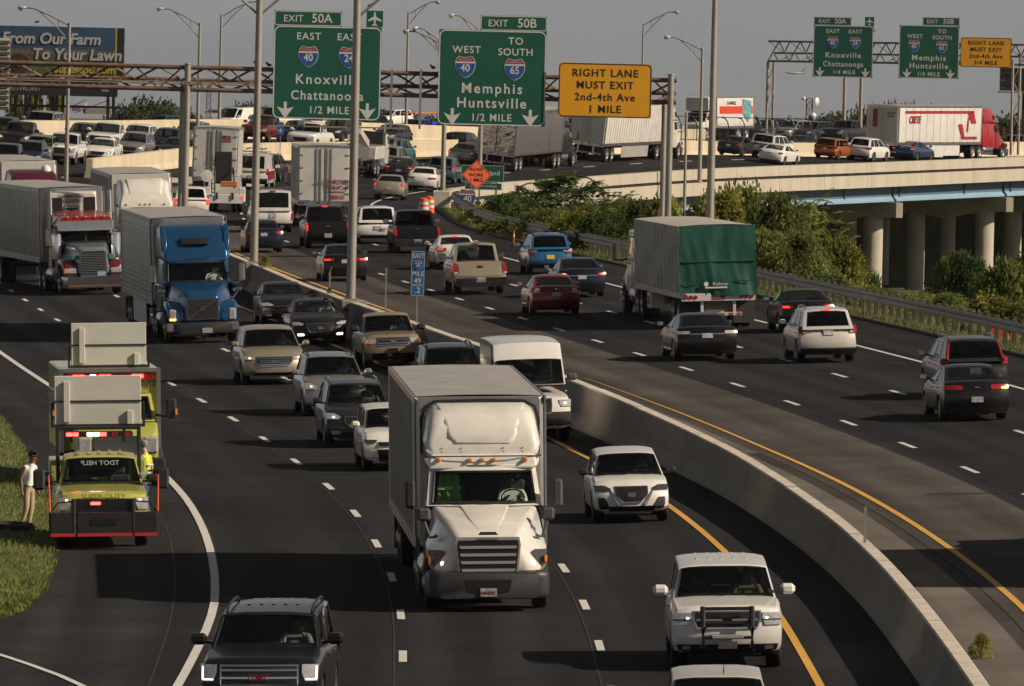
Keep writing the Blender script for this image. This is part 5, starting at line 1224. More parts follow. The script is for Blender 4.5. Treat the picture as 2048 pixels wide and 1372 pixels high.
k = MB(); k.path([(-3.70, -.9, 3.97), (-3.70, 0, 3.99), (-3.70, .9, 3.97)], .03, 6); k.obj('fairing_gasket', M_BLK, t)
k = MB(); k.path([(-2.50, -1.10, 2.93), (-2.40, -.6, 2.935), (-2.37, 0, 2.935), (-2.40, .6, 2.935), (-2.50, 1.10, 2.93)], .014, 5); k.obj('visor_seam', M_GREYPL, t)
k = MB(); k.panel(plainrows(-.10), [(1.50, -.2, .2), (1.56, -.15, .15)], 0.01, .03, 2); k.obj('hood_vent', M_BLK, t)
put(t, 972, 1216, False, ax=-1.35, dyaw=.022); BOXTRUCK = t

# ---- blue conventional tractor with silver trailer
t = thing('semi_truck', 'blue semi truck with slashed chrome-framed grille pulling a ribbed silver trailer', 'truck')
h = MB(); h.loft([(-.10, .52, .72, 1.52, .10, .50), (-.2, .62, .70, 1.62, .12, .56), (-.6, .85, .72, 1.74, .16, .68), (-1.2, 1.05, .95, 1.88, .18, .85), (-1.95, 1.14, .95, 1.98, .12, 1.0)]); h.obj('hood', P_VBLUE, t, 50)
for sg in (-1, 1):
    f = MB(); f.loft([(-.16, .22, .72, 1.05, .1), (-.3, .32, .70, 1.22, .14), (-.7, .36, 1.0, 1.38, .16), (-1.4, .36, 1.1, 1.42, .15), (-1.95, .34, .72, 1.36, .1)]); f.v = [(x, y + sg * .86, z) for x, y, z in f.v]; f.obj('fender', P_VBLUE, t, 50)
    p = MB(); p.box((-.22, sg * 1.0, .94), (.16, .26, .40), ch=.05); ho = p.obj('headlight', M_HL, t, 40); l = MB(); l.box((-.15, sg * 1.0, .80), (.04, .22, .08), ch=.02); l.obj('lamp', M_AMBL if sg < 0 else M_HL, ho)
b = MB(); b.loft([(-.0, .85, .32, .68, .1), (-.12, 1.14, .30, .70, .12), (-.6, 1.22, .30, .70, .1), (-.9, 1.22, .36, .66, .08)]); b.obj('front_bumper', M_BLK, t, 45)
for sg in (-1, 1):
    c_ = MB(); c_.box((-.14, sg * .98, .52), (.16, .46, .30), ch=.05); c_.obj('bumper_corner', M_ALU, t, 40)
p = MB(); p.panel(plainrows(-.06), [(.78, -.55, .55), (1.50, -.53, .53)], 0, .06, 2); p.obj('grille_surround', M_CHROME, t)
p = MB(); p.panel(plainrows(-.05), [(.82, -.50, .50), (1.46, -.485, .485)], 0, .06, 2); p.obj('grille', mat('grille_mesh', (.02, .02, .02), .5, var=.5, vscale=30), t)
p = MB(); p.bar((-.035, -.47, .84), (-.035, .46, 1.44), .03, .05); p.box((-.03, 0, 1.14), (.03, .16, .16), ch=.05); p.obj('slash_bar', M_CHROME, t)
textmesh('VOLVO', .05, M_INK, 'emblem_lettering', t, at(-.012, 0, 1.14) @ FX, .002)
p = MB(); p.box((.012, .14, .42), (.02, .34, .17)); p.obj('licence_plate', M_PLATE, t)
cabshell(t, P_VBLUE, -1.95, 1.97, -2.5, 2.72, -3.5, 1.12, 1.05, .8, glass=M_GLASSC)
fairing(t, P_VBLUE, [(-2.38, 1.0, 2.68, 2.76, .03), (-2.45, 1.10, 2.68, 2.95, .1, 1.06), (-2.62, 1.15, 2.7, 3.3, .16, 1.06), (-2.95, 1.18, 2.7, 3.68, .2, 1.08), (-3.4, 1.2, 2.7, 3.86, .2, 1.12), (-5.4, 1.2, 2.7, 3.92, .2, 1.14)])
sleeper(t, P_VBLUE, -3.45, -5.4, 2.75, 2.8)
for sg in (-1, 1):
    f = MB(); f.loft([(-2.50, .04, 3.0, 3.04, .01), (-2.66, .10, 3.0, 3.42, .04), (-3.0, .10, 3.2, 3.80, .05), (-3.3, .06, 3.6, 3.9, .03)]); f.v = [(x, y + sg * (1.04 + .04 * (z - 3)), z) for x, y, z in f.v]; f.obj('fairing_flare', P_VBLUE, t, 60)
b = MB(); b.panel(lambda y, z: (-2.55 - .8 * (z - 3.25) * .6 - .1 * y * y, 1), [(3.26, -.45, .45), (3.46, -.50, .50)], .09, .2, 4); b.obj('skylight', M_GRILLE, t, 40)
for sg in (-1, 1):
    bigmirror(t, -1.95, sg * 1.50, 2.28, sg, .62, .2, M_ALU if sg > 0 else M_CHROME, arm_to=(-2.1, sg * 1.1, 1.95)); bigmirror(t, -1.2, sg * 1.28, 1.72, sg, .16, .3, M_CHROME, arm_to=(-1.3, sg * 1.0, 1.5))
chassis(t, -.5, -8.2); truckwheels(t, [-1.3, -5.9, -7.2]); xb = trailer(t, -6.0, rib='h', nrib=15, side=M_TRSILV, skirt=M_TRW)
put(t, 402, 684, False, ax=-1.3); BLUETRUCK = t

# ---- classic long-nose tractor, red over slate, with refrigerated trailer
t = thing('semi_truck', 'red and slate long-nose semi truck with refrigerated trailer at the left', 'truck')
h = MB(); h.loft([(-.25, .56, .78, 1.70, .16, .50), (-.35, .64, .75, 1.78, .2, .56), (-1.2, .82, .80, 1.88, .22, .66), (-2.2, 1.0, .95, 1.98, .15, .85)]); h.obj('hood', P_CTEAL, t, 50)
st = MB()
for sg in (-1, 1): st.box((-1.2, sg * .80, 1.46), (1.7, .16, .16), rot=Matrix.Rotation(sg * -.11, 3, 'Z'))
st.obj('hood_stripe', mat('stripe_teal', (.04, .30, .24), .35, coat=.6), t)
for sg in (-1, 1):
    f = MB(); f.loft([(-.35, .24, .66, 1.12, .12), (-.5, .30, .64, 1.26, .15), (-.95, .33, 1.02, 1.40, .16), (-1.6, .33, 1.08, 1.40, .15), (-2.2, .28, .7, 1.3, .1)]); f.v = [(x, y + sg * .88, z) for x, y, z in f.v]; f.obj('fender', paint('cab_dark_red', (.10, .010, .013), .1, .3, .1), t, 50)
    p = MB(); p.box((-.34, sg * .90, .93), (.14, .44, .2), ch=.03); p.obj('headlight', M_HL, t); a_ = MB(); a_.box((-.36, sg * 1.12, .93), (.16, .07, .2), ch=.02); a_.obj('turn_signal', M_AMB, t)
    s_ = MB(); s_.tube((-3.75, sg * 1.18, 1.0), (-3.75, sg * 1.18, 4.0), .085, n=12); s_.obj('exhaust_stack', M_CHROME, t, 40)
    ac = MB(); ac.lathe([(.001, -.5), (.2, -.48), (.22, .4), (.2, .5), (.001, .52)], 14, 'z', (-2.25, sg * 1.16, 1.85)); ac.obj('air_cleaner', M_CHROME, t, 40)
p = MB(); p.panel(plainrows(-.24), [(.72, -.52, .52), (1.62, -.52, .52), (1.72, -.46, .46)], 0, .06, 4); p.obj('grille_surround', M_CHROME, t)
p = MB(); p.panel(plainrows(-.225), [(.76, -.47, .47), (1.60, -.47, .47), (1.68, -.42, .42)], 0, .05, 4); p.obj('grille', M_GRILLE, t)
for i in range(13):
    p = MB(); p.box((-.20, 0, .80 + i * .066), (.03, .94, .022)); p.obj('grille_slat', M_ALU, t)
b = MB(); b.loft([(-.02, 1.05, .28, .72, .04), (-.12, 1.22, .28, .72, .05), (-.5, 1.24, .30, .72, .04)]); bo = b.obj('front_bumper', M_CHROME, t, 30)
for i in range(18):
    l = MB(); l.disc((.0, -.93 + i * .11, .36), .02, 'x', .02, 6); l.obj('bumper_light', M_AMB, bo)
p = MB(); p.box((-.16, .30, .82), (.02, .32, .17)); p.obj('licence_plate', M_PLATEB, t)
cabshell(t, P_CTEAL, -2.2, 1.98, -2.42, 2.52, -3.6, 1.08, 1.04, .8, glass=M_GLASS, split=True, bul=.06)
b = MB(); b.loft([(-2.06, 1.08, 2.46, 2.52, .02), (-2.14, 1.12, 2.46, 2.84, .04, 1.08), (-2.3, 1.12, 2.46, 2.86, .04, 1.08)]); b.obj('sun_visor', M_ALU, t, 30)
b = MB(); b.loft([(-2.2, 1.10, 2.5, 3.0, .14, 1.02), (-3.0, 1.12, 2.5, 3.08, .16, 1.02), (-3.7, 1.12, 2.5, 3.08, .14, 1.02)]); b.obj('cab_roof', P_CRED, t, 45)
sleeper(t, P_CRED, -3.6, -5.2, 3.05, 3.1, w=1.14); markers(t, -2.16, 3.0, (-.72, -.36, 0, .36, .72), r=.045)
for y in (-.92, .86):
    b = MB(); b.box((-2.3, y, 3.12), (.16, .24, .12), ch=.03); b.obj('spot_lamp', M_CHROME, t)
for sg in (-1, 1): bigmirror(t, -2.3, sg * 1.48, 2.2, sg, .72, .2, M_CHROME)
chassis(t, -.6, -8.2); truckwheels(t, [-1.45, -6.0, -7.3]); xb = trailer(t, -6.2, rib='v', nrib=26, side=M_TRSILV)
# refrigeration unit on the trailer front
b = MB(); b.loft([(-6.21, 1.02, 2.05, 3.92, .05, 1.0), (-5.9, 1.0, 2.1, 3.9, .12, .95), (-5.72, .92, 2.15, 3.85, .18, .88)]); ru = b.obj('reefer_unit', M_TRW, t, 45)
for sg in (-1, 1):
    g = MB(); g.box((-5.72, sg * .66, 3.1), (.06, .46, 1.2), ch=.05); go = g.obj('vent', M_GRILLE, ru)
for i, (txt, sz, zz) in enumerate((('THERMO KING', .15, 3.74), ('R5250250', .19, 3.55))): textmesh(txt, sz, M_INK, 'lettering', t, at(-5.69, -.06, zz) @ FX, .003, .012)
lb = MB(); lb.box((-5.705, -.06, 3.12), (.03, .62, .5)); lo = lb.obj('logo_frame', M_INK, t); lw = MB(); lw.box((-5.695, -.06, 3.12), (.03, .55, .43)); lw.obj('logo_field', M_WHT, t)
lt = MB(); lt.box((-5.685, -.06, 3.25), (.03, .5, .1)); lt.box((-5.684, -.06, 3.08), (.03, .12, .32)); lt.obj('logo_letter', M_INK, t)
lc = MB()
for sg in (-1, 1): lc.box((-5.685, -.06 + sg * .17, 3.07), (.03, .16, .2))
lc.obj('logo_accent', mat('logo_cyan', (.05, .35, .5), .4), t)
ly = MB(); ly.box((-5.69, -.06, 2.75), (.03, .26, .08)); ly.obj('warning_label', mat('label_yellow', (.7, .5, .02), .5), t)
put(t, 180, 588, False, ax=-1.45, dyaw=.085)

# ---- white aero tractor behind the blue one
t = thing('semi_truck', 'white semi truck whose smooth roof fairing rises behind the blue truck', 'truck')
aero_nose(t, P_CABW, M_GREYPL, lit=False); cabshell(t, P_CABW, -1.95, 1.98, -2.5, 2.72, -3.5, 1.12, 1.05, .8)
fairing(t, P_CABW, [(-2.40, 1.05, 2.68, 2.78, .03), (-2.48, 1.12, 2.68, 3.0, .1, 1.06), (-2.72, 1.16, 2.7, 3.4, .2, 1.0), (-3.1, 1.18, 2.7, 3.75, .22, 1.02), (-3.6, 1.2, 2.7, 3.88, .2, 1.06), (-5.4, 1.2, 2.7, 3.9, .2, 1.08)])
b = MB(); b.loft([(-2.55, .62, 2.98, 3.05, .03, .58), (-2.70, .78, 2.98, 3.42, .1, .7), (-3.1, .84, 3.0, 3.82, .12, .78), (-3.5, .84, 3.1, 3.93, .1, .8)]); b.obj('fairing_bulge', P_CABW, t, 50)
sleeper(t, P_CABW, -3.45, -5.4, 2.75, 2.8); markers(t, -2.42, 2.88, (-.8, -.2, 0, .2, .8)); chassis(t, -.5, -8.2); truckwheels(t, [-1.35, -5.9, -7.2])
for sg in (-1, 1):
    bigmirror(t, -1.95, sg * 1.46, 2.22, sg, .56, .2, M_GREYPL, arm_to=(-2.0, sg * 1.1, 1.95)); s_ = MB(); s_.tube((-5.55, sg * 1.1, 1.0), (-5.55, sg * 1.1, 3.7), .08, n=10); s_.obj('exhaust_stack', M_CHROME, t, 40)
trailer(t, -6.2, rib='v', nrib=30, side=M_TRW); put(t, 297, 548, False, ax=-1.35)
# ---- maroon tractor top behind the refrigerated trailer
t = thing('semi_truck', 'maroon roofed semi truck with white dome and trailer at the far left', 'truck')
aero_nose(t, P_MAR, M_GREYPL, lit=False); cabshell(t, P_MAR, -1.95, 1.98, -2.5, 2.72, -3.5, 1.12, 1.05, .8)
fairing(t, P_MAR, [(-2.40, 1.05, 2.68, 2.78, .03), (-2.6, 1.14, 2.68, 3.2, .14, 1.06), (-3.1, 1.18, 2.7, 3.6, .2, 1.04), (-5.4, 1.2, 2.7, 3.75, .2, 1.08)]); sleeper(t, P_MAR, -3.45, -5.4, 2.75, 2.8)
b = MB(); b.lathe([(.001, .3), (.14, .26), (.22, .14), (.24, 0)], 14, 'z', (-3.9, .62, 3.66)); b.obj('satellite_dome', M_WHT, t, 60)
chassis(t, -.5, -8.2); truckwheels(t, [-1.35, -5.9, -7.2]); trailer(t, -6.2, rib='v', nrib=30, side=M_TRW)
for sg in (-1, 1): bigmirror(t, -1.95, sg * 1.46, 2.22, sg, .56, .2, M_GREYPL, arm_to=(-2.0, sg * 1.1, 1.95))
put(t, 76, 508, False, ax=-1.35, dyaw=.05)

# ---- departing truck with green tarp
M_TARP = mat('tarp_grey', (0.27, 0.275, 0.255), 0.55, var=0.22, vscale=0.7, bump=0.3, bscale=2.0, dirt=0.4, dcol=(0.16, 0.155, 0.14), dscale=0.8)
M_TARPG = mat('tarp_green', (0.006, 0.070, 0.048), 0.5, var=0.2, vscale=0.9)
M_TARPT = mat('tarp_roof', (0.40, 0.375, 0.33), 0.6, var=0.1, vscale=0.8)
t = thing('semi_truck', 'flatbed semi truck with grey side tarp and green rear curtain', 'truck')
aero_nose(t, P_CABW, P_CABW, lit=False); cabshell(t, P_CABW, -1.95, 1.98, -2.5, 2.72, -3.5, 1.12, 1.05, .8); sleeper(t, P_CABW, -3.45, -5.2, 2.8, 3.0)
fairing(t, P_CABW, [(-2.4, 1.05, 2.7, 2.8, .03), (-2.7, 1.12, 2.7, 3.0, .1), (-5.2, 1.16, 2.7, 3.1, .15)])
for sg in (-1, 1): bigmirror(t, -1.9, sg * 1.5, 2.2, sg, .62, .22, M_BLK, arm_to=(-2.0, sg * 1.1, 1.95))
chassis(t, -.5, -8.4); truckwheels(t, [-1.35, -5.7, -7.0])
xf, xb, hw, z0, z1 = -6.0, -19.6, 1.29, 1.22, 3.45
f = MB(); f.box(((xf + xb) / 2, 0, z0 - .1), (xf - xb, 2.58, .2)); f.obj('flatbed', M_ALU, t); chs = MB()
for sg in (-1, 1): chs.box(((xf + xb) / 2, sg * .5, z0 - .35), (xf - xb - 1, .12, .34))
chs.obj('chassis', M_FRAME, t)
nseg = 13
for sg in (-1, 1):
    for i in range(nseg):
        xa, xc = xb + (xf - xb) * i / nseg, xb + (xf - xb) * (i + 1) / nseg; k = MB()
        k.grid(lambda u, v: (xa + (xc - xa) * u, sg * (hw + .015 - .055 * sin(pi * u) ** .7 + .012 * sin(v * 9 + i)), z0 - .05 + (z1 - z0 + .05) * v), [j / 8 for j in range(9)], [j / 6 for j in range(7)]); k.obj('side_tarp', M_TARP, t, 60)
for i in range(nseg):
    xa, xc = xb + (xf - xb) * i / nseg, xb + (xf - xb) * (i + 1) / nseg; k = MB()
    k.grid(lambda u, v: (xa + (xc - xa) * v, u * hw, z1 + .06 * (1 - abs(u) ** 3) - .02 * sin(pi * v)), [-1, -.8, -.4, 0, .4, .8, 1], [0, .5, 1]); k.obj('roof_tarp', M_TARPT, t, 60)
def curt(u, v):
    w = .035 * noise.noise(Vector((u * 3 + v, v * 1.2, 4))) + .03 * noise.noise(Vector((u * 7 - v * 2, v * 2, 9))) * (1 - v * .6) + .05 * sin(u * 3 - v * 5) * (1 - v) ** 2; return (xb - .06 + w - .05 * (1 - v), u * (hw + .012), z0 - .12 + (z1 - z0 + .14) * v)
k = MB(); k.grid(curt, [i / 30 * 2 - 1 for i in range(31)], [i / 24 for i in range(25)]); cu = k.obj('rear_curtain', M_TARPG, t, 70)
k = MB()
for zz in (z0 + 1.05,): k.tube((xb - .1, -hw + .05, zz), (xb - .1, hw - .05, zz - .02), .03, n=6)
k.obj('curtain_seam', M_TARPG, cu, 40)
for (y0, y1, zz) in ((-1.15, -.6, 1.62), (.5, 1.1, 1.64)):
    k = MB(); k.path([(xb - .17, y0, zz), (xb - .18, (y0 + y1) / 2, zz - .05), (xb - .17, y1, zz + .02)], .018, 5); k.obj('tie_strap', M_BLK, cu)
textmesh('Rolltarp', .16, M_WHT, 'lettering', t, at(xb - .17, -.05, 1.50) @ RX, .003, .0, shear=.2); k = MB(); k.disc((xb - .17, .42, 1.50), .08, 'x', .02, 14); k.obj('lettering_disc', M_WHT, t); k = MB(); k.box((xb - .17, .08, 1.38), (.01, .75, .05)); k.obj('lettering_bar', M_WHT, t)
k = MB(); k.box((xb - .02, 0, 1.06), (.12, 2.5, .26)); k.obj('rear_sill', M_TRW, t)
for sg in (-1, 1):
    for j in range(3):
        l = MB(); l.disc((xb - .09, sg * (1.12 - .17 * j), 1.06), .07, 'x', .03, 12); l.obj('tail_lamp', M_TL, t, 40)
    g = MB(); g.box((xb + .05, sg * .55, .72), (.1, .1, .5)); g.obj('guard_post', M_TRW, t); g = MB(); g.box((xb + .5, sg * .92, .58), (.03, .72, .85)); g.obj('mud_flap', M_FLAP, t)
g = MB(); g.box((xb + .02, 0, .48), (.1, 1.6, .11)); g.obj('underride_guard', M_TRW, t); g = MB(); g.box((xb - .085, 0, 1.06), (.012, .45, .2)); g.obj('plate_panel', mat('rust_panel', (.17, .06, .05), .7), t)
g = MB(); g.box((xb + .12, -.02, .76), (.03, .95, .42)); g.obj('rear_panel', mat('grimy_panel', (.12, .11, .1), .7, dirt=.5, dscale=3), t)
for j in range(6):
    g = MB(); g.box((xb - .035, -.7 + j * .28, .48), (.01, .14, .07)); g.obj('reflector_strip', M_REFL, t)
g = MB(); g.box((xf - 4.2, 1.05, .72), (1.1, .5, .55), ch=.03); tb = g.obj('tool_box', M_TRW, t); g = MB(); g.lathe([(.001, 0), (.3, 0), (.3, .02), (.001, .02)], 16, 'y', (xf - 4.2, 1.31, .72)); g.v = [(xf - 4.2 + (x - xf + 4.2) * 1.2, y, .72 + (z - .72) * .55) for x, y, z in g.v]; g.obj('tool_box_emblem', mat('emblem_red', (.45, .03, .03), .4), t)
truckwheels(t, [xb + 1.3, xb + 2.9], first_single=False)
put(t, 1428, 655, True, ax=19.6 - 1.3)
# ---- dark trailer with mirrored doors and black tractor on the curve
def aerotruck(name, label, pm, L, px, py, side, **kw):
    t = thing(name, label, 'truck'); aero_nose(t, pm, M_GREYPL, lit=False); cabshell(t, pm, -1.95, 1.98, -2.5, 2.72, -3.4, 1.12, 1.05, .8, sidewin=(.30, .93))
    fairing(t, pm, [(-2.40, 1.05, 2.68, 2.78, .03), (-2.6, 1.14, 2.68, 3.1, .14, 1.04), (-3.0, 1.18, 2.7, 3.55, .2, 1.02), (-3.6, 1.2, 2.7, 3.85, .2, 1.06), (-5.4, 1.2, 2.7, 3.92, .2, 1.08)]); sleeper(t, pm, -3.4, -5.4, 2.75, 2.8)
    for sg in (-1, 1):
        bigmirror(t, -1.9, sg * 1.46, 2.22, sg, .56, .2, M_BLK, arm_to=(-2.0, sg * 1.1, 1.95)); w_ = MB(); w_.prism([(-3.3, 3.0), (-3.5, 3.05), (-3.42, 3.35), (-3.28, 3.3)], 'y', sg * 1.1, sg * 1.215); w_.obj('sleeper_window', M_GRILLE, t)
        fsk = MB(); fsk.box((-4.3, sg * 1.16, .66), (2.1, .06, .6), ch=.02); fsk.obj('side_fairing', kw.get('skm', pm), t)
    chassis(t, -.5, -8.2, tank_m=M_ALU); truckwheels(t, [-1.35, -5.9, -7.2]); xb = trailer(t, -5.9 - kw.get('gap', 0), L=L, side=side, rib=kw.get('rib', 'v'), nrib=kw.get('nrib', 13), skirt=kw.get('skirt'), door_m=kw.get('door_m'), roof=kw.get('roof'))
    put(t, px, py, True, ax=abs(xb) - 2.8, dyaw=kw.get('dyaw', 0)); return t, xb
M_QUILT = mat('quilted_steel', (0.19, 0.19, 0.20), 0.4, 0.6, var=0.35, vscale=6, stretch=(.5, 1, 4)); M_MIRR = mat('polished_steel', (0.55, 0.53, 0.5), 0.12, 1.0, bump=0.5, bscale=2.2)
t, xb = aerotruck('semi_truck', 'black semi truck with grey reefer trailer and mirror-bright rear doors', P_CBLK, 14.6, 1006, 339, M_QUILT, rib=None, door_m=M_MIRR)
t, xb = aerotruck('semi_truck', 'white semi truck with plain cream trailer crossing in front of the rental truck', P_CABW, 16.1, 1190, 321, M_TRW, nrib=26, skirt=M_TRROOF)
t, xb = aerotruck('semi_truck', 'bright red semi truck pulling a white trailer with red stripes on the bridge', P_CRED, 16.1, 1792, 317, M_TRW, nrib=12, dyaw=-.04, skirt=M_TRW, skm=M_GREYPL)
CRETE, cxb = t, xb
y_ = -1.335
S_ = MB(); S_.box((cxb + 7.8, y_, 3.62), (13.2, .012, .2)); S_.obj('side_stripe', M_INKR, t)
S_ = MB(); S_.prism([(cxb + 14.2, 3.72), (cxb + 14.9, 2.75), (cxb + 14.0, 2.75), (cxb + 13.2, 3.52)], 'y', y_ - .006, y_ + .006); S_.obj('side_stripe', M_INKR, t)
S_ = MB(); S_.prism([(cxb + 11.4, 2.70), (cxb + 12.2, 2.70), (cxb + 12.7, 1.75), (cxb + 15.1, 1.75), (cxb + 15.1, 1.55), (cxb + 12.2, 1.55)], 'y', y_ - .006, y_ + .006); S_.obj('side_stripe', M_INKR, t)
textmesh('CRETE', .75, M_INKR, 'side_lettering', t, at(cxb + 3.0, y_ - .006, 3.02) @ RY_, .006, .03, shear=.2)
textmesh('1', 1.4, M_INKR, 'side_emblem', t, at(cxb + 13.2, y_ - .006, 2.6) @ RY_, .006, .04, shear=.15)
textmesh('CRETE', .26, M_INKR, 'door_lettering', t, at(cxb - .06, -.62, 3.5) @ RX, .005, .02, shear=.2); textmesh('CARRIER', .17, M_INK, 'door_lettering', t, at(cxb - .06, -.62, 3.27) @ RX, .005, .01); textmesh('1', 1.7, M_INKR, 'door_emblem', t, at(cxb - .06, .62, 3.05) @ RX, .005, .06)

# ---- white box trailer 'CHURCHILL' seen from behind
t = thing('semi_truck', 'white trailer with ribbed side and red company lettering on its right rear door', 'truck')
sleeper(t, P_CABW, -2.6, -5.2, 2.9, 3.2); cabshell(t, P_CABW, -1.95, 1.98, -2.5, 2.72, -3.4, 1.12, 1.05, .8); aero_nose(t, P_CABW, M_GREYPL, lit=False); chassis(t, -.5, -8.2); truckwheels(t, [-1.35, -5.9, -7.2])
for sg in (-1, 1): bigmirror(t, -1.9, sg * 1.46, 2.22, sg, .56, .2, M_BLK, arm_to=(-2.0, sg * 1.1, 1.95))
xb = trailer(t, -5.9, L=8.8, side=M_TRW, rib='v', nrib=26, door_m=M_TRW)
for txt, sz, zz in (('CHURCHILL', .30, 2.28), ('DETROIT, MI', .25, 2.0), ('churchilltrans.com', .14, 1.80), ('980616', .30, 1.52)): textmesh(txt, sz, M_INKR, 'door_lettering', t, at(xb - .075, -.66, zz) @ RX, .004, .015, xs=.85)
k = MB(); k.box((xb - .05, .95, 1.30), (.02, .5, .1)); k.obj('door_sticker', mat('sticker_blue', (.05, .15, .4), .4), t); put(t, 642, 452, True, ax=abs(xb) - 2.8)

# ---- tall white box truck with flag and the lift truck before it
t = thing('box_truck', 'tall white box truck with a small faded flag on its rear door', 'truck')
cabshell(t, P_CABW, -.8, 1.7, -1.3, 2.45, -2.3, 1.05, 1.0, .7); h = MB(); h.loft([(-.05, .9, .6, 1.4, .1), (-.85, 1.03, .7, 1.68, .1)]); h.obj('hood', P_CABW, t, 40); b = MB(); b.box((0, 0, .55), (.2, 2.2, .3), ch=.05); b.obj('front_bumper', M_GREYPL, t)
chassis(t, -.4, -9.5, tanks=False); xb = trailer(t, -2.45, L=7.3, W=2.5, z0=1.05, z1=4.0, nrib=18, legs=False, axle=-1.9); truckwheels(t, [-.9])
for i in range(5):
    k = MB(); k.box((xb - .055, -.62, 3.55 - .08 * i), (.01, .5, .045)); k.obj('flag_stripe', mat('flag_red', (.3, .05, .05), .6), t)
k = MB(); k.box((xb - .057, -.46, 3.50), (.012, .2, .16)); k.obj('flag_canton', mat('flag_blue', (.03, .04, .12), .6), t); put(t, 430, 396, True, ax=abs(xb) - 1.9)
t = thing('lift_truck', 'white utility truck with raised black tank before the tall box truck', 'truck')
cabshell(t, P_WHITE, -1.4, 1.25, -1.9, 1.85, -2.9, .98, .85, .5); h = MB(); h.loft([(-.05, .92, .45, 1.05, .1), (-1.45, .98, .5, 1.22, .08)]); h.obj('hood', P_WHITE, t, 40); chassis(t, -.4, -6.2, tanks=False)
for sg in (-1, 1):
    k = MB(); k.box((-4.6, sg * .92, .95), (3.0, .34, .75), ch=.03); k.obj('service_body', P_WHITE, t); k = MB(); k.box((-6.13, sg * .92, .80), (.04, .16, .2), ch=.02); k.obj('tail_lamp', M_TLL if sg < 0 else M_TL, t)
k = MB(); k.box((-6.1, 0, .72), (.08, 2.1, .5), ch=.02); k.obj('tailgate', P_WHITE, t); k = MB(); k.box((-4.5, .1, 2.35), (1.2, .9, 1.7), ch=.04); k.obj('raised_tank', M_BLK, t)
for yy in (.55, .72):
    k = MB(); k.tube((-5.2, yy, .9), (-5.0, yy, 3.0), .04, n=6); k.obj('mast', M_GREYPL, t)
for i in range(8):
    k = MB(); k.tube((-5.18 + .02 * i, .55, 1.0 + .25 * i), (-5.18 + .02 * i, .72, 1.0 + .25 * i), .025, n=6); k.obj('mast_rung', M_GREYPL, t)
k = MB(); k.lathe([(.001, -.4), (.32, -.38), (.34, .38), (.001, .4)], 14, 'x', (-4.8, .98, 1.9)); k.obj('white_drum', P_WHITE, t, 40); k = MB(); k.path([(-5.6, -.5, 1.3), (-5.4, -.45, 2.1), (-5.0, -.4, 2.35), (-4.6, -.42, 2.0)], .05, 6); k.obj('hose', M_BLK, t, 50)
k = MB(); k.box((-5.2, -.2, 1.5), (.9, .9, .3), ch=.03); k.obj('orange_bin', mat('bin_orange', (.5, .14, .03), .6), t); truckwheels(t, [-1.0, -4.6], w=.98, r=.42); put(t, 449, 424, True, ax=4.6)

# ---- white tow truck seen beside the silver suv
t = thing('tow_truck', 'white heavy tow truck with steel boom right of the lettered trailer', 'truck')
cabshell(t, P_CABW, -1.8, 1.95, -2.1, 2.65, -3.3, 1.12, 1.06, .8); h = MB(); h.loft([(-.1, .7, .8, 1.6, .12), (-.5, .95, .8, 1.75, .15), (-1.85, 1.1, .9, 1.93, .12)]); h.obj('hood', P_CABW, t, 45); b = MB(); b.box((0, 0, .55), (.2, 2.4, .35), ch=.05); b.obj('front_bumper', M_CHROME, t)
chassis(t, -.4, -8.5); truckwheels(t, [-1.35, -5.8, -7.1])
for sg in (-1, 1):
    k = MB(); k.box((-5.9, sg * 1.0, 1.55), (3.6, .5, .8), ch=.04); k.obj('service_body', P_WHITE, t); k = MB(); k.tube((-3.6, sg * 1.05, 1.2), (-3.6, sg * 1.05, 3.4), .07, n=10); k.obj('exhaust_stack', M_CHROME, t, 40); bigmirror(t, -1.9, sg * 1.5, 2.2, sg, .5, .2, M_CHROME)
k = MB(); k.bar((-4.2, 0, 2.0), (-8.0, 0, 2.9), .4, .4); k.obj('boom', P_WHITE, t); k = MB(); k.box((-3.9, 0, 2.4), (.3, 2.0, .8)); k.obj('headache_rack', M_GRILLE, t); put(t, 712, 352, True, ax=7.1)
# ---- red and white service van
c = car('van', 'service_van', 'white service van with red side and yellow stripe right of the tall box truck', 'van', P_WHITE, G_AW, L=5.9, W=2.0, H=2.15, rim='steel', front=fr(), rear=rr_(tz=(.42, .58), ty=(.88, 1.0), lit=None, plate=M_PLATE, bump=M_BLK, pz=.34))
c['P']('stripe', c['SR'], [(.475, -.86, .86), (.51, -.86, .86)], mat('label_yellow', (.7, .5, .02), .5), .02, .02, n=6)
for sg in (-1, 1):
    k = MB(); k.box((-.6, sg * (c['hw'] + .005), .85), (4.2, .02, .5)); k.obj('side_panel', P_CRED, c['root'])
k = MB()
for v in (.15, .5, .85):
    q0, q1 = c['pt'](-.95, v), c['pt'](.95, v); k.bar((q0[0], q0[1], q0[2] + .15), (q1[0], q1[1], q1[2] + .15), .05, .05)
for yy in (-.5, -.2, .4): k.bar((1.0, yy, 2.38), (-2.6, yy, 2.38), .06, .08)
k.obj('ladder_rack', M_ALU, c['root']); put(c, 505, 378, True)
far('suv', 'black_suv', 'dark suv with yellow-green roof load between the service van and lettered trailer', P_CHAR, 532, 362, True, rails=M_BLK, rk=dict(tz=(.5, .62), ty=(.8, 1), lit=M_TLL))
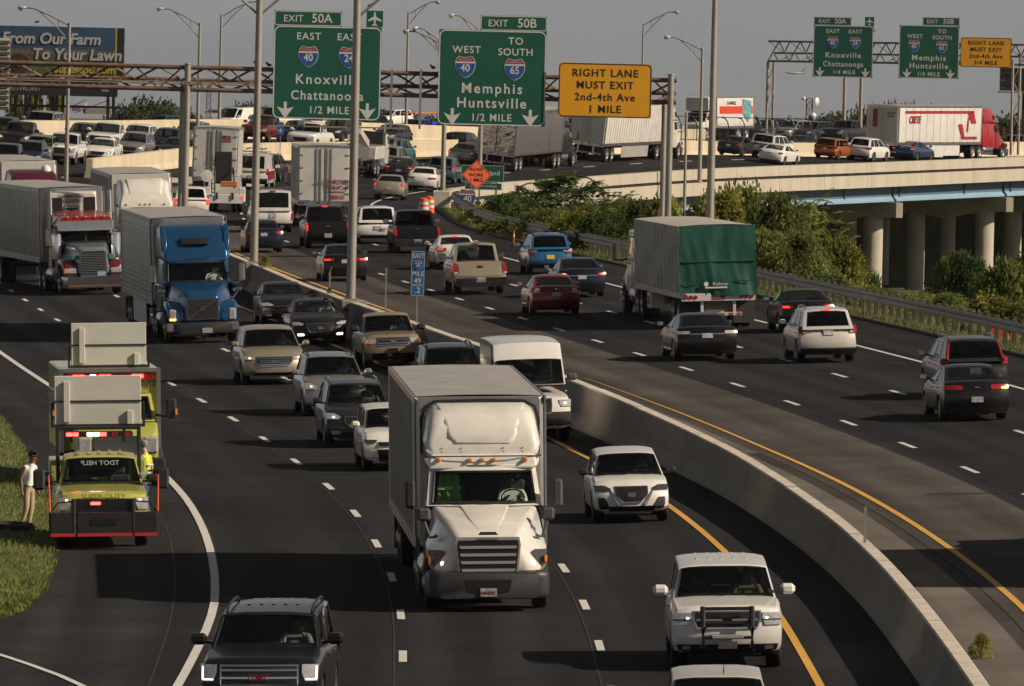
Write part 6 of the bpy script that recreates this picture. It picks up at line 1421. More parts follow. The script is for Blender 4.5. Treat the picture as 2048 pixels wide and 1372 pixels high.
# ---- blue utility pickup with orange ladders
c = car('pickup', 'utility_truck', 'bright blue utility truck carrying orange ladders beyond the median wall', 'truck', paint('paint_royal', (.02, .05, .42), .1, .35, .15), 'stopped cars on the far oncoming lanes', front=fr(lit=M_LIT), rear=rr_())
for sg in (-1, 1):
    k = MB(); k.box((-1.9, sg * .8, 1.35), (2.0, .36, .5), ch=.03); k.obj('tool_box', MATS['paint_royal'], c['root'])
k = MB()
for yy in (-.55, -.15, .25, .6): k.bar((1.4, yy, 2.35), (-3.0, yy, 2.35), .05, .1)
for i in range(14): k.bar((1.3 - i * .32, -.55, 2.35), (1.3 - i * .32, .6, 2.35), .03, .03)
k.obj('ladder', mat('ladder_orange', (.55, .14, .03), .5), c['root']); k = MB()
for xx in (.9, -2.2):
    for sg in (-1, 1): k.tube((xx, sg * .85, 1.2), (xx, sg * .85, 2.3), .03, n=6)
    k.tube((xx, -.85, 2.3), (xx, .85, 2.3), .03, n=6)
k.obj('ladder_rack', M_BLK, c['root']); put(c, 810, 283, False)
# ---- rental box truck beyond the fence
t = thing('rental_truck', 'white and orange rental box truck behind the bridge traffic', 'truck')
cabshell(t, P_WHITE, -1.0, 1.6, -1.5, 2.35, -2.4, 1.05, .98, .7); h = MB(); h.loft([(-.05, .9, .6, 1.35, .1), (-1.05, 1.03, .7, 1.58, .1)]); h.obj('hood', P_WHITE, t, 40); b = MB(); b.box((0, 0, .55), (.2, 2.2, .3), ch=.05); b.obj('front_bumper', M_GREYPL, t)
chassis(t, -.4, -9.5, tanks=False); xb = trailer(t, -2.4, L=6.4, W=2.44, z0=1.0, z1=3.7, rib=None, legs=False, axle=-1.9, refl=False); truckwheels(t, [-.95]); b = MB(); b.loft([(-1.3, 1.1, 2.5, 3.6, .15), (-2.4, 1.2, 2.4, 3.68, .1)]); b.obj('attic', M_TRW, t, 40)
M_UO = mat('rental_orange', (.55, .05, .02), .4)
for sg, Q in ((1, LY), (-1, RY_)):
    k = MB(); k.box((xb + 3.0, sg * 1.235, 2.55), (5.6, .012, .62)); k.obj('side_stripe', M_UO, t); textmesh('U-HAUL', .42, M_INK, 'side_lettering', t, at(xb + 3.8, sg * 1.245, 3.12) @ Q, .004, .02)
    k = MB(); k.prism([(xb + .5, 3.3), (xb + 1.9, 3.45), (xb + 2.0, 2.3), (xb + 1.1, 1.5), (xb + .5, 2.0)], 'y', sg * 1.236, sg * 1.256); k.obj('side_graphic', mat('graphic_teal', (.12, .34, .32), .5, var=.6, vscale=2.2, dirt=.8, dcol=(.14, .06, .2), dscale=1.5), t)
put(t, 1390, 281, False, ax=-.95)
# ================================================================ signs, gantries, lamps, guardrail
M_GSIGN = mat('sign_green', (0.002, 0.078, 0.049), 0.5, var=0.08, vscale=0.8)
M_SWHITE = mat('sign_white', (0.55, 0.55, 0.52), 0.45); M_SYEL = mat('sign_yellow', (0.68, 0.31, 0.008), 0.5, var=0.06, vscale=1)
M_SBLK = mat('sign_black', (0.015, 0.015, 0.014), 0.5); M_SBLUE = mat('sign_blue', (0.012, 0.075, 0.26), 0.5); M_SMBLUE = mat('sign_mile_blue', (0.01, 0.12, 0.33), 0.5)
M_SRED = mat('sign_red', (0.25, 0.016, 0.03), 0.5); M_SORG = mat('sign_orange_glow', (0.95, 0.17, 0.06), 0.5, emit=(1, .16, .07), es=.12)  # orange sign face carries a faint added glow to brighten it
M_RUST = mat('truss_rust', (0.16, 0.095, 0.06), 0.75, 0.3, var=0.4, vscale=2.5, dirt=0.5, dcol=(0.28, 0.26, 0.23), dscale=1.2)
M_GALV = mat('galvanised_pole', (0.33, 0.305, 0.265), 0.5, 0.5, var=0.12, vscale=1.2, dirt=0.4, dcol=(0.2, 0.16, 0.12), dscale=0.8)
M_GALVD = mat('galvanised_dark', (0.20, 0.19, 0.175), 0.55, 0.5, var=0.2, vscale=1.5)
M_LAMPH = mat('lamp_head', (0.45, 0.44, 0.42), 0.45, 0.3)

def rpb(y, _, dz): return rp(y, UB(y), BH(y))
def rrect(w, h, r, n=5):
    pts = []
    for cx, cy, a0 in ((w / 2 - r, h / 2 - r, 0), (-w / 2 + r, h / 2 - r, 90), (-w / 2 + r, -h / 2 + r, 180), (w / 2 - r, -h / 2 + r, 270)):
        for k in range(n + 1): a = radians(a0 + 90 * k / n); pts.append((cx + r * cos(a), cy + r * sin(a)))
    return pts
def plate(name, root, w, h, cx, cz, y, m, r=.0, t=.03, bm=None, bw=.05, rect_back=True):
    """sign plate in the root's XZ plane facing -y, with a border line"""
    b = MB()
    if r and not rect_back: b.prism([(cx + p, cz + q) for p, q in rrect(w, h, r)], 'y', y, y + t)
    else: b.box((cx, y + t / 2, cz), (w, t, h))
    o = b.obj(name, m, root)
    if bm:
        o1 = [(cx + p, cz + q) for p, q in rrect(w - .02, h - .02, max(r, .04))]; i1 = [(cx + p, cz + q) for p, q in rrect(w - .02 - 2 * bw, h - .02 - 2 * bw, max(r - bw, .02))]; n = len(o1)
        b = MB(); b.add([(p, y - .006, q) for p, q in o1] + [(p, y - .006, q) for p, q in i1], [(i, (i + 1) % n, n + (i + 1) % n, n + i) for i in range(n)]); b.obj('border', bm, o)
    return o
def txt(root, s, size, x, z, y, m, bold=.012, xs=1.0, space=1.0, name='lettering'): return textmesh(s, size, m, name, root, at(x, y - .006, z) @ FACE, .004, bold, xs=xs, space=space)
def arrow_down(root, x, z, y, s, m):
    b = MB(); b.prism([(x - .09 * s, z + .5 * s), (x + .09 * s, z + .5 * s), (x + .09 * s, z + .08 * s), (x + .5 * s, z + .22 * s), (x, z - .5 * s), (x - .5 * s, z + .22 * s), (x - .09 * s, z + .08 * s)], 'y', y - .012, y - .004); b.obj('arrow', m, root)
def shield(root, num, x, z, y, s):
    """red, white and blue route shield"""
    def out(k): return [(x + k * s * a, z + k * s * c) for a, c in ((-.30, .50), (-.15, .46), (0, .44), (.15, .46), (.30, .50), (.42, .36), (.48, .18), (.46, -.05), (.36, -.27), (.18, -.43), (0, -.52), (-.18, -.43), (-.36, -.27), (-.46, -.05), (-.48, .18), (-.42, .36))]
    b = MB(); b.prism(out(1.06), 'y', y - .014, y - .004); so_ = b.obj('route_shield', M_SWHITE, root)
    pts = out(1.0); zc = z + .24 * s
    b = MB(); b.prism([(x - .465 * s, zc)] + [(p, q) for p, q in pts if q < zc][:99] and [(p, q) for p, q in pts if q <= zc] + [], 'y', y - .02, y - .013); b.obj('shield_field', M_SBLUE, so_)
    b = MB(); b.prism([(x - .455 * s, zc + .03 * s), (x - .42 * s, z + .36 * s), (x - .30 * s, z + .5 * s), (x - .15 * s, z + .46 * s), (x, z + .44 * s), (x + .15 * s, z + .46 * s), (x + .30 * s, z + .5 * s), (x + .42 * s, z + .36 * s), (x + .455 * s, zc + .03 * s)], 'y', y - .02, y - .013); b.obj('shield_band', M_SRED, so_)
    txt(so_, num, .52 * s, x, z - .06 * s, y - .016, M_SWHITE, .015, .9); txt(so_, 'INTERSTATE', .12 * s, x, z + .345 * s, y - .016, M_SWHITE, .0)
def plane_icon(root, x, z, y, s, m):
    pl = [(0, .5), (.06, .42), (.07, .18), (.46, -.08), (.46, -.18), (.07, -.05), (.05, -.32), (.18, -.42), (.18, -.49), (0, -.44)]
    b = MB(); b.prism([(x + p * s, z + q * s) for p, q in pl] + [(x - p * s, z + q * s) for p, q in pl[::-1][1:-1]], 'y', y - .012, y - .004); b.obj('plane_symbol', m, root)

def guide_sign(P, yaw, s, which, dist, label):
    """big green panel; P = world centre of the main panel, s = metres per photo pixel of the near signs"""
    root = thing('exit_sign', label, 'road sign', 'overhead highway signs', loc=P, rot=yaw); y = 0
    if which == 'A':
        w, h = 215 * s, 186 * s; plate('panel', root, w, h, 0, 0, y, M_GSIGN, .28, bm=M_SWHITE)
        plate('exit_tab', root, 135 * s, 30 * s, -w / 2 + 67.5 * s, h / 2 + 15 * s, y, M_GSIGN, .1, bm=M_SWHITE, bw=.035); txt(root, 'EXIT', 19 * s, -w / 2 + 38 * s, h / 2 + 14 * s, y, M_SWHITE, .01, .95, 1.1); txt(root, '50A', 25 * s, -w / 2 + 95 * s, h / 2 + 15 * s, y, M_SWHITE, .012)
        plate('airport_tab', root, 33 * s, 33 * s, 93 * s, h / 2 + 17 * s, y, M_GSIGN); plane_icon(root, 93 * s, h / 2 + 17 * s, y, 29 * s, M_SWHITE)
        for x in (-38, 43): txt(root, 'EAST', 20 * s, x * s, 72 * s, y, M_SWHITE, .012, 1, 1.15)
        shield(root, '40', -38 * s, 32 * s, y, 40 * s); shield(root, '24', 43 * s, 32 * s, y, 40 * s)
        txt(root, 'Knoxville', 27 * s, 1 * s, -14 * s, y, M_SWHITE, .016, 1, 1.25); txt(root, 'Chattanooga', 26 * s, 1 * s, -46 * s, y, M_SWHITE, .014, .92, 1.18)
        txt(root, '1/2 MILE' if dist == 2 else '1/4 MILE', 21 * s, 5 * s, -75 * s, y, M_SWHITE, .012, .95, 1.15)
        for x in (-82, 82): arrow_down(root, x * s, -76 * s, y, 34 * s, M_SWHITE)
    else:
        w, h = 215 * s, 190 * s; plate('panel', root, w, h, 0, 0, y, M_GSIGN, .28, bm=M_SWHITE)
        plate('exit_tab', root, 133 * s, 30 * s, w / 2 - 66.5 * s, h / 2 + 15 * s, y, M_GSIGN, .1, bm=M_SWHITE, bw=.035); txt(root, 'EXIT', 19 * s, w / 2 - 98 * s, h / 2 + 14 * s, y, M_SWHITE, .01, .95, 1.1); txt(root, '50B', 25 * s, w / 2 - 40 * s, h / 2 + 15 * s, y, M_SWHITE, .012)
        txt(root, 'WEST', 20 * s, -52 * s, 55 * s, y, M_SWHITE, .012, 1, 1.15); txt(root, 'TO', 20 * s, 46 * s, 74 * s, y, M_SWHITE, .012, 1, 1.15); txt(root, 'SOUTH', 20 * s, 46 * s, 52 * s, y, M_SWHITE, .012, 1, 1.1)
        shield(root, '40', -54 * s, 21 * s, y, 41 * s); shield(root, '65', 45 * s, 18 * s, y, 41 * s)
        txt(root, 'Memphis', 28 * s, 0, -22 * s, y, M_SWHITE, .016, 1, 1.25); txt(root, 'Huntsville', 28 * s, 0, -51 * s, y, M_SWHITE, .016, 1, 1.22); txt(root, '1/2 MILE' if dist == 2 else '1/4 MILE', 21 * s, 0, -80 * s, y, M_SWHITE, .012, .95, 1.15)
        for x in (-78, 78): arrow_down(root, x * s, -79 * s, y, 34 * s, M_SWHITE)
    for x in (-70, 0, 70):
        b = MB(); b.box((x * s, .12, 0), (.1, .14, 150 * s)); b.obj('backing_beam', M_GALVD, root)
    return root
def warn_sign(P, yaw, s, last, label):
    root = thing('lane_sign', label, 'road sign', 'overhead highway signs', loc=P, rot=yaw); w, h = 186 * s, 108 * s
    plate('panel', root, w, h, 0, 0, 0, M_SYEL, .22, bm=M_SBLK, bw=.045)
    for t_, z in (('RIGHT LANE', 34), ('MUST EXIT', 10), ('2nd-4th Ave', -14), (last, -38)): txt(root, t_, 21 * s, 0, z * s, 0, M_SBLK, .014, 1, 1.15)
    return root
def truss(root, A, B, h, n, r=.10, m=M_RUST, dep=1.1):
    """three-chord truss from A to B (bottom front chord), each chord and brace a bar of its own"""
    A = Vector(A); B = Vector(B); d = (B - A); L = d.length; ax = d.normalized(); bk = Vector((-ax.y, ax.x, 0)).normalized(); up = Vector((0, 0, 1))
    def chord(o):
        b = MB(); b.tube(A + o, B + o, r, n=10); b.obj('chord', m, root, 40)
    o1, o2, o3 = Vector((0, 0, 0)), up * h, up * (h * .42) + bk * dep
    for o in (o1, o2, o3): chord(o)
    for i in range(n):
        p0, p1, pm = A + ax * L * i / n, A + ax * L * (i + 1) / n, A + ax * L * (i + .5) / n
        for a, c, rr2 in ((p0 + o1, pm + o2, .04), (pm + o2, p1 + o1, .04), (p0 + o2, pm + o3, .04), (pm + o3, p1 + o2, .04), (p0 + o3, pm + o1, .04), (pm + o1, p1 + o3, .035)):
            b = MB(); b.bar(a, c, .075, .075); b.obj('brace', m, root)
# ---- near gantry at 450 m
DG = 450.0
TL, TR = at_dist(-60, 167, DG), at_dist(1352, 205, DG)
g1 = thing('sign_gantry', 'rusty steel truss gantry spanning the highway behind the large signs', 'gantry', loc=(0, DG, gz(0, DG)))
iv = -Vector(g1.location)
truss(g1, TL + iv, TR + iv, 44 * DG / FPX, 15)
for px_, nm in ((-55, 0), (372, 1), (1338, 2)):
    top = at_dist(px_ + 4, 118 + .028 * px_ - (0 if px_ < 1000 else 6), DG); base = gz(top.x, DG) if px_ < 1000 else gz(top.x, DG) - 3
    b = MB(); b.tube((top.x, DG - .18, base), (top.x, DG - .18, top.z), .155, .14, 14); b.lathe([(.001, .05), (.17, .03), (.175, 0)], 14, 'z', (top.x, DG - .18, top.z)); o = b.obj('support_post', M_GALV, g1, 40); o.location = iv
    b = MB(); b.tube((top.x - .24, DG + 1.15, base), (top.x - .24, DG + 1.15, top.z - .75), .13, .12, 12); o = b.obj('support_post', M_GALV, g1, 40); o.location = iv
for px_ in (784, 842):      # hanging posts of the sign lighting rail
    a, c = at_dist(px_, 138, DG - .25), at_dist(px_ - 3, 258, DG - .25); b = MB(); b.bar(a, c, .1, .1); o = b.obj('hanger', M_GALV, g1); o.location = iv
a, c = at_dist(537, 251, DG - .9), at_dist(812, 257, DG - .9); b = MB(); b.bar(a, c, .12, .07); o = b.obj('light_rail', M_GALV, g1); o.location = iv
for px_ in (602, 716):
    p = at_dist(px_, 247, DG - .9); b = MB(); b.box(p, (.34, .3, .22), ch=.03); o = b.obj('sign_light', M_GALVD, g1); o.location = iv
a, c = at_dist(-60, 158, DG - .3), at_dist(548, 172, DG - .3)
for dz in (0, .09):
    b = MB(); b.tube(a + Vector((0, 0, dz)), c + Vector((0, 0, dz)), .03, n=6); o = b.obj('conduit', M_GALV, g1); o.location = iv
SN = DG / FPX
guide_sign(at_dist(654, 146, DG - .35), .05, SN, 'A', 2, 'large green exit sign reading Knoxville and Chattanooga over the highway')
guide_sign(at_dist(984, 156, DG - .35), .05, SN, 'B', 2, 'large green exit sign reading Memphis and Huntsville, over the middle of the picture')
warn_sign(at_dist(1210, 181, DG - .35), .05, SN, '1 MILE', 'large yellow lane sign ending in one mile')
# ---- far gantry on the bridge
yaw2 = -.06; D2 = 792.0
g2 = thing('sign_gantry', 'thin steel truss gantry on the bridge carrying the three small signs', 'gantry', loc=at_dist(1540, 300, D2 + 6)); iv2 = -Vector(g2.location)
A2, B2 = at_dist(1536, 122, D2 + 6), at_dist(2052, 130, D2 - 4); truss(g2, A2 + iv2, B2 + iv2, 40 * D2 / FPX, 12, .08, M_GALVD, 1.0)
for px_, DD in ((1536, D2 + 6), (1548, D2 + 7.2), (2026, D2 - 4), (2041, D2 - 2.8)):
    top = at_dist(px_, 122 if px_ % 2 == 0 else 102, DD); b = MB(); b.tube((top.x, DD, gz(top.x, DD) + (0 if px_ < 1800 else .4)), top, .11, n=10); o = b.obj('tower_leg', M_GALV, g2, 40); o.location = iv2
for (p1, p2, DD) in ((1536, 1548, D2 + 6.6), (2026, 2041, D2 - 3.4)):
    for k in range(5):
        z0_, z1_ = 130 + k * 32, 162 + k * 32; a, c = at_dist(p1 if k % 2 else p2, z0_, DD), at_dist(p2 if k % 2 else p1, z1_, DD); b = MB(); b.tube(a, c, .035, n=6); o = b.obj('brace', M_GALV, g2); o.location = iv2
S2 = D2 / FPX * .555
guide_sign(at_dist(1686, 103, D2 - .5), yaw2, S2, 'A', 4, 'small far green exit sign reading Knoxville and Chattanooga above the red semi truck')
guide_sign(at_dist(1858, 104, D2 - 3.5), yaw2, S2, 'B', 4, 'small far green exit sign reading Memphis and Huntsville')
warn_sign(at_dist(1972, 105, D2 - 5.5), yaw2, S2 * .98, '3/4 MILE', 'small far yellow lane sign at the right edge, three quarter mile')
# ---- street lamps
def lamp(label, pxt, pyt, pxb, D, arm_px, arm_py, r=.13, base=None, head=True, double=None, Dtop=None):
    top = at_dist(pxt, pyt, D); bx = top.x if pxb is None else at_dist(pxb, 400, D).x; bz = gz(top.x, D) if base is None else base
    root = thing('street_lamp', label, 'street lamp', 'street lamps along the highway', loc=(top.x, D, bz)); hgt = top.z - bz
    b = MB(); b.tube((0, 0, 0), (0, 0, hgt), r * 1.25, r * .75, 14); b.lathe([(r * 2.2, 0), (r * 2.2, .05), (r * 1.4, .16)], 12, 'z'); b.lathe([(.001, hgt + .06), (r * .8, hgt + .03), (r * .85, hgt - .02)], 12, 'z'); b.obj('pole', M_GALV, root, 40)
    for (ax_, ay_) in ([(arm_px, arm_py)] if arm_px is not None else []) + ([double] if double else []):
        tip = at_dist(ax_, ay_, D); dx, dz = tip.x - top.x, tip.z - top.z
        a = MB(); a.path([(0, 0, hgt - .12), (dx * .35, 0, hgt - .12 + dz * .62), (dx * .7, 0, hgt + dz * .97), (dx * .86, 0, hgt + dz)], .045, 8); a.path([(0, 0, hgt - .95), (dx * .3, 0, hgt - .3 + dz * .3), (dx * .6, 0, hgt + dz * .82)], .035, 6); a.bar((dx * .22, 0, hgt - .05 + dz * .35), (dx * .22, 0, hgt - .55 + dz * .3), .04, .04); a.obj('arm', M_GALV, root, 50)
        h = MB(); sg = 1 if dx > 0 else -1; h.loft([(dx * .84, .05, hgt + dz - .04, hgt + dz + .05, .03), (dx * .88, .13, hgt + dz - .06, hgt + dz + .08, .05), (dx * .96, .17, hgt + dz - .1, hgt + dz + .1, .08), (dx * 1.0, .1, hgt + dz - .05, hgt + dz + .06, .04)]); ho = h.obj('lamp_head', M_LAMPH, root, 50)
        l = MB(); l.lathe([(.001, -.1), (.12, -.07), (.15, 0)], 10, 'z', (dx * .94, 0, hgt + dz - .08)); l.obj('lens', M_HL, ho, 50)
    return root
def med_lamp(label, pxb, pyb, pxt, pyt, arm):
    # stands on the median barrier
    best = min((abs(proj(rp(y, UB(y), BH(y) + .05))[0] - pxb), y) for y in [300 + i for i in range(200)])[1]; q = pedestal(best); top = at_dist(pxt, pyt, q.y); hgt = top.z - q.z
    root = thing('street_lamp', label, 'street lamp', 'street lamps along the highway', loc=q); lean = top.x - q.x
    b = MB(); b.tube((0, 0, 0), (0, 0, hgt + 3), .165, .12, 16); b.box((0, 0, .02), (.5, .5, .05)); b.obj('pole', M_GALV, root, 40)
    for sg in arm:
        a = MB(); a.path([(0, 0, hgt - .5), (sg * .9, 0, hgt + .3), (sg * 2.6, 0, hgt + .9)], .05, 8); a.path([(0, 0, hgt + .6), (sg * .9, 0, hgt + .8), (sg * 2.6, 0, hgt + 1.1)], .05, 8); a.obj('arm', M_GALV, root, 50)
        h = MB(); h.box((sg * 3.0, 0, hgt + 1.1), (.8, .3, .2), ch=.08); h.obj('lamp_head', M_LAMPH, root, 40)
    return root
med_lamp('tall lamp pole on the median just right of the blue truck', 508, 521, 524, 6, (-1, 1))
med_lamp('tall thick lamp pole on the median crossing the left exit sign', 702, 592, 711, 6, (1,))
lamp('lamp post at the far left, arm reaching left over the billboard', 139, 47, None, 560, 36, 15, .11)
lamp('lamp post left of the gantry post top, arm reaching left', 400, 47, None, 650, 313, 17, .11)
lamp('lamp post with its arm reaching right towards the tall pole', 443, 30, None, 720, 522, 4, .11)
lamp('dark lamp post between the two large exit signs, arm reaching right', 817, 26, None, 760, 880, 4, .11)
lamp('lamp post hidden by the Memphis sign, head just left of it', 966, 62, None, 640, 898, 30, .12)
lamp('lamp post under the left end of the Memphis sign, twin low heads', 892, 88, None, 575, 826, 56, .13, double=(806, 62))
lamp('lamp post rising behind the large yellow sign, arm reaching right', 1287, 48, None, 800, 1358, 24, .1)
lamp('lamp post on the bridge parapet right of the yellow sign, arm reaching left', 1405, 97, None, 690, 1328, 74, .12)
lamp('tall lamp pole rising behind the green tarp trailer, arms out of frame', 1431, -40, None, 432, 1340, -70, .15)
lamp('thin capped pole between the gantry posts and the bridge lamp', 1373, 226, None, 560, None, None, .09, base=gz(9.5, 560) - 3)
lamp('left of two plain posts below the small Knoxville sign', 1692, 70, None, 840, None, None, .15)
lamp('right of two plain posts below the small Knoxville sign, one head', 1725, 64, None, 845, 1750, 59, .15)
# ---- guardrail
M_RAIL = mat('guardrail_steel', (0.30, 0.29, 0.28), 0.45, 0.7, var=0.15, vscale=1.5, dirt=0.35, dcol=(0.18, 0.15, 0.12), dscale=0.8)
M_POST = mat('guardrail_post', (0.085, 0.072, 0.055), 0.9, var=0.3, vscale=3)
gr = thing('guardrail', 'long steel guardrail curving along the right shoulder in front of the shrubs', 'guardrail', loc=rp(420, 15.5)); ivg = -Vector(gr.location)
UG = 15.5
wprof = [(.0, .46), (.045, .50), (.045, .56), (.0, .61), (.0, .64), (.045, .69), (.045, .75), (.0, .79)]
y = 240.0
while y < 585:
    ye = y + 3.81; b = MB(); ys = [y, (y + ye) / 2, ye + .1]; n = len(wprof)
    vs = [rp(t, UG - du - (.004 if i == 2 else 0), dz) + ivg for i, t in enumerate(ys) for (du, dz) in wprof] + [rp(t, UG + .004 - du, dz) + ivg for t in ys for (du, dz) in wprof]
    b.add(vs, [(j * n + i, (j + 1) * n + i, (j + 1) * n + i + 1, j * n + i + 1) for j in (0, 1) for i in range(n - 1)] + [(3 * n + j * n + i, 3 * n + j * n + i + 1, 3 * n + (j + 1) * n + i + 1, 3 * n + (j + 1) * n + i) for j in (0, 1) for i in range(n - 1)])
    b.obj('rail_panel', M_RAIL, gr, 30)
    for yy in (y + .2, y + 2.1):
        b = MB(); b.box((0, 0, .34), (.15, .2, .98), ch=.01); b.box((-.13, 0, .62), (.12, .16, .34)); o = b.obj('rail_post', M_POST, gr); o.location = rp(yy, UG + .24) + ivg
    y = ye
# ---- small roadside things
def drum(label, px, py):
    p = ground(px, py); root = thing('traffic_drum', label, 'traffic barrel', 'orange traffic barrels', loc=p)
    M_O = mat('drum_orange', (0.75, 0.09, 0.02), 0.5); prof = [(.30, 0), (.30, .1), (.285, .1), (.28, .3), (.27, .3), (.26, .52), (.25, .52), (.24, .74), (.23, .74), (.22, .92), (.1, .98), (.001, .98)]
    b = MB(); b.lathe(prof, 18); b.obj('barrel', M_O, root, 40); b = MB(); b.lathe([(.36, 0), (.36, .06), (.2, .09)], 16); b.obj('base_ring', M_BLK, root)
    for z0, r0 in ((.34, .276), (.60, .262)):
        b = MB(); b.lathe([(r0 + .006, z0), (r0 - .004, z0 + .15)], 18); b.obj('reflective_band', M_SWHITE, root, 40)
drum('left orange and white barrel at the start of the guardrail', 847, 432); drum('right orange and white barrel at the start of the guardrail', 858, 428)
p = rp(572, 14.9); b = MB(); b.box((0, 0, .5), (1.0, 1.4, 1.0), ch=.05); root = tag(b.obj('crash_block', M_CONC_TOP), 'weathered concrete block behind the orange barrels', 'block'); root.location = p
def delin(label, px, py, h=.95):
    p = ground(px, py); root = thing('delineator', label, 'post', loc=p); b = MB(); b.tube((0, 0, 0), (0, 0, h), .05, .045, 8); b.obj('post', mat('delineator_orange', (.55, .07, .03), .5), root, 40); b = MB(); b.tube((0, 0, h * .62), (0, 0, h * .8), .055, n=8, caps=False); b.obj('band', M_SWHITE, root); b = MB(); b.lathe([(.16, 0), (.16, .05), (.06, .14)], 10); b.obj('foot', M_BLK, root)
delin('orange and white delineator standing in the grass by the guardrail', 1027, 494, .75)
for k, px in enumerate((2016, 2034, 2050)):
    p = ground(px, 712); p = rp(min((abs(rp(y, 15.8).x - p.x), y) for y in [290 + i * .5 for i in range(80)])[1], 15.95); b = MB(); b.prism(rrect(.24, .26, .02), 'y', 0, .01); o = b.obj('marker_panel', mat('marker_dull', (.5, .07, .03), .6)); o.location = p + Vector((0, 0, .24)); tag(o, ('left', 'middle', 'right')[k] + ' small orange marker under the guardrail at the right edge', 'marker', 'orange markers under the guardrail')
# mile marker on the median barrier
p = rpb(min((abs(proj(rp(y, UB(y), BH(y)))[0] - 834), y) for y in [300 + i * .5 for i in range(120)])[1], -2.45, .98); s = p.y / FPX
root = thing('mile_marker', 'blue mile marker sign on a thin post on the median barrier', 'road sign', loc=p); hb = (proj(p)[1] - 592) * s
b = MB(); b.box((0, 0, hb / 2 + .4), (.05, .04, hb + .8)); b.obj('post', M_GALV, root); w, h = 27 * s, 68 * s; zc = hb + 22 * s
plate('panel', root, w, h, 0, zc + 34 * s, -.03, M_SMBLUE, .04, bm=M_SWHITE, bw=.012); plate('tenth_panel', root, w, 21 * s, 0, zc - 11 * s, -.03, M_SMBLUE, .03, bm=M_SWHITE, bw=.012)
txt(root, 'EAST', 13 * s, 0, zc + 58 * s, -.032, M_SWHITE, .01, .85); shield(root, '24', 0, zc + 40 * s, -.03, 17 * s); txt(root, 'MILE', 13 * s, 0, zc + 22 * s, -.032, M_SWHITE, .01, .9); txt(root, '49', 15 * s, 0, zc + 8 * s, -.032, M_SWHITE, .01); txt(root, '.2', 16 * s, 0, zc - 11 * s, -.032, M_SWHITE, .01)
for (label, px, pyb, hh, tilt_) in (('bare thin post on the barrier left of the mile marker', 770, 607, 90, 0), ('short post with a slanted plate on the barrier beside the thick lamp pole', 659, 580, 46, 1), ('single grey post on the median barrier at the lower right', 1731, 1044, 72, 0)):
    p = rpb(min((abs(proj(rp(y, UB(y), BH(y)))[0] - px), y) for y in [190 + i * .5 for i in range(420)])[1], -2.45, .98); s = p.y / FPX; root = thing('barrier_post', label, 'post', loc=p)
    b = MB(); b.box((0, 0, hh * s / 2), (.06, .05, hh * s)); b.obj('post', M_GALV, root)
    if tilt_: b = MB(); b.box((0, 0, hh * s), (.03, .6, .3), rot=Matrix.Rotation(.35, 3, 'Y')); b.obj('edge_on_plate', M_GALVD, root)
# road work, river and route signs by the bridge end
def roadside(px, py_bottom, D): 
    P = at_dist(px, py_bottom, D); return P
D3 = 566
P = at_dist(953, 350, D3); s = D3 / FPX; root = thing('road_work_sign', 'orange diamond road work sign in front of the bridge', 'road sign', loc=P)
b = MB(); q = 30 * s; b.prism([(0, q), (q, 0), (0, -q), (-q, 0)], 'y', 0, .02); b.obj('panel', M_SORG, root); q2, q3 = 28.3 * s, 26.8 * s
b = MB(); b.add([(0, -.006, q2), (q2, -.006, 0), (0, -.006, -q2), (-q2, -.006, 0), (0, -.006, q3), (q3, -.006, 0), (0, -.006, -q3), (-q3, -.006, 0)], [(i, (i + 1) % 4, 4 + (i + 1) % 4, 4 + i) for i in range(4)]); b.obj('border', M_SBLK, root)
for t_, z in (('ROAD', 11), ('WORK', 0), ('1 MILE', -10)): txt(root, t_, 9.5 * s, 0, z * s, 0, M_SBLK, .01)
for x in (-9, 6):
    b = MB(); b.box((x * s, .05, -52 * s), (.08, .06, 72 * s)); b.obj('post', M_GALVD, root)
P = at_dist(965, 356, D3 + 8); root = thing('river_sign', 'green name sign hidden behind the orange diamond sign', 'road sign', loc=P); plate('panel', root, 87 * s, 34 * s, 0, 9 * s, 0, M_GSIGN, .06, bm=M_SWHITE, bw=.02); txt(root, 'Cumberland', 13 * s, 3 * s, 10 * s, 0, M_SWHITE, .01, .9, 1.1); plate('lower_panel', root, 75 * s, 14 * s, 2 * s, -17 * s, 0, M_GSIGN, .03, bm=M_SWHITE, bw=.015)
txt(root, 'SOLD OUT FAMILIES', 6 * s, 2 * s, -17 * s, 0, M_SWHITE, .0)
for x in (-28, 28):
    b = MB(); b.box((x * s, .05, -40 * s), (.1, .07, 90 * s)); b.obj('post', M_GALVD, root)
P = at_dist(935, 396, D3 - 14); root = thing('route_sign', 'white and blue interstate 40 west sign left of the shrubs', 'road sign', loc=P); plate('panel', root, 30 * s, 36 * s, 0, 0, 0, M_SWHITE, .03); shield(root, '40', 0, 0, -.01, 33 * s); plate('direction_plate', root, 18 * s, 9 * s, 0, -24 * s, 0, M_SWHITE); txt(root, 'WEST', 7.5 * s, 0, -24 * s, 0, M_SBLK, .01); b = MB(); b.box((0, .04, -50 * s), (.07, .05, 66 * s)); b.obj('post', M_GALV, root)
P = at_dist(561, 257, 660); root = thing('airport_marker', 'small blue marker sign with a plane on the median wall', 'road sign', loc=P); s = 660 / FPX; plate('panel', root, 13 * s, 26 * s, 0, 0, 0, M_SMBLUE); plane_icon(root, 0, -4 * s, 0, 10 * s, M_SWHITE); b = MB(); b.box((0, .04, -28 * s), (.05, .05, 36 * s)); b.obj('post', M_GALV, root)
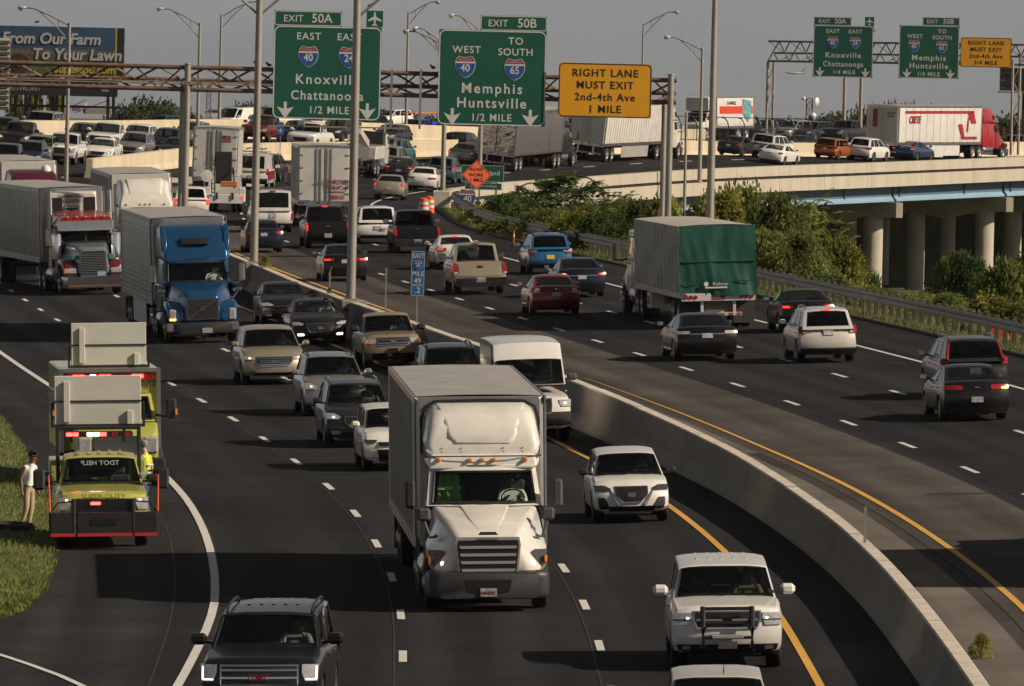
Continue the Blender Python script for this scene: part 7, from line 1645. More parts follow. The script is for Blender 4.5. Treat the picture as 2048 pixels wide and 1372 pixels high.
# fence with curved tops along the far side of the bridge
def fence(label, y0, y1, n):
    root = thing('curved_fence', label, 'fence', loc=rp(y0, -2.9)); ivf = -Vector(root.location); tops = []
    for i in range(n):
        q = rp(y0 + (y1 - y0) * i / (n - 1), -2.4, 1.13) + ivf; r_ = rp(y0 + (y1 - y0) * i / (n - 1), -1.8, 1.13) + ivf - q; b = MB(); b.path([q, q + Vector((0, 0, 1.1)), q + r_ * -.15 + Vector((0, 0, 1.5)), q - r_ * .55 + Vector((0, 0, 1.78)), q - r_ * 1.0 + Vector((0, 0, 1.85))], .05, 6); b.obj('fence_post', M_BLK, root, 50); tops.append((q, r_))
    for dz, k in ((1.85, 1.0), (1.0, 0), (.1, 0)):
        b = MB(); b.path([q - r_ * k + Vector((0, 0, dz)) for q, r_ in tops], .035, 5); b.obj('fence_rail', M_BLK, root)
    b = MB()
    for (q, r_), (q2_, r2_) in zip(tops[:-1], tops[1:]):
        for j in range(10):
            t = j / 10; a = q.lerp(q2_, t); b.tube(a, a + Vector((0, 0, 1.4)), .006, n=3, caps=False); b.tube(a, q.lerp(q2_, min(1, t + .4)) + Vector((0, 0, 1.4)), .006, n=3, caps=False)
    b.obj('fence_mesh', M_BLK, root)['kind'] = 'stuff'
fence('black fence with curved tops above the cars in the middle of the bridge', 757, 782, 9)
fence('short black curved fence just left of the red semi trailer', 797, 812, 5)

# birds on the gantry and lamp arms
M_BIRD = mat('bird_dark', (.02, .02, .022), .8)
for i, (px, py) in enumerate(((513, 131), (538, 133), (866, 138), (72, 46), (76, 46), (742, 14))):
    D_ = DG if py > 100 else (812 if px < 100 else DG); p = at_dist(px, py, D_); root = thing('bird', 'small dark bird perched high on the steelwork' if i < 3 else ('small dark bird on top of the billboard' if i < 5 else 'small dark bird on the plane sign'), 'bird', 'birds perched on gantry and signs', loc=p, rot=random.uniform(0, 6))
    b = MB(); b.loft([(-.16, .01, .05, .07, .01), (-.06, .05, .0, .12, .04), (.06, .06, .02, .15, .05), (.12, .04, .1, .2, .04), (.16, .035, .13, .2, .03), (.2, .005, .15, .165, .005)]); b.obj('body', M_BIRD, root, 60); b = MB()
    for sg in (-1, 1): b.tube((.03, sg * .02, .03), (.03, sg * .02, -.04), .006, n=4)
    b.obj('legs', M_BIRD, root)
# ================================================================ shoulder: two lime help trucks, people, grass
P_LIME = paint('paint_lime', (0.40, 0.40, 0.075), 0.0, 0.3, 0.15); M_BOARD = mat('board_cream', (0.56, 0.55, 0.50), 0.5, var=0.05, vscale=1, dirt=0.25, dscale=1.2, dcol=(.3, .28, .24))
M_FLASH = mat('flasher_red', (.8, .02, .02), .2, emit=(1, .05, .04), es=7.0); M_FLASHW = mat('flasher_white', (1, 1, .9), .2, emit=(1, .95, .75), es=6.0)
def board(root, x, z, w, h, label=None):
    b = MB(); b.box((x, 0, z), (.12, w, h), ch=.01); bo = b.obj('arrow_board', M_BOARD, root)
    b = MB(); b.box((x + .09, -w * .36, z - h * .03), (.06, .14, h * .84), ch=.01); b.obj('board_channel', M_BOARD, root); b = MB(); b.box((x + .09, w * .37, z - h * .36), (.08, .13, h * .28), ch=.01); b.obj('board_box', M_BOARD, root)
    b = MB(); b.box((x + .075, 0, z - h * .02), (.02, w + .02, .035)); b.obj('board_strap', M_BLK, root); b = MB(); b.box((x, 0, z - h / 2 - .03), (.14, w + .14, .06)); 
    for sg in (-1, 1): b.box((x, sg * (w / 2 + .06), z - h * .30), (.07, .05, h * .5)); b.tube((x, sg * w * .3, z - h / 2), (x - .1, sg * w * .3, z - h / 2 - .4), .04, n=6)
    b.obj('board_frame', M_BLK, root)
    return bo
c = car('pickup', 'help_truck', 'lime green roadside help pickup with black plow-like push bumper on the left shoulder', 'truck', P_LIME, None, L=6.3, W=2.03, H=2.0, rim='steel', mirror=M_BLK, glass=M_GLASSC,
    front=fr(hz=(.42, .55), hy=(.70, .96), hm=M_HL, gz_=(.36, .54), gy=(.60, .62), low=(.18, .24), lowy=.6, slant=0), rear=rr_())
r = c['root']; x = c['hl'] + .35
for (y0, y1, nm) in ((-.58, .62, 'push_plate'), (-1.16, -.62, 'push_wing'), (.66, 1.16, 'push_wing')):
    b = MB(); b.box((x, (y0 + y1) / 2, .58), (.08, y1 - y0, .46), ch=.015); b.obj(nm, M_BLK, r); b = MB(); b.box((x + .02, (y0 + y1) / 2, .32), (.1, y1 - y0, .07)); b.obj('cutting_edge', mat('edge_red', (.5, .03, .03), .5), r)
b = MB(); b.box((x - .02, .02, .92), (.05, 1.3, .34), ch=.01); b.obj('grille_guard', mat('guard_mesh', (.015, .015, .016), .3, coat=.5), r)
for yy in (-.66, .64):
    b = MB(); b.tube((x, yy, .36), (x, yy, 1.1), .05, n=8); b.obj('guard_post', M_BLK, r)
for sg in (-1, 1):
    b = MB(); b.path([(x - .02, sg * .62, 1.05), (x - .02, sg * 1.0, 1.02), (x - .02, sg * 1.16, .8)], .018, 6); b.obj('wing_rod', M_BLK, r); b = MB(); b.tube((x, sg * 1.17, .8), (x - .02, sg * 1.19, 1.62), .022, .015, 6); b.obj('edge_marker', mat('marker_orange', (.8, .1, .03), .5, emit=(1, .1, .03), es=.1), r)
    b = MB(); b.tube((x, sg * 1.17, .3), (x, sg * 1.17, .82), .03, n=6); b.obj('wing_post', M_BLK, r)
    bigmirror(r, c['xA'] + .1, sg * 1.36, 1.42, sg, .46, .26, M_BLK)
b = MB(); b.box((x + .03, -.18, 1.0), (.05, .22, .06), ch=.01); b.obj('flasher', M_FLASH, r); b = MB(); b.box((x + .045, 0, .6), (.02, .55, .13)); b.obj('plate_recess', M_GRILLE, r)
lettering(c, 'FORD', .1, 1.0, M_HL, 'F', off=.37); lettering(c, 'SUPER DUTY', .13, 1.13, mat('lime_dark', (.22, .22, .03), .5), 'F', off=.02, xs=1.3)
for sg in (-1, 1): c['P']('lamp', c['SF'], [(.50, .76, .82) if sg > 0 else (.50, -.82, -.76), (.535, .76, .82) if sg > 0 else (.535, -.82, -.76)], M_LITW, .03, .01, n=2)
q0, q1 = c['pf'](-.7, .94), c['pf'](.7, .94); z_ = q0[2]; 
textmesh('TDOT HELP', .16, M_WHT, 'windshield_lettering', r, at(q0[0] + .085, 0, z_ - .1) @ Matrix(((0, 0, 1, 0), (-1, 0, 0, 0), (0, 1, 0, 0), (0, 0, 0, 1))) @ Matrix.Rotation(-.55, 4, 'X'), .002, .01)
for k in range(-2, 3):
    rb = MB(); a = c['pt'](k * .3, .12); e = c['pt'](k * .3, .9); rb.bar((a[0], a[1], a[2] + .02), (e[0], e[1], e[2] + .02), .06, .03); rb.obj('roof_rib', P_LIME, r)
b = MB(); b.box((-.2, 0, 2.34), (.35, 1.5, .12), ch=.03); b.obj('light_bar', M_GRILLE, r)
for y_, m_ in ((-.66, M_FLASH), (-.52, M_FLASH), (-.2, M_FLASHW), (-.05, M_FLASHW), (.1, M_FLASH), (.35, M_TL), (.62, M_TL)):
    b = MB(); b.box((-.01, y_, 2.34), (.05, .13, .08), ch=.01); b.obj('flasher', m_, r)
b = MB()
for sg in (-1, 1): b.tube((-.75, sg * .9, 1.2), (-.75, sg * .9, 2.5), .045, n=6); b.tube((-.75, sg * .9, 2.45), (-1.3, sg * .9, 2.45), .04, n=6)
b.tube((-.75, -.9, 2.45), (-.75, .9, 2.45), .045, n=6); b.obj('board_mast', M_BLK, r)
board(r, -.9, 3.06, 1.92, 1.08)
for sg in (-1, 1):
    b = MB(); b.box((-2.1, sg * .86, 1.45), (1.9, .4, .55), ch=.03); b.obj('tool_locker', P_LIME, r)
b = MB(); q = c['ps'](1)(.03, .4); b.lathe([(.001, .08), (.09, .07), (.1, 0), (.04, -.08)], 12, 'x', (q[0] + .1, q[1] + .1, q[2])); b.obj('spotlight', M_HL, r, 40)
put(c, 205, 1092, False, dyaw=.02)
# larger rescue box truck behind
t = thing('rescue_truck', 'tall lime green rescue box truck with folded arrow board behind the help pickup', 'truck')
cabshell(t, P_LIME, -1.25, 1.55, -1.75, 2.2, -2.9, 1.02, .92, .6, glass=M_GLASS); h = MB(); h.loft([(-.08, .9, .6, 1.22, .1), (-.3, 1.0, .6, 1.35, .12), (-1.3, 1.05, .7, 1.54, .1)]); h.obj('hood', P_LIME, t, 45); b = MB(); b.box((.02, 0, .55), (.22, 2.3, .34), ch=.05); b.obj('front_bumper', M_BLK, t)
p_ = MB(); p_.box((-.06, 0, 1.0), (.08, 1.1, .5), ch=.02); p_.obj('grille', M_CHROME, t)
for sg in (-1, 1):
    b = MB(); b.box((-.12, sg * .80, 1.02), (.16, .36, .42), ch=.05); b.obj('headlight', M_HL, t); bigmirror(t, -1.2, sg * 1.38, 1.85, sg, .5, .26, M_BLK, arm_to=(-1.3, sg * 1.0, 1.7)); b = MB(); b.box((-1.1, sg * 1.5, 1.78), (.04, .05, .14)); b.obj('mirror_signal', M_AMB, t)
bx_ = MB(); bx_.box((-5.6, 0, 1.75), (5.2, 2.44, 2.05), ch=.04); bx_.obj('box_body', P_LIME, t)
for sg in (-1, 1):
    b = MB(); b.box((-2.98, sg * 1.19, 1.75), (.1, .1, 2.05)); b.obj('corner_trim', M_ALU, t); b = MB(); b.box((-5.6, sg * 1.23, 2.0), (4.6, .02, .12)); b.obj('side_stripe', M_WHT, t)
    for i in range(4):
        b = MB(); b.box((-3.7 - i * 1.2, sg * 1.225, 1.5), (1.1, .03, 1.3), ch=.01); b.obj('locker_door', P_LIME, t)
b = MB(); b.box((-2.97, 0, 2.73), (.14, 2.3, .09)); b.obj('roof_rail', M_ALU, t); b = MB(); b.box((-2.97, 0, 2.58), (.06, 2.2, .14)); b.obj('light_panel', M_TL, t)
for y_, m_ in ((-.85, M_FLASH), (-.7, M_FLASH), (-.42, M_FLASHW), (-.2, M_FLASH), (-.05, M_FLASH), (.6, M_FLASH), (.75, M_FLASH)):
    b = MB(); b.box((-2.92, y_, 2.58), (.05, .14, .09), ch=.01); b.obj('flasher', m_, t)
textmesh('UNIT', .22, M_INK, 'front_lettering', t, at(-2.975, .88, 2.38) @ FX, .003, .02)
board(t, -3.4, 3.36, 1.84, 1.04); chassis(t, -.4, -8.0, tanks=False); truckwheels(t, [-1.0, -6.2], w=1.15, r=.45)
put(t, 232, 972, False, ax=-1.0, dyaw=.02)
# ================================================================ people
M_SKIN = mat('skin_brown', (0.20, 0.105, 0.06), 0.55, var=0.1, vscale=20); M_SKINL = mat('skin_light', (0.42, 0.25, 0.17), 0.55); M_HAIR = mat('hair_black', (0.012, 0.01, 0.009), 0.6)
M_TANK = mat('shirt_white', (0.72, 0.72, 0.70), 0.8, var=.08, vscale=8); M_KHAKI = mat('trousers_khaki', (0.40, 0.31, 0.20), 0.85, var=.12, vscale=8); M_BELT = mat('belt_dark', (0.03, 0.02, 0.015), .6)
M_HIVIS = mat('vest_hivis', (0.55, 0.62, 0.04), 0.7, var=.2, vscale=6); M_JEAN = mat('jeans', (0.05, 0.09, 0.16), .85, var=.15, vscale=9)
def skinned(name, joints, edges, mats, pick, sub=2):
    """one continuous figure grown over a skeleton; pick(point) chooses the material of each face"""
    me = bpy.data.meshes.new('sk'); keys = list(joints); me.from_pydata([joints[k][0] for k in keys], [(keys.index(a), keys.index(b_)) for a, b_ in edges], []); o = bpy.data.objects.new('sk', me)
    md = o.modifiers.new('s', 'SKIN'); md.use_smooth_shade = True; md.branch_smoothing = .6
    for i, k in enumerate(keys):
        rx = joints[k][1]; o.data.skin_vertices[0].data[i].radius = rx if hasattr(rx, '__len__') else (rx, rx); o.data.skin_vertices[0].data[i].use_root = (i == 0)
    sb = o.modifiers.new('u', 'SUBSURF'); sb.levels = sub; sb.render_levels = sub
    m2 = scratch_mesh(o); m2.name = name
    m2.materials.clear()
    for m in mats: m2.materials.append(m)
    for p in m2.polygons: p.material_index = pick(p.center); p.use_smooth = True
    return m2
def head_parts(root, hx, hy, hz, fx, hair, glasses=False, cap=None, long=False):
    """hair shell, eyes, nose, mouth and ears on a head centred at hx,hy,hz that looks along +x rotated by fx"""
    R = Matrix.Rotation(fx, 3, 'Z'); C = Vector((hx, hy, hz))
    def T(p): return C + R @ Vector(p)
    b = MB()
    for i in range(9):
        for j in range(12): pass
    b.grid(lambda u, v: T((-.012 + .108 * cos(v) * cos(u), .088 * cos(v) * sin(u), .035 + .105 * sin(v))), [radians(62 + 236 * i / 12) for i in range(13)], [radians(-28 + 118 * j / 7) for j in range(8)]); b.grid(lambda u, v: T((-.012 + .108 * cos(v) * cos(u), .088 * cos(v) * sin(u), .035 + .105 * sin(v))), [radians(-64 + 128 * i / 8) for i in range(9)], [radians(34 + 56 * j / 4) for j in range(5)]); b.obj('hair', hair, root, 60)
    if glasses: b = MB(); b.box(T((.094, 0, .012)), (.025, .15, .04), rot=R, ch=.01); b.obj('sunglasses', M_BLK, root)
    else:
        b = MB()
        for sg in (-1, 1): b.disc(T((.088, sg * .033, .012)), .013, 'x', .012, 8)
        b.obj('eyes', M_BLK, root)
    b = MB(); b.box(T((.094, 0, -.058)), (.012, .052, .012), rot=R); b.obj('mouth', mat('lips', (.16, .06, .05), .6), root)
def hand(j, e, wrist, tip_dir, side, base, r=.0085):
    """palm and five separate bent fingers growing from a wrist joint"""
    w = Vector(j[wrist][0]); d = Vector(tip_dir).normalized(); s = Vector(side).normalized(); pn = wrist + 'p'; j[pn] = (tuple(w + d * .06), (.034, .016)); e.append((wrist, pn))
    for i, (off, ln) in enumerate(((-.03, .058), (-.01, .07), (.01, .075), (.03, .066))):
        k1, k2 = f'{wrist}f{i}a', f'{wrist}f{i}b'; bnd = s.cross(d) * .012; j[k1] = (tuple(w + d * (.085 + ln * .4) + s * off), r); j[k2] = (tuple(w + d * (.085 + ln) + s * off * 1.05 + bnd), r * .8); e += [(pn, k1), (k1, k2)]
    k1, k2 = f'{wrist}ta', f'{wrist}tb'; j[k1] = (tuple(w + d * .045 - s * .045), r * 1.15); j[k2] = (tuple(w + d * .085 - s * .06), r); e += [(wrist, k1), (k1, k2)]
# the man in the white sleeveless shirt; x = his front
j = dict(pel=((0, 0, .95), (.15, .11)), wst=((.0, 0, 1.10), (.14, .10)), chs=((.0, 0, 1.32), (.165, .115)), nck=((.02, 0, 1.50), .058), hd1=((.045, 0, 1.60), (.075, .085)), hd2=((.06, 0, 1.72), (.085, .09)), chin=((.115, 0, 1.57), .035),
    lsh=((0, .19, 1.42), .068), lel=((-.01, .25, 1.13), .046), lwr=((.08, .27, .90), .03), rsh=((0, -.19, 1.42), .068), rel=((-.05, -.26, 1.13), .046), rwr=((.02, -.28, .88), .03),
    lhp=((0, .1, .88), (.105, .1)), lkn=((.03, .11, .50), .07), lan=((-.01, .11, .09), .05), lto=((.15, .12, .035), .04), rhp=((0, -.1, .88), (.105, .1)), rkn=((.06, -.12, .50), .07), ran=((-.06, -.12, .09), .05), rto=((.10, -.14, .035), .04), nose=((.155, 0, 1.66), .016))
e = [('pel', 'wst'), ('wst', 'chs'), ('chs', 'nck'), ('nck', 'hd1'), ('hd1', 'hd2'), ('hd1', 'chin'), ('hd1', 'nose'), ('chs', 'lsh'), ('lsh', 'lel'), ('lel', 'lwr'), ('chs', 'rsh'), ('rsh', 'rel'), ('rel', 'rwr'), ('pel', 'lhp'), ('lhp', 'lkn'), ('lkn', 'lan'), ('lan', 'lto'), ('pel', 'rhp'), ('rhp', 'rkn'), ('rkn', 'ran'), ('ran', 'rto')]
hand(j, e, 'lwr', (.2, .02, -1), (1, 0, .2), None); hand(j, e, 'rwr', (.15, -.02, -1), (1, 0, .2), None)
def pick(c):
    if c.z < .07: return 4
    if abs(c.y) > .215 and c.z > .75: return 0
    if c.z > 1.49: return 0
    if c.z > 1.0: return 1
    if c.z > .965: return 3
    return 2
me = skinned('body', j, e, [M_SKIN, M_TANK, M_KHAKI, M_BELT, M_BLK], pick)
p = ground(52, 1058); root = thing('person', 'man in white sleeveless shirt and khaki trousers standing on the grass', 'person', loc=p, rot=(0, radians(3), radians(-32))); inst('body', me, root)
head_parts(root, .062, 0, 1.665, 0, M_HAIR, True)
# worker in a hi-vis vest leaning at the help truck's door
j2 = dict(j); j2['hd2'] = ((.10, 0, 1.70), (.085, .09)); j2['lwr'] = ((.25, .24, 1.05), .03); j2['lel'] = ((.06, .26, 1.15), .046)
j2 = {k: v_ for k, v_ in j2.items() if not (k.startswith('lwr') and k != 'lwr') and not (k.startswith('rwr') and k != 'rwr')}; e2 = [q for q in e if q[0] in j2 and q[1] in j2]
hand(j2, e2, 'lwr', (1, -.1, .1), (0, 1, .2), None); hand(j2, e2, 'rwr', (.15, -.02, -1), (1, 0, .2), None)
me2 = skinned('body', j2, e2, [M_SKINL, M_HIVIS, M_JEAN, M_BELT, M_BLK], pick)
p = ground(289, 1036); root = thing('person', 'worker in lime hi-vis vest and jeans at the door of the help pickup', 'person', loc=p, rot=radians(160)); inst('body', me2, root); head_parts(root, .07, 0, 1.665, 0, mat('hair_grey', (.2, .18, .16), .7)); b = MB(); b.box((0.0, 0, 1.22), (.27, .36, .05), ch=.02); b.obj('vest_stripe', M_SWHITE, root)
# drivers behind the windshields
jd = dict(pel=((0, 0, .0), (.15, .12)), wst=((-.02, 0, .18), (.15, .11)), chs=((-.05, 0, .40), (.18, .12)), nck=((-.03, 0, .57), .055), hd1=((0, 0, .66), (.075, .085)), hd2=((.0, 0, .78), (.085, .09)), chin=((.06, 0, .635), .035), nose=((.10, 0, .72), .016),
    lsh=((-.04, .2, .49), .075), lel=((.14, .27, .28), .05), lwr=((.36, .14, .36), .032), rsh=((-.04, -.2, .49), .075), rel=((.14, -.26, .28), .05), rwr=((.36, -.12, .36), .032), lkn=((.42, .14, .02), .085), rkn=((.42, -.14, .02), .085))
ed = [('pel', 'wst'), ('wst', 'chs'), ('chs', 'nck'), ('nck', 'hd1'), ('hd1', 'hd2'), ('hd1', 'chin'), ('hd1', 'nose'), ('chs', 'lsh'), ('lsh', 'lel'), ('lel', 'lwr'), ('chs', 'rsh'), ('rsh', 'rel'), ('rel', 'rwr'), ('pel', 'lkn'), ('pel', 'rkn')]
hand(jd, ed, 'lwr', (.6, -.2, .4), (0, 1, 0), None); hand(jd, ed, 'rwr', (.6, .2, .4), (0, 1, 0), None)
def pickd(c):
    if c.x > .27 and c.z > .12: return 0
    if c.z > .56: return 0
    return 1 if c.z > .08 else 2
DRV = skinned('body', jd, ed, [M_SKIN, M_TANK, M_JEAN], pickd)
def driver(veh, loc, label, shirt=None, skin=None):
    me = DRV.copy(); me.materials[0] = skin or M_SKIN; me.materials[1] = shirt or M_TANK
    M = Matrix.LocRotScale(veh.location, veh.rotation_euler, None) @ at(*loc); root = thing('person', label, 'person', 'drivers at the wheel'); root.matrix_world = M; inst('body', me, root); head_parts(root, .0, 0, .72, 0, M_HAIR)
driver(BOXTRUCK, (-3.0, .6, 1.72), 'driver in white shirt at the wheel of the white box truck')
driver(BLUETRUCK, (-3.0, .6, 1.72), 'driver in pale shirt at the wheel of the blue semi truck', M_TANK, M_SKINL)
_by = {o.get('label', ''): o for o in bpy.data.objects}
for key, lab, sh, sk in (('black full-size suv', 'driver in white shirt inside the black full-size suv at the bottom', M_TANK, M_SKINL), ('champagne crossover', 'driver inside the champagne crossover', M_JEAN, M_SKINL), ('silver suv with roof rails and one', 'driver in dark top inside the silver suv with the amber headlight', M_JEAN, M_SKINL), ('charcoal crossover', 'driver inside the charcoal crossover', M_KHAKI, M_SKINL),
                         ('black sedan with a large trap', 'driver inside the black sedan with the trapezoid grille', M_TANK, M_SKINL), ('tan compact pickup', 'driver in light blue shirt inside the tan pickup', mat('shirt_blue', (.2, .42, .5), .8), M_SKINL), ('white police suv', 'driver inside the white police suv', M_KHAKI, M_SKIN)):
    v_ = next(o for l, o in _by.items() if l.startswith(key)); sw = next(ch for ch in v_.children if ch.name.startswith('steering_wheel')); c0 = sum((Vector(x_.co) for x_ in sw.data.vertices), Vector()) / len(sw.data.vertices); driver(v_, (c0.x - .46, c0.y, c0.z - .44), lab, sh, sk)
# tyre lying on the grass before the man
b = MB(); b.lathe([(.32, 0), (.52, .01), (.58, .06), (.58, .16), (.52, .22), (.34, .23), (.32, .14), (.32, 0)], 26); o = tag(b.obj('loose_tyre', M_TYRE, smooth=40), 'large worn truck tyre lying on the grass at the left edge', 'tyre'); o.location = ground(18, 1066); o.rotation_euler = (radians(4), 0, 0)
# ================================================================ vegetation, background
def leafmat(name, c1, c2, trans=0.45):
    m = bpy.data.materials.new(name); m.use_nodes = True; n = m.node_tree; n.nodes.clear(); o = n.nodes.new('ShaderNodeOutputMaterial')
    tc = n.nodes.new('ShaderNodeTexCoord'); t = n.nodes.new('ShaderNodeTexNoise'); t.inputs['Scale'].default_value = 1.6; t.inputs['Detail'].default_value = 6; n.links.new(tc.outputs['Object'], t.inputs['Vector'])
    r = n.nodes.new('ShaderNodeValToRGB'); r.color_ramp.elements[0].position = .35; r.color_ramp.elements[1].position = .68; r.color_ramp.elements[0].color = (*c1, 1); r.color_ramp.elements[1].color = (*c2, 1); n.links.new(t.outputs[0], r.inputs[0])
    oi = n.nodes.new('ShaderNodeObjectInfo'); hs_ = n.nodes.new('ShaderNodeHueSaturation'); mr = n.nodes.new('ShaderNodeMapRange'); mr.inputs[3].default_value = .85; mr.inputs[4].default_value = 1.45; n.links.new(oi.outputs['Random'], mr.inputs[0]); n.links.new(mr.outputs[0], hs_.inputs['Value']); n.links.new(r.outputs[0], hs_.inputs['Color'])
    d = n.nodes.new('ShaderNodeBsdfDiffuse'); tr = n.nodes.new('ShaderNodeBsdfTranslucent'); mx = n.nodes.new('ShaderNodeMixShader'); mx.inputs[0].default_value = trans
    n.links.new(hs_.outputs[0], d.inputs[0]); n.links.new(hs_.outputs[0], tr.inputs[0]); n.links.new(d.outputs[0], mx.inputs[1]); n.links.new(tr.outputs[0], mx.inputs[2]); n.links.new(mx.outputs[0], o.inputs[0]); MATS[name] = m; return m
L_A = leafmat('leaf_olive', (0.061, 0.084, 0.024), (0.270, 0.290, 0.088)); L_B = leafmat('leaf_dark', (0.034, 0.065, 0.022), (0.155, 0.203, 0.061)); L_C = leafmat('leaf_yellow_green', (0.095, 0.105, 0.024), (0.365, 0.351, 0.088)); L_F = leafmat('leaf_far', (0.04, 0.05, 0.03), (0.10, 0.115, 0.065), .2)
M_BARK = mat('bark', (0.13, 0.105, 0.08), .9, var=.3, vscale=6)
def leaf(v, f, p, d, up, ln, w):
    s = d.cross(up); s = s.normalized() if s.length > 1e-4 else Vector((1, 0, 0)); m_ = p + d * ln * .5; k = len(v); nrm = s.cross(d)
    v += [tuple(p), tuple(m_ + s * w * .5 + nrm * ln * .06), tuple(p + d * ln - nrm * ln * .1), tuple(m_ - s * w * .5 + nrm * ln * .06)]; f += [(k, k + 1, k + 2, k + 3)]
def rdir(): 
    while True:
        q = Vector((random.uniform(-1, 1), random.uniform(-1, 1), random.uniform(-1, 1)))
        if .05 < q.length < 1: return q.normalized()
def crown_mesh(seed, clumps, per, ln, mode, spread=1.0, col=L_A, flat=.0):
    """leaves in a unit crown (about 1 m radius, 0..1 high); mode picks clump shape"""
    random.seed(seed); v, f = [], []
    for _ in range(clumps):
        a = random.uniform(0, 2 * pi); z = random.random() ** .75; rr_m = (1 - .75 * z * z) if mode != 'tree' else sin(pi * min(1, .12 + z * .86)) ** .6
        r_ = rr_m * (random.random() ** .45); c = Vector((r_ * cos(a), r_ * sin(a), .06 + z * .9)); cr = random.uniform(.10, .24) * spread
        if mode == 'pinnate':
            for _k in range(max(2, per // 14)):
                d = (Vector((cos(a + random.uniform(-.9, .9)), sin(a + random.uniform(-.9, .9)), random.uniform(-.1, .9)))).normalized(); p = c.copy(); L = random.uniform(.22, .4)
                for q in range(7):
                    t = q / 7; pp = p + d * L * t + Vector((0, 0, -.12 * t * t)); s_ = d.cross(Vector((0, 0, 1))).normalized()
                    for sg in (-1, 1): leaf(v, f, pp, (s_ * sg + d * .35 + Vector((0, 0, -.15))).normalized(), Vector((0, 0, 1)), ln * (1 - .4 * t), ln * .3)
        else:
            for _k in range(per):
                o_ = rdir() * cr * random.random() ** .4; d = (rdir() + o_.normalized() * .6 + Vector((0, 0, -.25))).normalized(); leaf(v, f, c + o_, d, rdir(), ln * random.uniform(.6, 1.25), ln * random.uniform(.35, .6))
    me = bpy.data.meshes.new('crown'); me.from_pydata(v, [], f); me.materials.append(col); me.polygons.foreach_set('use_smooth', [False] * len(f)); me.update(); return me
def trunk_mesh(seed, multi):
    random.seed(seed); b = MB()
    for k in range(multi):
        a = random.uniform(0, 2 * pi); x, y = .12 * cos(a) * (multi > 1), .12 * sin(a) * (multi > 1); top = Vector((random.uniform(-.4, .4), random.uniform(-.4, .4), random.uniform(.65, .9))); mid = Vector((x * 1.5 + top.x * .35, y * 1.5 + top.y * .35, .38))
        b.path([(x, y, -.1), mid, top], [.028, .02, .006], 6)
        for q in range(4):
            t = random.uniform(.3, .8); s0 = mid.lerp(top, t); b.path([s0, s0 + Vector((random.uniform(-.4, .4), random.uniform(-.4, .4), random.uniform(.05, .25)))], [.011, .004], 4)
    return b.mesh('trunk', M_BARK, 60)
CR = {'shrub': [crown_mesh(11, 150, 34, .105, 'shrub', col=L_A), crown_mesh(12, 150, 34, .095, 'shrub', col=L_B), crown_mesh(13, 130, 30, .12, 'shrub', col=L_C), crown_mesh(17, 170, 32, .085, 'shrub', col=L_A)],
      'sumac': [crown_mesh(14, 120, 30, .13, 'pinnate', col=L_B), crown_mesh(18, 110, 30, .13, 'pinnate', col=L_A)], 'tree': [crown_mesh(15, 130, 30, .11, 'tree', 1.1, L_F), crown_mesh(16, 110, 30, .12, 'tree', 1.2, L_F)]}
TRK = [trunk_mesh(3, 3), trunk_mesh(4, 5), trunk_mesh(5, 1)]
random.seed(21)
def bush(label, px, ytop, D, wpx, kind='shrub', var=0, base=None, name='shrub', cat='shrub', group='shrubs on the embankment', hmin=1.0):
    T = at_dist(px, ytop, D); b_ = terrain_z(T.x, D) if base is None else base; h = max(hmin, T.z - b_); w = wpx * D / FPX / 2
    root = thing(name, label, cat, group, loc=(T.x, D, b_), rot=random.uniform(0, 6.28))
    c = inst('crown', CR[kind][var % len(CR[kind])], root); c.scale = (w, w, h * (.97 if kind != 'tree' else .84))
    t = inst('trunk', TRK[2 if kind == 'tree' else var % 2], root); t.scale = (w * .8, w * .8, h)
    return root
side_words = lambda px: 'left' if px < 1200 else ('middle' if px < 1650 else 'right')
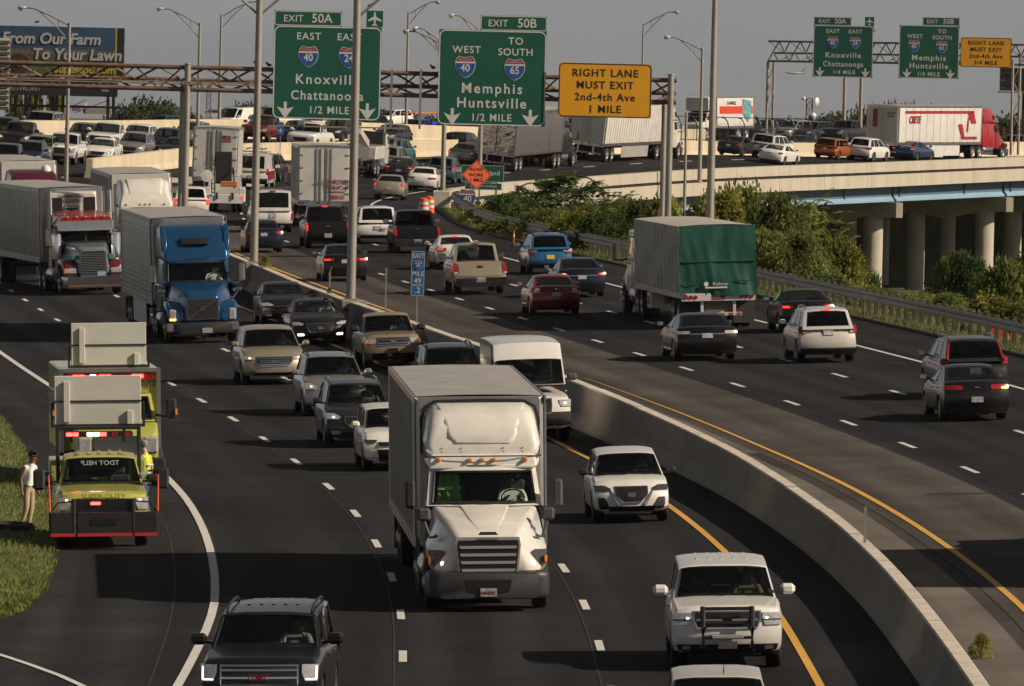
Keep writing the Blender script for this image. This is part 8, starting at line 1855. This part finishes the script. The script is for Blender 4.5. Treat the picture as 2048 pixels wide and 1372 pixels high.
B = [  # label, px, top y, depth, width px, kind, variant
 ('tall feathery sumac rising highest left of the green truck', 1152, 340, 505, 170, 'sumac', 0), ('dark sumac left of the tallest feathery one', 1075, 356, 530, 150, 'sumac', 0), ('spreading bush right of the tallest sumac', 1232, 380, 515, 150, 'sumac', 1), ('leafy bush beside the route sign', 1000, 394, 548, 100, 'shrub', 1), ('low bush left of the dark sumac', 1030, 392, 525, 130, 'shrub', 1),
 ('olive bush behind the blue suv', 1010, 440, 500, 110, 'shrub', 0), ('yellowish bush above the guardrail left of the blue suv', 965, 446, 530, 80, 'shrub', 2), ('round bush above the blue suv', 1090, 420, 490, 150, 'shrub', 3), ('bright bush right of the blue suv', 1160, 430, 470, 150, 'shrub', 2), ('deep green round bush touching the white tractor', 1210, 430, 462, 140, 'shrub', 1), ('bush glimpsed over the tarp trailer roof', 1275, 405, 480, 120, 'shrub', 3), ('bush behind the gantry posts', 1330, 402, 470, 110, 'shrub', 2),
 ('pale green tree left of the bare twigs', 1440, 392, 455, 160, 'shrub', 2), ('tree at the bridge girder behind the tall lamp pole', 1490, 384, 470, 150, 'shrub', 0), ('twiggy tree reaching the girder right of the green curtain', 1560, 396, 455, 150, 'shrub', 3), ('large leafy tree covering the first columns', 1625, 392, 462, 170, 'sumac', 1), ('drooping bush just right of the green curtain', 1525, 468, 418, 130, 'shrub', 0), ('grey twiggy bush above the black coupe', 1600, 470, 410, 150, 'shrub', 3), ('rounded bright tree before the second column', 1684, 486, 415, 110, 'shrub', 2),
 ('low bush above the white suv', 1650, 552, 392, 130, 'shrub', 1), ('bush at the foot of the third column', 1760, 578, 400, 110, 'shrub', 3), ('weedy bush between the third and fourth columns', 1830, 588, 395, 110, 'shrub', 0), ('dark tree before the rightmost column', 1930, 512, 400, 130, 'shrub', 1), ('dense bush at the right edge below the bridge', 2010, 530, 395, 130, 'shrub', 0), ('tall bush cut by the right edge', 2062, 512, 398, 130, 'shrub', 1), ('olive weed clump above the guardrail at far right', 1985, 598, 352, 130, 'shrub', 2), ('spiky weed clump left of the far right clump', 1895, 590, 362, 130, 'shrub', 3), ('low weeds above the grey suv', 1810, 606, 366, 120, 'shrub', 0), ('low weeds right of the white suv', 1730, 590, 380, 110, 'shrub', 2), ('weeds at the right edge against the guardrail', 2050, 610, 345, 110, 'shrub', 0),
 ('shaded bush under the bridge behind the first columns', 1735, 545, 650, 80, 'shrub', 1), ('shaded bush under the bridge between far columns', 1900, 520, 690, 90, 'shrub', 1), ('lit scrub seen through the bridge columns', 1790, 430, 860, 140, 'shrub', 2), ('scrub behind the bridge at the right edge', 2030, 420, 860, 160, 'shrub', 1)]
for lab, px, yt, D, w, k, vv in B: bush(lab, px, yt, D, w * 1.25, k, vv)
for i in range(46):
    Y = random.uniform(330, 585); u = random.uniform(18, 40); q = rp(Y, u); D = q.y; h_ = random.uniform(1.3, 2.6) * (1 if Y > 400 else .75); px_, py_ = proj((q.x, q.y, terrain_z(q.x, q.y) + h_))
    if px_ > 1640 and py_ < 572: continue
    bush('one of many low leafy shrubs massed on the embankment behind the guardrail', px_, py_, D, random.uniform(1.8, 3.4) * FPX / D, 'shrub', i, group='low shrubs massed behind the guardrail')
# undergrowth mat filling the embankment between the shrubs: too tangled to count
v, f = [], []
for _ in range(15000):
    Y = random.uniform(300, 592); u = 16.0 + random.random() ** 1.3 * 22; q = rp(Y, u); z = terrain_z(q.x, q.y); hh = random.uniform(.1, 1.0) * (.45 + .55 * noise.noise(Vector((q.x * .3, q.y * .12, 0)))); leaf(v, f, Vector((q.x, q.y, z + max(0, hh))), (rdir() + Vector((0, 0, .5))).normalized(), rdir(), random.uniform(.2, .42), random.uniform(.1, .2))
me = bpy.data.meshes.new('undergrowth'); me.from_pydata(v, [], f); me.materials.append(L_A); tag(inst('undergrowth', me), 'tangled low weeds covering the embankment', 'weeds', kind='stuff')
# grass: strip below the guardrail, island on the left
M_GRASS = leafmat('grass_blade', (0.055, 0.082, 0.018), (0.215, 0.235, 0.07), .25)
def blades(v, f, p, h, n=1):
    for _ in range(n):
        a = random.uniform(0, 6.28); d = Vector((cos(a) * .35, sin(a) * .35, 1)).normalized(); leaf(v, f, p, d, Vector((cos(a + 1.5), sin(a + 1.5), 0)), h * random.uniform(.6, 1.2), .022)
v, f = [], []
for _ in range(15000):
    Y = random.uniform(285, 590); u = 14.75 + random.random() * 1.9; blades(v, f, rp(Y, u, -.02), random.uniform(.08, .26))
me = bpy.data.meshes.new('verge_grass'); me.from_pydata(v, [], f); me.materials.append(M_GRASS); tag(inst('verge_grass', me), 'rough grass strip growing under the guardrail', 'grass', kind='stuff')
# verge soil
strip('verge', 240, 592, 14.55, 17.0, .006, mat('verge_soil', (.075, .072, .032), .95, var=.4, vscale=1.5, bump=.4, bscale=6))
edge = [(0, 836), (50, 898), (76, 962), (100, 1010), (112, 1060), (108, 1120), (88, 1180), (48, 1222), (0, 1238)]
gp = [ground(px, py) for px, py in edge]; inner = [(-260, 836), (-260, 900), (-260, 962), (-260, 1010), (-260, 1060), (-260, 1120), (-260, 1180), (-260, 1222), (-260, 1238)]; gi = [ground(px, py) for px, py in inner]
def isl(u, t):
    k = min(len(gp) - 2, int(t)); w = t - k; a = gp[k].lerp(gp[k + 1], w); c = gi[k].lerp(gi[k + 1], w); q = a.lerp(c, u); s_ = min(1, u * 4.0); return Vector((q.x, q.y, gz(q.x, q.y) + .01 + .10 * s_ + .05 * noise.noise(q * .5)))
b = MB(); b.grid(isl, [0, .04, .1, .2, .35, .6, 1], [i / 6 for i in range(49)]); M_TURF = mat('turf', (.085, .095, .03), .95, var=.4, vscale=1.1, dirt=.6, dcol=(.13, .10, .05), dscale=.7, bump=.5, bscale=14); tag(b.obj('grass_verge', M_TURF, smooth=60), kind='structure')
v, f = [], []
for _ in range(16000):
    t = random.uniform(0, 7.98); u = random.random() ** 1.3 * .56 - .012 * random.random(); p = isl(u, t) if u > 0 else isl(0, t) + (isl(0, t) - isl(.02, t)) * random.random() * 1.2; blades(v, f, p - Vector((0, 0, .01)), random.uniform(.06, .15) * (1 + .5 * noise.noise(p * .8)))
me = bpy.data.meshes.new('island_grass'); me.from_pydata(v, [], f); me.materials.append(M_GRASS); tag(inst('island_grass', me), 'mown grass on the island beside the left shoulder', 'grass', kind='stuff')
# ramp line at the bottom left
b = MB(); rl = [ground(px, py) for px, py in ((-60, 1296), (0, 1310), (60, 1330), (120, 1352), (190, 1384), (240, 1420))]
vs = []
for i, p in enumerate(rl):
    d = (rl[min(i + 1, 5)] - rl[max(0, i - 1)]).normalized(); s_ = Vector((-d.y, d.x, 0)) * .07; vs += [p + s_ + Vector((0, 0, .012)), p - s_ + Vector((0, 0, .012))]
b.add(vs, [(2 * i, 2 * i + 1, 2 * i + 3, 2 * i + 2) for i in range(5)]); b.obj('ramp_line', M_WHITE, bpy.data.objects['shoulder_oncoming'])
# weeds in the barrier joint and at its foot
for lab, px, py, h in (('leafy weed growing at the foot of the median barrier, lower right', 1962, 1318, .42), ('dry weed tuft on the median barrier near the lamp pole', 530, 527, .45), ('small weed tuft on the median barrier further left', 660, 590, .2)):
    p = ground(px, py) if px > 1000 else rpb(min((abs(proj(rp(y, UB(y), BH(y)))[0] - px), y) for y in [300 + i * .5 for i in range(240)])[1], 0, .98); root = thing('weed', lab, 'weed', loc=p); c = inst('crown', CR['shrub'][2], root); c.scale = (.28 * h / .5, .28 * h / .5, h); s_ = inst('stem', TRK[0], root); s_.scale = (.15, .15, h)
# far trees along the horizon
random.seed(5)
far_t = [(255, 205, 1300, 60), (290, 188, 1350, 90), (330, 198, 1400, 80), (370, 212, 1350, 70), (500, 200, 1500, 60), (525, 214, 1500, 60), (690, 222, 1700, 70), (740, 214, 1700, 90), (800, 218, 1750, 80), (850, 226, 1800, 90), (1100, 226, 1700, 80), (1150, 232, 1700, 80), (1440, 222, 1250, 60), (1500, 226, 1150, 60), (1550, 246, 1200, 70), (1590, 232, 1000, 70), (1630, 240, 1000, 60), (1660, 222, 1500, 90), (1700, 218, 1550, 90), (1740, 205, 900, 60), (1784, 196, 1000, 50), (1820, 200, 980, 60), (1870, 214, 1400, 70), (1905, 238, 1500, 80), (1990, 228, 1500, 90), (2040, 222, 1450, 90), (1675, 245, 950, 50), (1790, 240, 1000, 60)]
far_t.sort(); SEEN = {}; ORD = ['first', 'second', 'third', 'fourth', 'fifth', 'sixth', 'seventh', 'eighth', 'ninth', 'tenth']
for i, (px, yt, D, w) in enumerate(far_t):
    near_ = 'behind the left wall' if px < 540 else ('between the large signs' if px < 900 else ('behind the long trailers' if px < 1480 else ('behind the bridge fence' if px < 1760 else 'behind the red semi truck')))
    bush(f'hazy distant tree on the horizon {near_}, {ORD[SEEN.setdefault(near_, []).append(i) or len(SEEN[near_]) - 1]} from the left there', px, yt, D, w * 2.0, 'tree', i, base=VALLEY + 5, name='distant_tree', cat='tree', group='distant trees ' + near_)
for i, (px, yt, w) in enumerate(((30, 178, 60), (70, 174, 60), (110, 178, 60))): bush(('left', 'middle', 'right')[i] + ' yellow-green bush under the billboard', px, yt, 850, w, 'shrub', 2, base=6, name='shrub', group='bushes under the billboard')
# ---- billboard
D4 = 812; s = D4 / FPX; Pb = at_dist(52, 105, D4); root = thing('billboard', 'large roadside billboard with farm-to-lawn advert behind the gantry at the upper left', 'billboard', loc=Pb, rot=-.02)
M_BILL = mat('billboard_field', (0.065, 0.085, 0.03), .6, var=.3, vscale=.35, dirt=.4, dcol=(.10, .075, .045), dscale=.25); M_BSKY = mat('billboard_sky', (0.03, 0.065, 0.13), .6, var=.3, vscale=.3)
plate('field_panel', root, 362 * s, 60 * s, 0, -23 * s, 0, M_BILL); plate('sky_panel', root, 362 * s, 48 * s, 0, 29 * s, -.004, M_BSKY); plate('horizon_band', root, 362 * s, 10 * s, 0, 2 * s, -.008, mat('billboard_tan', (.14, .10, .055), .6, var=.3, vscale=.4)); plate('edge_strip', root, 3 * s, 106 * s, 180 * s, 0, -.012, mat('billboard_edge', (.4, .38, .06), .5))
M_BLET = mat('billboard_letters', (.40, .41, .43), .6); M_BSH = mat('billboard_letter_shadow', (.02, .02, .025), .6)
for t_, sz, x, z, m_ in (('From Our Farm', 31, 50, 28, M_BLET), ('To Your Lawn', 31, 102, -3, M_BLET), ('supersod.com', 22, 118, -32, mat('billboard_yellow', (.45, .36, .02), .6))):
    for dx, dz, mm, yy in ((1.3, -1.3, M_BSH, -.02), (0, 0, m_, -.045)): textmesh(t_, sz * s, mm, 'lettering', root, at((x + dx) * s, yy, (z + dz) * s) @ FACE, .008, .03, shear=.15, xs=.98)
b = MB(); b.lathe([(.001, -.05), (20 * s, -.05), (21 * s, 0)], 24, 'y', (-12 * s, -.02, -22 * s)); b.obj('sod_roll', mat('sod_brown', (.04, .022, .014), .8, var=.5, vscale=2), root); b = MB(); b.lathe([(.001, -.06), (9 * s, -.06), (10 * s, 0)], 20, 'y', (-12 * s, -.05, -22 * s)); b.obj('sod_core', mat('sod_green', (.02, .03, .012), .8), root)
plate('apron', root, 362 * s, 32 * s, 4 * s, -69 * s, .01, M_SBLK); textmesh('OUTFRONT', 13 * s, mat('outfront_letters', (.28, .26, .34), .6), 'lettering', root, at(-4 * s, -.012, -72 * s) @ FACE, .004, .02); plate('number_tag', root, 14 * s, 6 * s, 160 * s, -72 * s, 0, mat('number_grey', (.2, .2, .22), .6))
plate('back_panel', root, 14 * s, 106 * s, 188 * s, 0, .2, M_SBLK, t=1.2)
for x in (-150, -20, 0, 20, 55, 62, 75, 165, 176):
    b = MB(); b.box((x * s, .8, -118 * s), (6 * s, .3, 70 * s)); b.obj('support_post', M_SBLK, root)
b = MB(); b.bar((-150 * s, .7, -106 * s), (192 * s, .7, -106 * s), .2, .2); b.obj('catwalk', M_SBLK, root)
for x0, x1 in ((70, 120), (100, 165)): b = MB(); b.bar((x0 * s, .7, -118 * s), (x1 * s, .7, -92 * s), .05, .05); b.obj('brace', M_SBLK, root)
root = thing('louver_tower', 'stack of beige louvers at the left edge in front of the billboard', 'tower', loc=at_dist(4, 222, 790)); s5 = 790 / FPX
for i in range(13):
    b = MB(); b.box((0, 0, (8 + i * 11) * s5), (26 * s5, .6, 7 * s5), rot=Matrix.Rotation(.35, 3, 'X')); b.obj('louver', mat('louver_beige', (.26, .24, .2), .7, var=.15), root)
for sg in (-1, 1): b = MB(); b.box((sg * 13 * s5, .3, 70 * s5), (.12, .3, 150 * s5)); b.obj('louver_post', M_GALVD, root)
# second billboard seen from behind at the right edge
s6 = 1000 / FPX; root = thing('billboard', 'dark back of a billboard frame at the right edge', 'billboard', loc=at_dist(2040, 160, 1000)); plate('panel', root, 96 * s6, 44 * s6, 8 * s6, 0, .4, mat('billboard_back', (.07, .075, .09), .7, var=.2), t=.2)
for z in (-20, -4, 12, 22): b = MB(); b.bar((-40 * s6, .3, z * s6), (56 * s6, .3, z * s6), .18, .18); b.obj('frame_beam', M_SBLK, root)
for x in (-38, -12, 14, 40): b = MB(); b.bar((x * s6, .25, -22 * s6), (x * s6, .25, 24 * s6), .18, .18); b.obj('frame_stud', M_SBLK, root)
b = MB(); b.box((8 * s6, -.3, -25 * s6), (104 * s6, 1.0, 3 * s6)); b.obj('catwalk', mat('catwalk_rust', (.2, .14, .1), .8), root); b = MB(); b.box((10 * s6, .8, -70 * s6), (8 * s6, .6, 100 * s6)); b.obj('support_post', M_SBLK, root)
# small lit screen and far pale building under the billboard
root = thing('distant_building', 'pale low building far off between the gantry post and lamp poles', 'building', loc=at_dist(445, 226, 1900)); s7 = 1900 / FPX; M_PB = mat('pale_building', (.6, .58, .55), .7)
for x, w, h in ((-18, 34, 13), (16, 38, 9), (40, 14, 7)): b = MB(); b.box((x * s7, 0, (h / 2 - 6) * s7), (w * s7, 12, h * s7)); b.obj('wall', M_PB, root); b = MB(); b.box((x * s7, -6.02, (h / 2 - 4) * s7), (w * s7 * .8, .1, h * s7 * .2)); b.obj('window', M_GRILLE, root)
b = MB(); b.box((10 * s7, 0, 9 * s7), (60 * s7, 12.4, 1 * s7)); b.obj('roof', M_PB, root)
root = thing('distant_building', 'pale violet panel building low under the billboard', 'building', loc=at_dist(152, 216, 1100)); s7 = 1100 / FPX; b = MB(); b.box((0, 0, 0), (40 * s7, 3, 20 * s7)); b.obj('wall', mat('violet_wall', (.42, .40, .58), .6, var=.2, vscale=.4), root); b = MB(); b.box((4 * s7, -1.53, 0), (14 * s7, .06, 6 * s7)); b.obj('sign_panel', mat('dull_red', (.3, .14, .14), .6), root); b = MB(); b.box((44 * s7, 0, -6 * s7), (56 * s7, 3, 10 * s7)); b.obj('roof', mat('tan_roof', (.28, .24, .2), .7), root)
# lattice towers
def lattice(label, px, ytop, ybot, D, w, dishes=(), name='lattice_tower'):
    a, c = at_dist(px, ybot, D), at_dist(px, ytop, D); h = c.z - a.z + 6; root = thing(name, label, 'tower', loc=(a.x, D, a.z - 6)); M_ = M_GALVD; ww = w * D / FPX / 2
    for sx in (-1, 1):
        for sy in (-1, 1): b = MB(); b.tube((sx * ww, sy * ww, 0), (sx * ww * .9, sy * ww * .9, h), .09, n=6); b.obj('leg', M_, root)
    n = 9
    for i in range(n):
        z0_, z1_ = h * i / n, h * (i + 1) / n
        for sx in (-1, 1): b = MB(); b.tube((-ww * sx, -ww, z0_), (ww * sx, -ww, z1_), .05, n=5); b.obj('brace', M_, root)
        b = MB(); b.tube((-ww, -ww, z1_), (ww, -ww, z1_), .05, n=5); b.obj('brace', M_, root)
    for dx, dz, r, ang in dishes:
        b = MB(); k = D / FPX; b.lathe([(.001, .12 * r * k), (r * k * .7, .05 * r * k), (r * k, -.2 * r * k), (r * k * .9, -.35 * r * k), (.001, -.5 * r * k)], 18, 'y'); o = b.obj('dish', M_WHT, root, 50); o.location = (dx * k, -.5, h + dz * k); o.rotation_euler = (0, 0, ang)
lattice('lattice antenna tower with round dishes above the bridge fence', 1618, 197, 250, 1500, 13, ((-12, 0, 4, 0), (13, -6, 9, 1.1), (8, -34, 6, .3)))
lattice('small transmission tower behind the rusty gantry', 417, 172, 225, 1700, 9)
# airliner
D9 = 9000.0; kk = D9 / FPX; root = thing('airliner', 'small grey airliner descending in the sky left of the far signs', 'airplane', loc=at_dist(1591, 146, D9), rot=(0, radians(-2), radians(188))); M_PL = mat('airliner_grey', (.42, .42, .44), .4)
b = MB(); b.loft([(21 * kk, .3 * kk, -1 * kk, 0, .3 * kk), (18 * kk, 2 * kk, -2 * kk, 2 * kk, 2 * kk), (-8 * kk, 2 * kk, -2 * kk, 2 * kk, 2 * kk), (-20 * kk, .6 * kk, .6 * kk, 2 * kk, .5 * kk)]); b.obj('fuselage', M_PL, root, 50); b = MB(); b.prism([(-13 * kk, 1.8 * kk), (-20 * kk, 10 * kk), (-17 * kk, 10 * kk), (-10 * kk, 1.8 * kk)][::-1], 'y', -.3 * kk, .3 * kk); b.obj('tail_fin', mat('airliner_tail', (.2, .16, .22), .4), root)
for sg in (-1, 1):
    b = MB(); b.prism([(5 * kk, sg * 1.5 * kk), (-1 * kk, sg * 1.5 * kk), (-6 * kk, sg * 19 * kk), (-4 * kk, sg * 19 * kk)], 'z', -1.3 * kk, -.9 * kk); b.obj('wing', M_PL, root); b = MB(); b.lathe([(.8 * kk, -2 * kk), (1 * kk, 0), (.9 * kk, 2 * kk)], 12, 'x', (3 * kk, sg * 6 * kk, -2.2 * kk)); b.obj('engine', M_GALVD, root, 40); b = MB(); b.prism([(-16 * kk, sg * .5 * kk), (-19 * kk, sg * .5 * kk), (-20 * kk, sg * 7 * kk), (-18.5 * kk, sg * 7 * kk)], 'z', 1.2 * kk, 1.5 * kk); b.obj('tailplane', M_PL, root)
# truck beyond the right edge whose shadow falls across the lanes
t = thing('box_truck', 'white truck just outside the right edge, known by its long shadow', 'truck'); aero_nose(t, P_CABW, M_GREYPL, lit=False); cabshell(t, P_CABW, -1.95, 1.98, -2.5, 2.72, -3.5, 1.12, 1.05, .8); chassis(t, -.5, -8.2); truckwheels(t, [-1.35, -5.9, -7.2]); sleeper(t, P_CABW, -3.45, -5.4, 2.75, 2.8); xb = trailer(t, -5.9, L=12.5)
q = rp(206, 5.6); h_ = heading(q.x, q.y); c_ = q + Vector((cos(h_), sin(h_), 0)) * 17; t.location = (c_.x, c_.y, gz(c_.x, c_.y) + .01); t.rotation_euler = tilt(c_.x, c_.y, h_).to_euler()

bpy.data.scenes.remove(bpy.data.scenes['scratch'])
# ---- thin warm haze over the whole place
hz = MB(); hz.box((0, 2500, 12), (5000, 7000, 44)); ho = hz.obj('haze', []); ho['kind'] = 'stuff'
hm = bpy.data.materials.new('haze_air'); hm.use_nodes = True; hn = hm.node_tree; hn.nodes.clear(); ho_ = hn.nodes.new('ShaderNodeOutputMaterial'); pv = hn.nodes.new('ShaderNodeVolumePrincipled')
pv.inputs['Color'].default_value = (.80, .80, .78, 1); pv.inputs['Density'].default_value = 0.00002; pv.inputs['Anisotropy'].default_value = 0.2
hn.links.new(pv.outputs[0], ho_.inputs['Volume']); ho.data.materials.append(hm)
